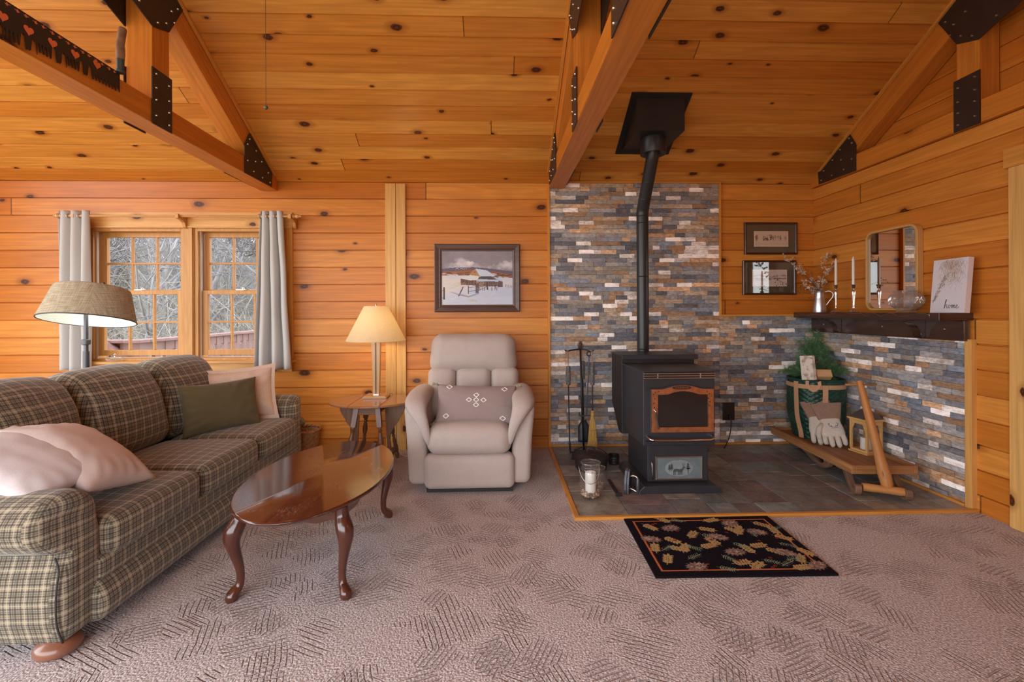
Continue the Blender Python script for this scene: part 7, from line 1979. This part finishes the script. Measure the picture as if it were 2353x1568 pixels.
# lantern
LC = Vector((2.800, 3.430, DT + .001))
la = thing('candle_lantern', 'pale wooden candle lantern with a grey metal roof on the sled', 'lantern', LC, R(10)); la.scale = (.80, .80, 1.08)
mb = M(); mb.box(-.098, .098, -.098, .098, 0, .012); mb.box(-.086, .086, -.086, .086, .012, .026); mb.build('base', m_lanternwood, la, smooth=0, bevel=.002)
for sx in (-1, 1):
    for sy in (-1, 1):
        mb = M(); mb.box(sx * .080 - .010, sx * .080 + .010, sy * .080 - .010, sy * .080 + .010, .026, .232); mb.build('post', m_lanternwood, la, grain='Z', smooth=0, bevel=.0015)
for s in (-1, 1):
    Tri = [(-.070, .232), (-.070, .15), (-.040, .205), (.040, .205), (.070, .15), (.070, .232)]
    mb = M(); mb.prism(Tri, s * .082 - .004, s * .082 + .004, 'XZ'); mb.build('arch_panel', m_lanternwood, la, smooth=0)
    mb = M(); mb.prism(Tri, s * .082 - .004, s * .082 + .004, 'YZ'); mb.build('arch_panel', m_lanternwood, la, smooth=0)
    mb = M(); mb.box(-.070, .070, s * .076 - .001, s * .076 + .001, .027, .204); mb.build('glass_pane', m_pglass, la, smooth=0)
    mb = M(); mb.box(s * .076 - .001, s * .076 + .001, -.070, .070, .027, .204); mb.build('glass_pane', m_pglass, la, smooth=0)
mb = M(); mb.box(-.104, .104, -.104, .104, .232, .244); mb.box(-.092, .092, -.092, .092, .222, .232); mb.build('cornice', m_lanternwood, la, smooth=0, bevel=.002)
mb = M(); a_, b2 = .098, .022
mb.add([(-a_, -a_, .245), (a_, -a_, .245), (a_, a_, .245), (-a_, a_, .245), (-b2, -b2, .305), (b2, -b2, .305), (b2, b2, .305), (-b2, b2, .305)], [(0, 1, 5, 4), (1, 2, 6, 5), (2, 3, 7, 6), (3, 0, 4, 7), (4, 5, 6, 7), (3, 2, 1, 0)]); mb.build('roof', m_slatemetal, la, smooth=0, bevel=.002)
mb = M(); mb.lathe([(.020, .305), (.022, .318), (.014, .326), (.010, .334), (0, .336)], (0, 0, 0), 20); mb.build('cap', m_chrome, la)
mb = M(); mb.tube([(.030 * math.cos(t * PI / 16), .006, .350 + .026 * math.sin(t * PI / 16)) for t in range(32)], .003, 8, closed=True); mb.build('hanging_ring', m_slatemetal, la, smooth=180)
mb = M(off=LC); mb.lathe([(.036, .028), (.037, .03), (.037, .112), (.034, .116), (0, .112)], LC, 28); tag(mb.build('pillar_candle', m_white, smooth=60, loc=LC), 'white pillar candle standing inside the wooden lantern', 'candle')
# ------------------------------------------------------------------ outdoors, seen through the window
mb = M(); N = 24
def gr(u, v):
    x, y = lerp(-45, 45, u), lerp(4.5, 60, v); return Vector((x, y, -1.3 + .10 * max(0, y - 9) + .5 * nz(x * .15, y * .15, 2)))
mb.grid(gr, 30, 30); struct(mb.build('ground', m_ground, smooth=180))
mb = M(); 
for k in range(22): y = YB + .25 + k * .14 * 1.0; mb.box(-6.2, -1.0 if False else 0.5, y, y + .134, -.11, -.07)
for k in range(26): y = YB + .25 + 22 * .14 + k * .14; mb.box(-4.75, 0.5, y, y + .134, -.11, -.07)
struct(mb.build('floor_deck', m_deckpaint, smooth=0))
dr_ = thing('deck_railing', 'brown deck railing outside the window', 'railing', (-4.6, 6.4, -.07)); o = dr_.location
c_ = aY(325, 781, 5.95); xc, yc, zt = c_.x, 5.95, c_.z
ye = 11.; xe = xc - .06
mb = M(off=o); mb.box(xc - 1.6, xc + .05, yc - .09, yc + .09, zt - .04, zt); mb.build('top_rail', m_deckpaint, dr_, grain='X', smooth=0, bevel=.006)
mb = M(off=o); mb.box(xc - .12, xc + .06, yc + .09, ye, zt - .04, zt); mb.build('top_rail', m_deckpaint, dr_, grain='Y', smooth=0, bevel=.006)
mb = M(off=o); mb.box(xc - 1.6, xc, yc - .02, yc + .02, zt - .16, zt - .045); mb.box(xc - .04, xc, yc, ye, zt - .16, zt - .045); mb.box(xc - 1.6, xc, yc - .02, yc + .02, .06, .15); mb.box(xc - .04, xc, yc, ye, .06, .15); mb.build('sub_rail', m_deckpaint, dr_, smooth=0)
mb = M(off=o); mb.box(xc - .22, xc + .02, yc - .05, yc + .06, -.07, zt - .042); mb.build('corner_post', m_deckpaint, dr_, smooth=0)
for k in range(26):
    y = yc + .22 + k * .19
    mb = M(off=o); mb.box(xc - .03, xc + .01, y, y + .10, .02, zt - .045); mb.build('baluster', m_deckpaint, dr_, smooth=0)
for k in range(4):
    x = xc - .48 - k * .30
    mb = M(off=o); mb.box(x, x + .12, yc - .045, yc - .015, .02, zt - .045); mb.build('baluster', m_deckpaint, dr_, smooth=0)
mb = M(off=o); mb.beam((xc - .36, yc - .08, .90), (xc - .02, yc - .08, .58), .05, .09, up=(0, 1, 0)); mb.build('brace', m_deckpaint, dr_, smooth=0)

def tree(label, x, y, H, seed, spread=.5):
    rt_ = random.Random(seed); g = gr((x + 45) / 90, (y - 4.5) / 55.5)
    c = Vector((x, y, g.z - .1)); mb = M(off=c)
    def branch(p, d, L, r, lev):
        n = 4; pts = [p]; rr = [r]; dd = d.copy(); q = p
        for k in range(n):
            dd = (dd + Vector((rt_.gauss(0, .13), rt_.gauss(0, .13), rt_.gauss(.05, .10)))).normalized(); q = q + dd * (L / n); pts.append(q); rr.append(max(.011, r * (1 - .6 * (k + 1) / n)))
        mb.tube(pts, rr, 6 if lev == 0 else (4 if lev == 1 else 3), cap=False)
        if lev >= 4: return
        for k in range((8, 5, 4, 3)[lev]):
            t = rt_.uniform(.30 if lev == 0 else .2, 1.); i = min(n - 1, int(t * n)); b = pts[i].lerp(pts[i + 1], t * n - i); s = Vector((rt_.gauss(0, 1), rt_.gauss(0, 1), rt_.gauss(.25, .6))).normalized()
            branch(b, (dd * .75 + s * (spread + .35)).normalized(), L * rt_.uniform(.40, .62), max(.011, rr[i] * .55), lev + 1)
    branch(c, Vector((rt_.gauss(0, .06), rt_.gauss(0, .06), 1)).normalized(), H * .75, H * .010, 0)
    o_ = mb.build('bare_tree', m_bark, smooth=180, loc=c); tag(o_, label, 'tree', 'bare trees beyond the deck railing')
rto = random.Random(31)
for k in range(22):
    y = 9.5 + k * .8 + rto.uniform(-.5, .5); f_ = lerp(-.98, -.44, ((k * 9) % 22) / 21.) + rto.uniform(-.03, .03)
    tree('leafless grey tree in the thicket beyond the deck railing', f_ * y, y, rto.uniform(6.5, 10.5), 100 + k)
# the tangle of dry brush on the slope
mb = M(); rb_ = random.Random(8)
for k in range(9000):
    y = rb_.uniform(9.0, 30.); x = rb_.uniform(-1.08, -.38) * y; g = gr((x + 45) / 90, (y - 4.5) / 55.5); L = rb_.uniform(.8, 3.0) * (1 if y < 16 else 2.2)
    d = Vector((rb_.gauss(0, .6), rb_.gauss(0, .6), rb_.uniform(.3, 1.1))).normalized(); p = Vector(g); q = p + d * L * .5 + Vector((rb_.gauss(0, .1), 0, rb_.gauss(0, .1))); e = q + (d + Vector((rb_.gauss(0, .5), rb_.gauss(0, .5), rb_.gauss(0, .4)))) * L * .5
    r = rb_.uniform(.006, .014) * (y / 12)
    mb.tube([p, q, e], [r, r * .8, r * .4], 3, cap=False)
    for j in range(2): t = rb_.random(); b = q.lerp(e, t); mb.tube([b, b + Vector((rb_.gauss(0, .5), rb_.gauss(0, .5), rb_.gauss(.2, .4))) * L * .35], [r * .6, r * .3], 3, cap=False)
tag(mb.build('undergrowth', m_brush, smooth=180), 'dense dry brush covering the slope beyond the deck', 'undergrowth', kind='stuff')
# ------------------------------------------------------------------ ceiling fan (its pull chain hangs into view; its lamps light the room)
FP = Vector((PC.x, 1.80, 3.0))
fan = thing('ceiling_fan', 'ceiling fan with glass lamps that the pull chain hangs from', 'ceiling fan', FP)
mb = M(); mb.tube([(0, 0, .10), (0, 0, ceilZ(1.80) - FP.z - .002)], .014, 12); mb.build('downrod', m_chain, fan, smooth=60)
mb = M(); mb.lathe([(.03, -.06), (.10, -.04), (.13, .0), (.13, .06), (.07, .10), (.0, .11)], (0, 0, 0), 32, cap=False); mb.build('motor', m_chain, fan, smooth=50)
for k in range(5):
    a = k * 2 * PI / 5 + .3; T = Matrix.Rotation(a, 4, 'Z')
    mb = M(); mb.box(.14, .56, -.062, .062, .03, .037, T=T); mb.build('blade', m_lampdark, fan, grain=(math.cos(a), math.sin(a), 0), smooth=0, bevel=.003)
m_globe = emis('fan_lamp_globe', (1., .92, .80), FAN_LAMP)
for k in range(3):
    a = k * 2 * PI / 3 + .9; mb = M(); mb.ball((.13 * math.cos(a), .13 * math.sin(a), -.10), .050, 20, 12); mb.build('lamp_globe', m_globe, fan, smooth=180)
# the setting's trim carries running numbers
_n = 8
for o_ in list(bpy.data.objects):
    if o_.parent is None and o_.name.startswith('trim_') and not o_.name[5:].isdigit():
        o_.name = 'trim_%d' % _n; _n += 1
